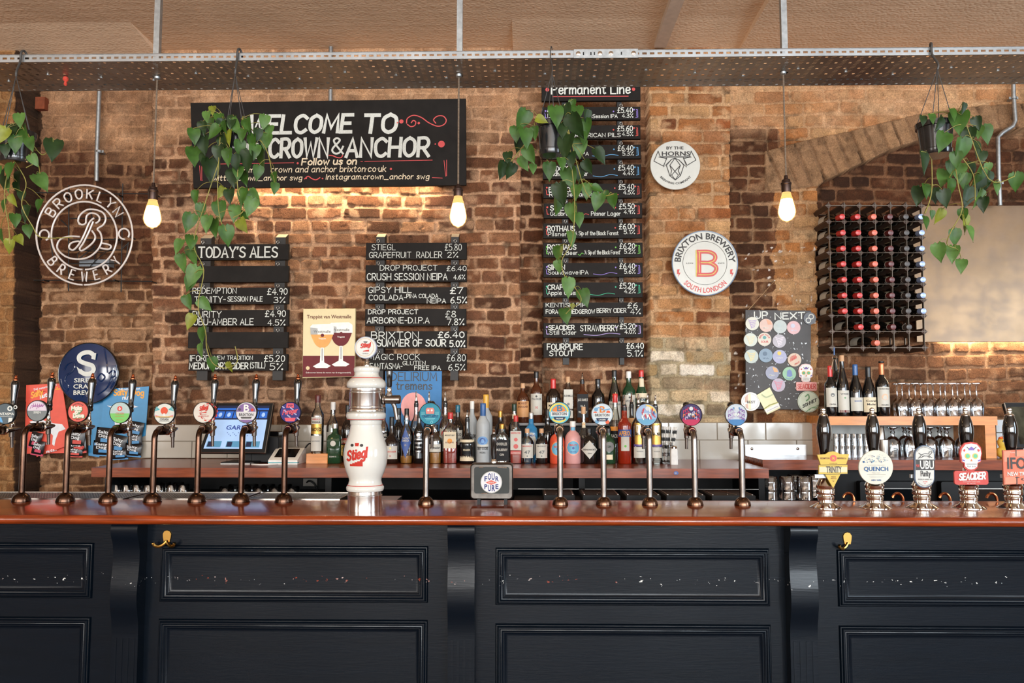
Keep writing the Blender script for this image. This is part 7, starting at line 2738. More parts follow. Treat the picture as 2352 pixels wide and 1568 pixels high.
for lab, px, yt, yb, wpx, row, shp, gl, cap, labs, op in BOT:
    Yr, zs_, g = {'a': (YA, ZBB, GA), 'b': (YB_, ZBB, GB), 's': (YSTEP, ZST, GS), 'block': (YA, ZBB + hb, GA)}[row]
    bottle(lab, px, yt, yb, wpx, Yr, zs_, shp, gl, cap, labs, group=g, **op)

# wine bottles on the orange shelf
WG_ = 'wine bottles on the orange shelf'
WINE = [
 ('open red capped wine bottle with a white dotted label, left end of the shelf', 1909, 840, 950, 27, 'bord', 'r', [(.18, .56, PAPER, [('CINTILA', .22, .03, INK, .6), ('#', .42, .04, SLATE)], 'band', .9)], 0),
 ('dark wine bottle standing behind, under the hanging bottle opener', 1923, 822, 946, 26, 'bord', 'k', [], .085),
 ('wine bottle with a pulled cork on top and a plain white label', 1937, 816, 950, 27, 'burg', 'c', [(.06, .42, PAPER, [('VITESSE', .35, .03, SLATE, .7), ('#', .3, .015, M('moss_ink', (110, 150, 110), .5))], 'band', .95), (.06, .1, MAR)], 0),
 ('wine bottle with a blue foil top and white label', 1967, 837, 950, 29, 'burg', 'b', [(.1, .36, PAPER, [('BARON', .28, .025, BLUP, .6)], 'band', .95)], 0),
 ('wine bottle with a black cap and cream script label', 1997, 842, 950, 30, 'burg', 'k', [(.08, .38, CREAMP, [('Conrad', .29, .04, INK, .8), ('Mader', .22, .04, INK, .7)], 'band', .95)], 0),
 ('wine bottle with a copper foil, black stopper and pale label', 2028, 834, 950, 30, 'bord', 'p', [(.17, .55, PAPER, [('DONA PAULA', .5, .025, INK, .8), ('MALBEC', .2, .025, INK, .6), ('#', .36, .06, M('peach_print', (226, 180, 150), .5))], 'band', .92)], 0),
]
YW = YO + .05
for lab, px, yt, yb, wpx, shp, cap, labs, dy in WINE:
    t = bottle(lab, px, yt, yb, wpx, YW + dy, ZO, shp, BLKG, cap, labs, group=WG_, name='wine_bottle', cat='bottle', capz=.78 if cap != 'c' else .9)
    if cap == 'p':
        mb = MB(CAPS['k'])
        H = P(px, yt, YW).z - ZO
        mb.lathe([(.009, H), (.015, H + .004), (.015, H + .008), (.008, H + .011)], (0, 0, 0), 14)
        part('stopper', mb, t)
q = P(1917, 800, YW - .03)
t = thing('bottle_opener', 'bottle opener hanging from the wine rack by a blue loop', 'opener', q)
f = local(q)
mb = MB(CAPS['b'])
mb.tube([(f(1916, 798)[0], 0, f(1916, 798)[1]), (f(1916, 815)[0], 0, f(1916, 815)[1])], .0035, 8)
part('loop', mb, t)
mb = MB(CHROME)
x, z = f(1917, 821)
mb.tube([(x + .012 * math.cos(R(a)), 0, z + .012 * math.sin(R(a))) for a in range(0, 361, 24)], .002, 6, cap=False)
for a, b in (((1914, 826), (1910, 848)), ((1920, 826), (1925, 848))):
    mb.tube([(f(*a)[0], 0, f(*a)[1]), (f(*b)[0], 0, f(*b)[1])], .003, 6)
part('levers', mb, t)

# ------------------------------------------------------------------ glasses
def wine_glass_mesh(h, r, foot=.6):
    mb = MB(TUMB)
    # upside down: rim at z = 0, foot on top
    hb = h * .52
    out = [(r * .86, 0), (r * .97, hb * .3), (r, hb * .5), (r * .9, hb * .75), (r * .55, hb * .95), (.006, hb * 1.06), (.0035, hb * 1.2), (.0035, h * .9), (.008, h * .96), (r * foot * 1.2, h * .985), (r * foot * 1.2, h)]
    mb.lathe(out, (0, 0, 0), 24, cap=False)
    mb.lathe([(r * foot * 1.2, h), (.001, h + .0005)], (0, 0, 0), 24, cap=False)
    return mb


def goblet_mesh(h, r):
    mb = MB(TUMB)
    hb = h * .66
    mb.lathe([(r * .84, 0), (r * .95, hb * .3), (r, hb * .55), (r * .88, hb * .82), (r * .5, hb), (.011, hb * 1.05), (.009, h * .78), (.013, h * .83), (.008, h * .88), (.012, h * .93), (r * .72, h * .985), (r * .72, h)], (0, 0, 0), 24, cap=False)
    mb.lathe([(r * .72, h), (.001, h + .0005)], (0, 0, 0), 24, cap=False)
    return mb


def tumbler_mesh(h, r, flip=True):
    mb = MB(TUMB)
    pr = [(r, 0), (r * .985, h * .04), (r * .9, h * .96), (r * .86, h)]
    mb.lathe(pr, (0, 0, 0), 24, cap=False)
    mb.lathe([(r * .86, h), (r * .8, h - .004), (.001, h - .004)], (0, 0, 0), 24, cap=False)
    mb.lathe([(r * .985, h * .55), (r * .975, h * .60)], (0, 0, 0), 24, cap=False)
    return mb


def glass_row(nm, proto, spots, lab, cat, grp):
    first = None
    for i, (x, y, z) in enumerate(spots):
        if first is None:
            first = part(nm, proto, None, (x, y, z), smooth=50)
            tag(first, lab, cat, grp)
            o = first
        else:
            o = first.copy()
            COL.objects.link(o)
            o.location = (x, y, z)
        o.rotation_euler = (0, 0, i * .7)


sp_front = [2074, 2104, 2133, 2162, 2190, 2218, 2245]
hgl = P(2100, 880, YO + .06).z - ZO
glass_row('wine_glass', wine_glass_mesh(hgl, .034), [(P(px, 950, YO + .06).x, YO + .06, ZO + .0006) for px in sp_front], 'stemmed wine glass upside down in the front row on the orange shelf', 'glass', 'wine glasses, front row on the shelf')
glass_row('wine_glass', wine_glass_mesh(hgl * 1.0, .034), [(P(px, 950, YO + .15).x, YO + .15, ZO + .0006) for px in (2062, 2090, 2117, 2145, 2173, 2201, 2230)], 'stemmed wine glass upside down in the back row on the orange shelf', 'glass', 'wine glasses, back row on the shelf')
hgo = P(2100, 981, YSH + .2).z - ZSH
glass_row('stemmed_goblet', goblet_mesh(hgo, .042), [(P(px, 1050, YSH + .21).x, YSH + .21, ZSH + .0006) for px in (2052, 2094, 2137, 2176, 2214)], 'short stemmed goblet upside down at the front under the orange shelf', 'glass', 'goblets under the shelf, front')
glass_row('stemmed_goblet', goblet_mesh(hgo, .042), [(P(px, 1048, YSH + .31).x, YSH + .31, ZSH + .0006) for px in (2080, 2118, 2160)], 'short stemmed goblet upside down behind the front goblets', 'glass', 'goblets under the shelf, behind')
hh = (P(1950, 995, YSH + .2).z - ZSH)
for k, (dz, lab) in enumerate(((0, 'highball glass upside down in the lower layer of the stack under the shelf'), (hh * .48, 'highball glass upside down in the upper layer of the stack under the shelf'))):
    glass_row('highball_glass', tumbler_mesh(hh * .5, .0158), [(P(px, 1048, YSH + .2).x, YSH + .2, ZSH + .0006 + dz) for px in (1921, 1935, 1949, 1963, 1977, 1991)], lab, 'glass', 'highball glasses, layer %d' % (k + 1))
ht = .062
for k, (dz, lab) in enumerate(((0, 'tumbler under the back bar at right, lower of a pair stacked upside down'), (ht * .8, 'tumbler under the back bar at right, upper of a pair stacked upside down'))):
    glass_row('tumbler', tumbler_mesh(ht, .041), [(P(px, 1130, yy).x, yy, zsh + .0006 + dz) for px, yy in ((1768, 4.1), (1808, 4.1), (1848, 4.1), (1826, 4.2), (1868, 4.2))], lab, 'glass', 'tumblers under the back bar, layer %d' % (k + 1))
glass_row('tumbler', tumbler_mesh(.07, .03), [(P(px, 1130, yy).x, yy, zsh + .0006) for px, yy in ((268, 4.08), (292, 4.08), (316, 4.08), (342, 4.08), (366, 4.08), (395, 4.08), (422, 4.08), (280, 4.17), (306, 4.17), (332, 4.17), (380, 4.17), (410, 4.17))], 'glass upside down on the dark shelf under the left of the back bar', 'glass', 'glasses on the dark shelf at left')
glass_row('pint_glass', tumbler_mesh(.06, .038), [(P(px, 1130, yy).x, yy, zsh + .0006) for px, yy in ((520, 4.08), (560, 4.08), (597, 4.08), (633, 4.08), (672, 4.08), (540, 4.18), (578, 4.18), (616, 4.18), (655, 4.18))], 'wide glass upside down on the dark shelf under the till', 'glass', 'wide glasses on the dark shelf under the till')
mb = MB(STEEL)
q = P(2030, 1050, YSH + .17)
hs = P(2030, 1009, YSH + .17).z - ZSH
mb.lathe([(.030, 0), (.034, hs * .5), (.0345, hs - .002), (.033, hs), (.030, hs)], (0, 0, 0), 24)
tag(part('shaker_tin', mb, None, (q.x, YSH + .17, ZSH + .0005)), 'wide steel cocktail shaker tin under the orange shelf', 'shaker')
mb = MB(STEEL)
hs2 = P(2023, 979, YSH + .17).z - ZSH - hs
mb.lathe([(.022, 0), (.0175, hs2 - .002), (.016, hs2)], (0, 0, 0), 24)
tag(part('shaker_tin', mb, None, (P(2023, 1000, YSH + .17).x, YSH + .17, ZSH + hs + .001)), 'narrow steel shaker tin standing on the wide one', 'shaker')

# ------------------------------------------------------------------ wine rack
YR = 4.46
top = [1903.6, 1939, 1974.6, 2010, 2045.6, 2081, 2116.5]
bot = [1913, 1948, 1983, 2018.5, 2054.4, 2089, 2124.6]
rowy = [471.7, 508.4, 544.5, 580, 616, 652, 688, 724.5, 761, 798]
rk = thing('wine_rack', 'tall wood and metal wine rack full of bottles in the brick niche', 'wine rack', P(2014, 798, YR))
ro = rk.location
gridp = [[P(top[c] + (bot[c] - top[c]) * r / 9, rowy[r], YR) - ro for c in range(7)] for r in range(10)]
peg = M('rack_wood', (66, 44, 32), .6, noise=.25, stretch=(10, 1, 10))
strp = M('rack_strip', (104, 92, 80), .45, .5, noise=.1)
pegmb = MB(peg)
d = .019
pegmb.prism([(0, -d), (d, 0), (0, d), (-d, 0)], 0, .235, .002)
pm = mesh_from(pegmb, 'wooden_bar', 20)
for r in range(10):
    for c in range(7):
        g = gridp[r][c]
        o = bpy.data.objects.new('wooden_bar', pm)
        COL.objects.link(o)
        o.parent = rk
        o.location = (g.x, .004, g.z)
for c in range(7):
    for yy in (0, .225):
        a, b = gridp[0][c], gridp[9][c]
        mb = MB(strp)
        mb.box(-.0014, .0014, yy, yy + .02, -.02, a.z - b.z + .02)
        o = part('metal_strip', mb, rk, (b.x, 0, b.z))
        o.rotation_euler = (0, math.atan2(a.x - b.x, a.z - b.z), 0)
for r in range(10):
    a, b = gridp[r][0], gridp[r][6]
    for yy in (.001, .226):
        mb = MB(strp)
        mb.box(-.02, (b - a).length + .02, yy, yy + .018, -.0013, .0013)
        o = part('metal_strip', mb, rk, (a.x, 0, a.z))
        o.rotation_euler = (0, -math.atan2(b.z - a.z, b.x - a.x), 0)

FOILS = [('r', 'red foil'), ('r', 'bright red foil'), ('p', 'salmon foil'), ('m', 'maroon foil'), ('k2', 'charcoal foil'), ('b2', 'silver blue foil')]
CAPS['k2'] = M('charcoal_foil', (66, 58, 54), .4)
CAPS['b2'] = M('silver_blue_foil', (150, 170, 210), .3, .3)
CAPS['p'] = M('salmon_foil', (214, 108, 84), .35)
RACKG = M('rack_bottle_glass', (16, 14, 11), .12, noise=.1, coat=.4)
ordn = ['top', 'second', 'third', 'fourth', 'fifth', 'sixth', 'seventh', 'eighth', 'lowest']
capx = [1931, 1964, 2005, 2045, 2083, 2114]
protos = {}
for c in range(6):
    for r in range(9):
        if (c == 0 and r > 6) or (c == 1 and r > 7) or (c in (3, 4) and r > 7) or (c == 5 and r > 6):
            continue
        key, cname = FOILS[c]
        cell = (gridp[r][c] + gridp[r + 1][c + 1]) / 2 + ro
        base = Vector((cell.x, YR + .25, cell.z - .004))
        tip = P(capx[c] + .9 * r + (3 if r % 3 == 1 else 0), rowy[r] + 25.5 + .1 * r, YR - .085)
        tip.x = cell.x * .75 + tip.x * .25
        ax = (tip - base)
        L = ax.length
        ax.normalize()
        rot = (-ax).to_track_quat('Y', 'Z').to_euler()
        lab = 'wine bottle with %s, column %s of the rack, %s row' % (cname, ['one', 'two', 'three', 'four', 'five', 'six'][c], ordn[r])
        if c not in protos:
            t = thing('racked_wine_bottle', lab, 'bottle', base, tuple(rot), 'bottles in the wine rack')
            mb = MB(RACKG)
            rb = .0345
            mb.lathe([(rb * .92, 0), (rb, .006), (rb, .185), (rb * .9, .205), (rb * .55, .228), (.0155, .245), (.0145, .27), (.0145, L - .004)], (0, 0, 0), 24, axis='y')
            part('body', mb, t, smooth=50)
            mb = MB(CAPS[key])
            z0 = L - (.062 if c < 2 else .045)
            mb.lathe([(.0162, z0), (.0158, L - .006), (.015, L - .001), (.012, L)], (0, 0, 0), 18, axis='y')
            cp = part('foil', mb, t)
            if c in (3, 4):
                mb = MB(PAPER)
                mb.lathe([(.0164, z0 - .006), (.0164, z0)], (0, 0, 0), 18, axis='y')
                part('neck_band', mb, t)
            mb = MB(PAPER if c != 4 else CREAMP)
            mb.lathe([(rb + .0006, .05), (rb + .0006, .15)], (0, 0, 0), 24, cap=False, axis='y')
            part('label', mb, t, smooth=60)
            protos[c] = t
        else:
            t = clone(protos[c], base, lab, tuple(rot))

# ------------------------------------------------------------------ mirror with a light strip below
YM = 4.66
t = thing('wall_mirror', 'big frameless foxed mirror on the right of the niche', 'mirror', P(2240, 630, YM))
f = local(t.location)
a, b = f(2106, 785, YM), f(2480, 471, YM)
mm = M('foxed_mirror', (126, 102, 78), .32, 1.0, noise=.2, nscale=4)
n_, l_ = mm.node_tree.nodes, mm.node_tree.links
bsm = n_['Principled BSDF']
nzm = n_.new('ShaderNodeTexNoise'); nzm.inputs['Scale'].default_value = 9; nzm.inputs['Detail'].default_value = 9
mrm = n_.new('ShaderNodeMapRange'); mrm.inputs[1].default_value = .42; mrm.inputs[2].default_value = .62; mrm.inputs[3].default_value = .75; mrm.inputs[4].default_value = .3
l_.new(nzm.outputs[0], mrm.inputs[0]); l_.new(mrm.outputs[0], bsm.inputs['Metallic'])
mb = MB(mm)
mb.prism([(a[0], a[1]), (b[0], a[1]), (b[0], b[1]), (a[0], b[1])], 0, .008, .002)
part('mirror_plate', mb, t)
mb = MB(DKWOOD)
mb.box(a[0] + .03, b[0], .008, .07, a[1] + .06, b[1] - .03)
part('backing_board', mb, t)
strip = thing('light_strip', 'warm white light strip hidden under the mirror on the right', 'lamp', P(2260, 778, YM + .045))
f = local(strip.location)
a, b = f(2168, 778), f(2480, 778)
mb = MB(M('light_strip_channel', (190, 188, 182), .4, .6))
mb.box(a[0], b[0], -.010, .012, .002, .010)
part('channel', mb, strip)
mb = MB(M('warm_led', (255, 214, 150), .5, noise=.02, emit=75))
mb.box(a[0], b[0], -.008, .010, -.003, .002)
part('diffuser', mb, strip)

# ------------------------------------------------------------------ tills and clutter
t = thing('till_screen', 'touch screen till with a blue and white display, on the left back bar', 'till', (P(545, 1060, 4.22).x, 4.22, ZBB))
f = local(t.location)
cs = [(498, 926, 4.24), (627, 926, 4.24), (608, 1039, 4.14), (457, 1038, 4.14)]
pts = [P(x, y, Y_) - t.location for x, y, Y_ in cs]
nrm = (pts[1] - pts[0]).cross(pts[3] - pts[0]).normalized()
if nrm.y < 0:
    nrm = -nrm
mb = MB(RUBBER)
v = [tuple(p_) for p_ in pts] + [tuple(p_ + nrm * .03) for p_ in pts]
mb.add(v, [(3, 2, 1, 0), (4, 5, 6, 7), (0, 1, 5, 4), (1, 2, 6, 5), (2, 3, 7, 6), (3, 0, 4, 7)])
part('screen_housing', mb, t, smooth=0)
mb = MB(STEEL)
mb.tube([tuple(pts[i % 4] + nrm * .004) for i in range(5)], .0035, 6)
part('bezel_edge', mb, t)


def scr(u, v_, e=.0008):
    a_, b_, c_, d_ = pts
    p_ = (a_ * (1 - u) + b_ * u) * (1 - v_) + (d_ * (1 - u) + c_ * u) * v_
    return tuple(p_ - nrm * e)


def srect(mb, u0, v0, u1, v1, e=.0008):
    mb.add([scr(u0, v1, e), scr(u1, v1, e), scr(u1, v0, e), scr(u0, v0, e)], [(0, 1, 2, 3)])


SCRW = M('screen_pale_blue', (140, 166, 200), .4, noise=.03, emit=.55, spec=.2)
SCRB = M('screen_blue', (36, 84, 160), .3, noise=.03, emit=.6)
SCRD = M('screen_navy', (24, 32, 58), .3, noise=.03, emit=.4)
SCRT = M('screen_teal', (70, 120, 150), .3, noise=.03, emit=.5)
mb = MB(SCRD)
srect(mb, .05, .05, .95, .34)
mb.use(SCRB)
srect(mb, .05, .10, .95, .14, .001)
for i in range(6):
    srect(mb, .07 + i * .147, .17, .2 + i * .147, .31, .001)
mb.use(SCRW)
srect(mb, .05, .335, .95, .93)
mb.use(SCRT)
for i in range(3):
    srect(mb, .08 + i * .3, .78, .3 + i * .3, .9, .0014)
mb.use(SCRD)
for i in range(3):
    srect(mb, .09 + i * .3, .79, .17 + i * .3, .89, .0016)
disp = part('display', mb, t, smooth=0)
mb = MB(M('screen_ink', (38, 60, 130), .4, noise=.02, emit=.35))
m2 = MB(SCRB)
m2.text('GARDI', 0, 0, 1, 0, bold=1)
xm_ = max(p_[0] for p_ in m2.v)
mb.add([scr(.30 + .36 * p_[0] / xm_, .545 - .09 * p_[2], .0016) for p_ in m2.v], m2.f)
for i in range(12):
    srect(mb, .34 + i * .03, .60 + .03 * ((i * 7) % 3), .352 + i * .03, .615 + .03 * ((i * 7) % 3), .0016)
part('display_lettering', mb, disp, smooth=0)
mb = MB(SCRW)
for i in range(6):
    cxu = .135 + i * .147
    mb.add([scr(cxu + .03 * math.cos(R(s)), .24 + .045 * math.sin(R(s)), .0016) for s in range(0, 360, 30)], [tuple(range(11, -1, -1))])
part('display_icons', mb, disp, smooth=0)
mb = MB(RUBBER)
fb = f(505, 1072), f(566, 1072)
yb_ = -.1
a, b = P(503, 1070, 4.12).x - t.location.x, P(580, 1070, 4.12).x - t.location.x
mb.prism(rrect(a, b, 0, .012, .004), -.08, .1, .002)
mb.prism([((a + b) / 2 - .03, .01), ((a + b) / 2 + .06, .01), ((a + b) / 2 + .05, .2), ((a + b) / 2 - .01, .2)], .035, .06)
part('stand', mb, t)
mb = MB(CAPS['w'])
mb.box(a, b - .02, -.0815, -.0802, .001, .005)
part('stand_trim', mb, t)
t = thing('receipt_printer', 'black receipt printer standing behind the till screen', 'printer', (P(612, 1060, 4.30).x, 4.31, ZBB))
f = local(t.location)
a, b = P(583, 1060, 4.3).x - t.location.x, P(646, 1060, 4.3).x - t.location.x
hz = P(610, 1001, 4.3).z - ZBB
mb = MB(RUBBER)
mb.prism(rrect(a, b, .0005, hz, .012), -.06, .08, .006)
part('case', mb, t)
mb = MB(BLKG)
mb.prism(rrect(a + .05, b - .015, hz - .004, hz + .025, .008), -.02, .05, .003)
part('paper_cover', mb, t)
mb = MB(CARDW)
mb.text('RECEIPT', a + .03, hz - .02, .005, -.0608, bold=0)
part('lettering', mb, t, smooth=0)
t = thing('card_reader', 'white card payment reader with a teal stripe on the back bar', 'card reader', (P(656, 1068, 4.18).x, 4.18, ZBB + .0006))
f = local(t.location)
a, b = -.075, .075
prof = [(.0, .0), (.16, 0), (.16, .075), (.13, .078), (.02, .03), (0, .022)]
mb = MB(CAPS['w'])
n0 = len(prof)
v = [(a, y - .05, z) for y, z in prof] + [(b, y - .05, z) for y, z in prof]
mb.add(v, [tuple(range(n0 - 1, -1, -1)), tuple(range(n0, 2 * n0))] + [(i, (i + 1) % n0, n0 + (i + 1) % n0, n0 + i) for i in range(n0)])
part('case', mb, t)
mb = MB(M('teal_stripe', (60, 160, 170), .4))
mb.box(a - .001, b + .001, -.0512, -.02, .008, .012)
part('stripe', mb, t)
mb = MB(BLKG)
mb.add([(a + .02, -.02, .0355), (b - .02, -.02, .0355), (b - .02, .07, .0742), (a + .02, .07, .0742)], [(0, 1, 2, 3)])
part('keypad', mb, t, smooth=0)
mb = MB(RUBBER)
mb.tube(smooth_path([(b - .02, .10, .05), (b + .02, .1, .1), (b + .05, .1, .07), (b + .04, .11, .02), (b + .02, .13, .004)]), .004, 8)
part('cable', mb, t)
mb = MB(CAPS['w'])
a = Vector((P(575, 1060, 4.1).x, 4.12, ZBB + .003))
mb.tube(smooth_path([(0, 0, 0), (.03, -.02, 0), (.06, -.03, 0), (.1, -.02, 0), (.14, .02, 0)]), .003, 8)
tag(part('white_cable', mb, None, a), 'white cable curling on the back bar between till and card reader', 'cable')
t = thing('till_screen', 'tilted dark touch screen at the far right of the back bar', 'till', (P(2345, 1050, 4.2).x, 4.24, ZSH))
cs = [(2308, 925, 4.26), (2420, 925, 4.26), (2436, 1027, 4.2), (2336, 1027, 4.2)]
pts = [P(x, y, Y_) - t.location for x, y, Y_ in cs]
nrm = (pts[1] - pts[0]).cross(pts[3] - pts[0]).normalized()
if nrm.y < 0:
    nrm = -nrm
mb = MB(RUBBER)
v = [tuple(p_) for p_ in pts] + [tuple(p_ + nrm * .03) for p_ in pts]
mb.add(v, [(3, 2, 1, 0), (4, 5, 6, 7), (0, 1, 5, 4), (1, 2, 6, 5), (2, 3, 7, 6), (3, 0, 4, 7)])
mb.box(.0, .05, .02, .06, 0, .12)
part('screen_housing', mb, t, smooth=0)
mb = MB(STEEL)
mb.tube([tuple(pts[i % 4] + nrm * .004) for i in range(5)], .004, 6)
part('bezel_edge', mb, t)
mb = MB(M('dark_photo_screen', (44, 44, 34), .1, noise=.9, nscale=14, emit=.25))
srect(mb, .09, .09, .95, .93)
part('display', mb, t, smooth=0)
# rubber duck
q = P(2306, 1050, 4.3)
t = thing('rubber_duck', 'yellow rubber duck half hidden behind the last hand pump', 'toy', (q.x, 4.3, ZSH + .0005))
DUCK = M('duck_yellow', (226, 196, 84), .4)
mb = MB(DUCK)
mb.lathe([(.018, 0), (.032, .012), (.036, .03), (.03, .048), (.02, .056), (.027, .07), (.029, .085), (.022, .1), (.008, .107)], (0, 0, 0), 24)
part('body', mb, t, smooth=60)
mb = MB(M('duck_orange', (226, 110, 50), .4))
mb.lathe([(.023, .098), (.02, .107), (.008, .112)], (0, 0, 0), 20)
mb.lathe([(.011, .02), (.008, .034), (.002, .042)], (0, 0, .082), 12, axis='y')
part('beak_and_cap', mb, t)
for sx in (-1, 1):
    mb = MB(GLOSSBLACK)
    mb.lathe([(.005, 0), (.004, .003), (.001, .004)], (sx * .013, -.025, .088), 10, axis='y')
    part('eye', mb, t)

# straws in a glass, salt, steel plate, socket, sticker
yg = 4.24
xg = P(1530, 1050, yg).x
t = part('straw_glass', tumbler_mesh(.11, .036), None, (xg, yg, ZBB + .0006), smooth=50)
t.rotation_euler = (math.pi, 0, 0)
t.location.z += .11
tag(t, 'clear glass full of black and white striped straws', 'glass')
sm_ = bpy.data.materials.new('striped_paper')
sm_.use_nodes = True
n_, l_ = sm_.node_tree.nodes, sm_.node_tree.links
wv = n_.new('ShaderNodeTexWave'); wv.inputs['Scale'].default_value = 16; wv.bands_direction = 'DIAGONAL'
tc_ = n_.new('ShaderNodeTexCoord')
cr = n_.new('ShaderNodeValToRGB'); cr.color_ramp.interpolation = 'CONSTANT'
cr.color_ramp.elements[0].color = (.012, .012, .012, 1); cr.color_ramp.elements[1].color = (.75, .73, .68, 1); cr.color_ramp.elements[1].position = .45
l_.new(tc_.outputs['Object'], wv.inputs['Vector']); l_.new(wv.outputs[0], cr.inputs[0]); l_.new(cr.outputs[0], n_['Principled BSDF'].inputs['Base Color'])
smb = MB(sm_)
smb.lathe([(.0032, 0), (.0032, .186)], (0, 0, 0), 10)
s0 = None
rnd = random.Random(8)
for i in range(26):
    a = rnd.uniform(0, 2 * math.pi)
    rr = rnd.uniform(.006, .024)
    if s0 is None:
        s0 = part('paper_straw', smb, None)
        tag(s0, 'black and white striped paper straw standing in the glass', 'straw', 'striped straws in the glass')
        o = s0
    else:
        o = s0.copy()
        COL.objects.link(o)
    o.location = (xg + rr * math.cos(a), yg + rr * math.sin(a) * .8, ZBB + .006)
    o.rotation_euler = (-.03 * math.sin(a), .11 * math.cos(a) + .10 + rnd.uniform(-.02, .03), 0)
t = thing('salt_shaker', 'small salt shaker with a steel top beside the straws', 'shaker', (P(1548, 1056, 4.17).x, 4.17, ZBB + .0005))
mb = MB(M('salt', (226, 226, 222), .5))
hs = P(1548, 1030, 4.17).z - ZBB
loft(mb, [(1, 0), (1, .05), (.95, .9), (.8, 1)], 20, 5, hs, 8.5 * pxs(4.17))
part('glass_body', mb, t)
mb = MB(CHROME)
mb.lathe([(.017, hs), (.0175, hs + .008), (.012, hs + .013), (.003, hs + .015)], (0, 0, 0), 18)
part('top', mb, t)
t = thing('steel_plate', 'pale steel plate with two bolts on the tiles at right', 'plate', P(1782, 1052, 4.54))
f = local(t.location)
a, b = f(1712, 1052), f(1852, 1021)
mb = MB(M('pale_brushed_steel', (200, 204, 206), .25, .8, noise=.15, nscale=4))
mb.prism([(a[0], a[1]), (b[0], a[1]), (b[0], b[1]), (a[0], b[1])], 0, .006, .001)
part('plate', mb, t)
for px in (1727, 1832):
    x, z = f(px, 1030)
    mb = MB(DKSTEEL)
    mb.lathe([(.008, 0), (.008, .003), (.005, .005)], (x, 0, z), 12, axis='y')
    part('bolt', mb, t)
t = thing('power_socket', 'wall power socket with a cable under the back bar worktop', 'socket', P(706, 1107, 4.52))
f = local(t.location)
a, b = f(697, 1116), f(730, 1098)
mb = MB(M('grey_socket', (120, 114, 106), .5))
mb.prism([(a[0], a[1]), (b[0], a[1]), (b[0], b[1]), (a[0], b[1])], -.012, .008, .002)
part('plate', mb, t)
mb = MB(RUBBER)
mb.tube(smooth_path([(0, -.013, 0), (.02, -.03, .01), (.05, -.03, -.01), (.07, -.02, -.06)]), .005, 8)
part('cable', mb, t)
mb = MB(BLUP)
q = P(1553, 1086, YBB - .0008)
mb.disc(0, 0, 5.5 * pxs(YBB), 0, 20, 4 * pxs(YBB))
mb.use(CREAMP)
mb.text('dab', -.007, -.002, .005, -.0003, bold=1)
tag(part('round_sticker', mb, None, q), 'tiny round blue sticker on the edge of the back bar worktop', 'sticker')
for i, (a_, b_) in enumerate(((1244, 1322), (1332, 1424), (1430, 1515), (1520, 1615), (1622, 1728))):
    xa, xb2 = P(a_, 1135, 3.7).x, P(b_, 1135, 3.7).x
    zt_ = P(1400, 1137, 3.62).z
    t = thing('glass_drainer', 'black slatted glass drainer under the rear edge of the bar, %s from the left' % ['first', 'second', 'third', 'fourth', 'fifth'][i], 'drainer', ((xa + xb2) / 2, 3.62, zt_), group='glass drainers behind the bar')
    hw = (xb2 - xa) / 2 - .006
    mb = MB(RUBBER)
    mb.prism(rrect(-hw, hw, -.03, 0, .006), 0, .24, .003)
    part('tray', mb, t)
    mb = MB(STEEL)
    for x in (-hw + .01, hw - .01):
        mb.box(x - .003, x + .003, .02, .22, 0, .002)
    mb.tube([(-hw * .2, .03, .001), (hw * .2, .2, .001)], .001, 6); mb.tube([(hw * .2, .03, .001), (-hw * .2, .2, .001)], .001, 6)
    part('wire', mb, t)
mb = MB(dark)
mb.box(P(1180, 1140, 3.62).x, P(1760, 1140, 3.62).x, 3.6, 3.88, 0, P(1400, 1137, 3.62).z - .031)
tag(part('glass_washer', mb, None, smooth=0), 'black undercounter machine carrying the glass drainers', 'machine')

# ================================================================== pendant bulbs
bg_ = bpy.data.materials.new('amber_bulb_glass')
bg_.use_nodes = True
n_, l_ = bg_.node_tree.nodes, bg_.node_tree.links
n_.remove(n_['Principled BSDF'])
tr_, em_, mx_ = n_.new('ShaderNodeBsdfTransparent'), n_.new('ShaderNodeEmission'), n_.new('ShaderNodeMixShader')
tr_.inputs[0].default_value = (1, .86, .62, 1)
em_.inputs[0].default_value = (1, .50, .17, 1)
em_.inputs[1].default_value = 1.6
nz_ = n_.new('ShaderNodeTexNoise'); nz_.inputs['Scale'].default_value = 30
mr_ = n_.new('ShaderNodeMapRange'); mr_.inputs[3].default_value = .42; mr_.inputs[4].default_value = .52
l_.new(nz_.outputs[0], mr_.inputs[0]); l_.new(mr_.outputs[0], mx_.inputs[0])
l_.new(tr_.outputs[0], mx_.inputs[1]); l_.new(em_.outputs[0], mx_.inputs[2]); l_.new(mx_.outputs[0], n_['Material Output'].inputs[0])
GLOW = M('glowing_filament', (255, 222, 172), .5, noise=.02, emit=70)
CORD = M('twisted_fabric_cord', (112, 96, 80), .85, noise=.35, nscale=60, stretch=(1, 1, 3))
HOLD = M('dark_bronze_lampholder', (58, 42, 36), .35, .7, noise=.15)
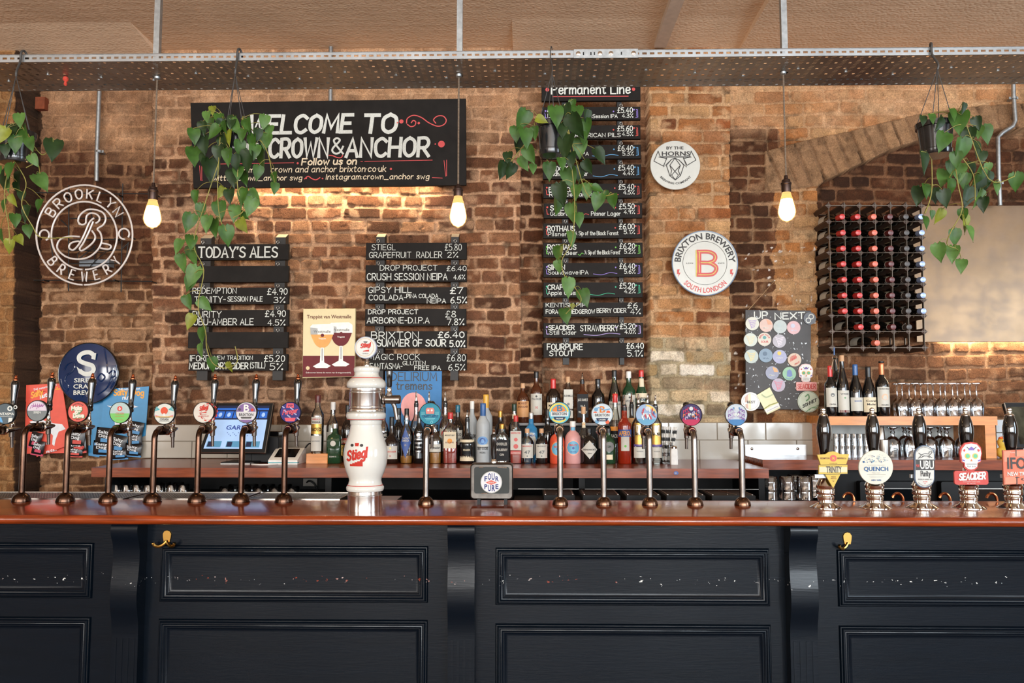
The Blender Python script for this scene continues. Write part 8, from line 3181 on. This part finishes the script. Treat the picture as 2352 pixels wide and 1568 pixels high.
for px, y0, ys, yb, yt, lab in ((349, 180, 420, 525, 458, 'glowing filament bulb on a cord between the neon sign and the welcome board'), (1052, 175, 423, 523, 450, 'glowing filament bulb on a cord at the right end of the welcome board'), (1808, 165, 403, 510, 441, 'glowing filament bulb on a cord before the brick arch at right')):
    Yb = 2.99
    q = P(px, yb, Yb)
    t = thing('pendant_bulb', lab, 'lamp', (q.x, Yb, q.z))
    Z = lambda y: P(px, y, Yb).z - q.z
    k = pxs(Yb)
    mb = MB(CORD)
    mb.tube([(0, 0, Z(ys) - .002), (0, 0, Z(ys) * .5 + (ZT - q.z) * .5), (0, 0, ZT - q.z - .001)], .0033, 8)
    part('cord', mb, t)
    mb = MB(GALV)
    mb.lathe([(.004, -.012), (.011, -.008), (.012, 0)], (0, 0, ZT - q.z - .001), 14)
    part('cord_grip', mb, t)
    mb = MB(HOLD)
    H = Z(ys)
    z1 = Z(yt) - .002
    mb.lathe([(.0165, z1), (.0175, z1 + .004), (.0175, z1 + (H - z1) * .45), (.0195, z1 + (H - z1) * .47), (.0195, z1 + (H - z1) * .56), (.0165, z1 + (H - z1) * .6), (.015, z1 + (H - z1) * .74), (.008, z1 + (H - z1) * .8), (.006, H)], (0, 0, 0), 24)
    part('lampholder', mb, t)
    hb_ = z1 + .004
    pr = [(.004, .0), (.006, .004), (.018, .010), (.028, .024), (.0325, .042), (.0325, .052), (.029, .074), (.0225, .104), (.0165, .128), (.0150, hb_)]
    sc = hb_ / .14
    pr = [(r, z * sc if z != hb_ else z) for r, z in pr]
    mb = MB(bg_)
    mb.lathe(pr, (0, 0, 0), 32, cap=False)
    bo = part('bulb', mb, t, smooth=80)
    mb = MB(GLOW)
    mb.lathe([(r * .9, z * .96 + .003) for r, z in pr[1:-2]], (0, 0, 0), 24)
    part('filament', mb, bo, smooth=80)

# ================================================================== hanging plants
LEAF = [M('leaf_dark_green', (30, 50, 20), .45, noise=.3, nscale=30, spec=.3), M('leaf_green', (52, 84, 28), .45, noise=.3, nscale=30, spec=.3), M('leaf_mid_green', (74, 106, 48), .45, noise=.25, nscale=30, spec=.3), M('leaf_yellow_green', (112, 118, 36), .45, noise=.25, nscale=30, spec=.3), M('leaf_brown', (150, 98, 56), .5, noise=.3)]
VINE = M('vine_stem', (128, 122, 58), .6, noise=.3)
POT = M('black_plastic_pot', (30, 31, 33), .22, noise=.1, coat=.2)
WIRE = M('grey_hanger_plastic', (60, 58, 56), .5)
_rows = [(-.10, .24), (.02, .40), (.18, .48), (.38, .46), (.58, .34), (.76, .18), (.90, .06), (1.0, .0)]


def leaf(mb, pos, L, rot):
    v, f = [], []
    n = len(_rows)
    for i, (t, w_) in enumerate(_rows):
        tc = max(0.04, t) if i == 0 else t
        dz = .16 * t * t
        for j, s_ in enumerate((-1, -.55, 0, .55, 1)):
            tt = tc if s_ == 0 else t + (.03 if i == 0 and abs(s_) < .6 else (.10 if i == 0 and abs(s_) == 1 else 0))
            ww = w_ * (1 if i else (.25 if s_ == 0 else 1))
            y = -.11 * abs(s_) * w_ * 2 + dz + .02 * math.sin(7 * t + 3 * s_)
            v.append(rot @ Vector((s_ * ww * L * .74, y * L, -tt * L)) + pos)
    for i in range(n - 1):
        for j in range(4):
            a = i * 5 + j
            f.append((a, a + 5, a + 6, a + 1))
    mb.add(v, f)


def plant(label, pot_px, pot_w, pot_y0, pot_y1, hook, leaves, vines, seed, thin=False):
    Yp = 2.815
    c = P(pot_px, pot_y1, Yp)
    t = thing('hanging_plant', label, 'plant', c)
    k = pxs(Yp)
    H = P(pot_px, pot_y0, Yp).z - c.z
    Rr = pot_w / 2 * k
    mb = MB(POT)
    mb.lathe([(Rr * .80, .0), (Rr * .84, .004), (Rr * .86, H * .16), (Rr * .80, H * .18), (Rr * .93, H * .84), (Rr * 1.02, H * .85), (Rr * 1.04, H), (Rr * .93, H), (Rr * .9, H * .88), (.002, H * .86)], (0, 0, 0), 40)
    part('pot', mb, t)
    mb = MB(M('potting_soil', (40, 28, 20), .9, noise=.4))
    mb.lathe([(Rr * .9, H * .865), (Rr * .5, H * .9), (.002, H * .91)], (0, 0, 0), 24, cap=False)
    part('soil', mb, t)
    hx, hy, jy = hook
    f = lambda x, y: (P(x, y, Yp) - c)
    jz = f(hx, jy).z
    jx = f(hx, jy).x * .5
    ztop = ZL - c.z
    mb = MB(WIRE)
    r0 = .0016 if thin else .0042
    yl = 2.85 - Yp
    pts = smooth_path([(jx, -.002, jz), (jx + .002, -.004, jz + .02), (jx - .004, yl - .012, ztop - .03), (jx - .003, yl - .010, ztop + .006), (jx, yl + .002, ztop + .017), (jx + .004, yl + .014, ztop + .004), (jx + .004, yl + .016, ztop - .012)])
    mb.tube(pts, r0, 8)
    for a in (75, 165, 255, 345):
        x, y = Rr * .98 * math.cos(R(a)), Rr * .98 * math.sin(R(a))
        mb.tube([(x, y, H * .93), (jx, -.002, jz)], .0014, 6)
    part('hanger', mb, t)
    rnd = random.Random(seed)
    vm = MB(VINE)
    vpts = []
    for vn in vines:
        q = []
        for i, (x, y) in enumerate(vn):
            yy = Yp - .02 - rnd.uniform(0, .05)
            p_ = P(x, y, yy) - c
            if i == 0 and y < pot_y1 - 8:
                p_ = Vector((max(-Rr * .7, min(Rr * .7, p_.x)), -.01, H * .9))
                q.append(tuple(p_))
                p_ = Vector((p_.x * 1.3, -Rr * 1.12, H * 1.05))
            q.append(tuple(p_))
        q = smooth_path(q, 5)
        vpts += q
        vm.tube(q, .0017, 6)
    fm = MB(LEAF[0])
    for (x, y, L, ang) in leaves:
        inpot = pot_y0 - 40 < y < pot_y1 + 25 and abs(x - pot_px) < pot_w * .9
        yy = Yp - (Rr * 1.15 + rnd.uniform(.0, .03) if inpot else rnd.uniform(-.05, .05))
        u = rnd.random()
        low = y > pot_y1 + 120
        if L < 29 and u < .25:
            mt = LEAF[4] if u < .06 else LEAF[3]
        elif low:
            mt = LEAF[2] if u < .45 else LEAF[1] if u < .85 else LEAF[3]
        else:
            mt = LEAF[0] if u < .45 else LEAF[1] if u < .84 else LEAF[2] if u < .97 else LEAF[3]
        fm.use(mt)
        rot = (Matrix.Rotation(R(-ang + rnd.uniform(-8, 8)), 3, 'Y') @ Matrix.Rotation(R(rnd.uniform(-38, 38)), 3, 'Z') @ Matrix.Rotation(R(rnd.uniform(-22, 14)), 3, 'X'))
        Lm = L * k * 1.12
        ctr = P(x, y, yy) - c
        base = ctr + rot @ Vector((0, 0, Lm * .45))
        leaf(fm, base, Lm, rot)
        if vpts:
            nb = min(vpts, key=lambda p_: (Vector(p_) - base).length + (.03 if p_[2] < base.z - .02 else 0))
            if (Vector(nb) - base).length < .16:
                mid = (Vector(nb) + base) / 2 + Vector((0, -.004, .008))
                vm.tube(smooth_path([nb, tuple(mid), tuple(base)], 3), .0011, 5)
            else:
                root = Vector((ctr.x * .3, 0, H * .9))
                if abs(x - pot_px) < 110:
                    mid = (root + base) / 2 + Vector((0, -.03, .04))
                    vm.tube(smooth_path([tuple(root), tuple(mid), tuple(base)], 4), .0012, 5)
    part('vine', vm, t)
    part('foliage', fm, t, smooth=60)


def LV(s):
    out = []
    for w_ in s.split():
        a = [float(v_) for v_ in w_.split(',')]
        while len(a) < 4:
            a.append(38.0 if len(a) == 2 else 0.0)
        out.append(a)
    return out


plant('trailing heart leaf plant in a black pot at the left picture edge', 36, 82, 304, 376, (30, 133, 176),
      LV('45,275,35,10 55,310,50,15 35,330,40,0 70,330,35,20 5,310,40,-20 12,345,30 122,342,54,5 95,417,48,35 22,390,38 18,420,42,10 42,410,35 5,410,45 40,432,30,-10 60,490,40,-5 35,505,32 90,470,30,-10 65,530,32,5 22,565,34,-15 45,550,28,40 2,540,30 10,470,30 30,460,28,20 50,450,25 -15,400,45 -20,340,45 28,300,34 78,368,30,40'),
      [[(40, 380), (60, 420), (50, 470), (75, 520), (95, 545), (165, 545)], [(20, 380), (10, 450), (20, 520), (22, 560)], [(75, 330), (95, 355), (122, 325)], [(60, 385), (85, 375), (92, 398)]], 11)
plant('trailing heart leaf plant hanging in front of the welcome board', 541, 58, 288, 350, (535, 130, 170),
      LV('488,253,24,10 475,267,28 503,273,30 482,285,34 509,291,36,-20 491,303,38,-50 466,294,34 446,312,38 467,333,44 446,357,50 467,366,36 484,390,56,5 532,279,32 541,291,40,15 514,330,44,5 526,315,36 523,360,40 550,339,36 568,369,50,-10 568,288,36,20 580,327,40,-10 592,309,30 607,279,34 610,324,40 601,360,52,-5 592,396,34 535,408,44 547,396,34 562,408,36,8 631,408,30 631,432,28 449,453,34,-10 509,441,28,-30 527,450,36 557,451,42,-10 583,453,40,30 575,474,44,-15 461,483,34 505,483,46,5 539,489,40,-10 559,495,28,60 557,517,38,40 434,510,44,-15 475,513,40,-8 493,522,44 521,540,46,5 410,565,36,-12 439,555,36,-5 443,585,48 418,603,42,-5 443,633,50,-20 436,649,40,-20 431,693,34,15 470,699,36,50 437,738,36,-20 465,768,38,10 462,804,34 488,836,34,15 528,842,24 500,352,36 540,372,36 556,310,30 515,290,30,20 585,348,36 618,300,30'),
      [[(535, 300), (500, 380), (470, 470), (445, 560), (468, 620), (455, 700), (472, 760), (475, 800), (490, 835), (520, 845), (545, 830), (540, 795)], [(555, 330), (545, 420), (560, 480), (535, 500)], [(520, 330), (500, 420), (505, 500), (520, 530)], [(580, 300), (610, 340), (625, 400)]], 12)
plant('trailing heart leaf plant in a glossy black pot before the long menu', 1266, 66, 284, 358, (1270, 117, 168),
      LV('1200,275,50,-15 1208,316,45,5 1185,307 1192,330 1228,305,30 1244,275,28,60 1217,355,42,20 1167,362,32 1203,376,35,40 1155,390,42,-8 1172,392,38,-10 1224,387,25 1315,240,25 1277,266,50,5 1302,256,38,20 1325,259,40 1323,289,58,10 1291,298,38 1300,335,60,-3 1332,339,45 1348,266,30 1346,291,40,10 1311,367,38 1378,357,42,30 1262,392,42,-5 1350,383,35,20 1309,408,52,10 1330,399,38 1288,445,52,5 1324,440,38 1348,438,38,-8 1373,433,28,70 1372,463,42,-8 1408,461,35,15 1392,447,20 1314,488,45,-8 1281,472,42,10 1329,504,35,12 1312,548,36,10 1283,581,40,5 1283,612,30,10 1305,659,44,12 1342,683,42,25 1299,725,38,5 1315,704,14 1290,375,30,10 1338,315,36'),
      [[(1300, 340), (1315, 400), (1320, 470), (1318, 520), (1312, 560), (1290, 600), (1300, 640), (1320, 660), (1335, 690), (1310, 710), (1300, 720)], [(1330, 340), (1345, 440), (1385, 450), (1410, 445)], [(1240, 280), (1205, 330), (1190, 350), (1175, 370)]], 13, True)
plant('trailing heart leaf plant in a black pot above the mirror on the right', 2150, 82, 284, 358, (2163, 114, 160),
      LV('2120,276,25 2141,272,25 2158,283,35,-30 2213,248,25 2203,279,56 2165,324,48,-25 2189,262,30 2244,283,32,20 2265,307,45,15 2224,314,45 2248,303,30 2208,345,56,-5 2243,341,40 2257,360,30 2122,372,50,10 2167,407,45,-20 2231,389,40 2215,415,36 2248,403,48,-15 2269,386,25 2182,431,45 2203,396,45 2110,448,46,-10 2127,438,35 2146,448,36 2169,455,40,15 2224,451,48,-5 2255,427,45,-5 2272,410,36 2248,455,45,-10 2289,431,30 2258,469,35 2333,417,42,5 2212,493,30 2217,513,42,25 2229,534,38,5 2157,496,35,-10 2126,510,32 2193,544,38,10 2157,579,42 2188,582,40,-5 2208,610,34 2141,493,20 2196,366,36 2185,385,34'),
      [[(2190, 350), (2200, 420), (2210, 480), (2185, 530), (2175, 560), (2195, 570)], [(2230, 340), (2270, 410), (2330, 405)], [(2140, 366), (2140, 440), (2125, 490)], [(2200, 350), (2235, 400), (2240, 460)]], 14)
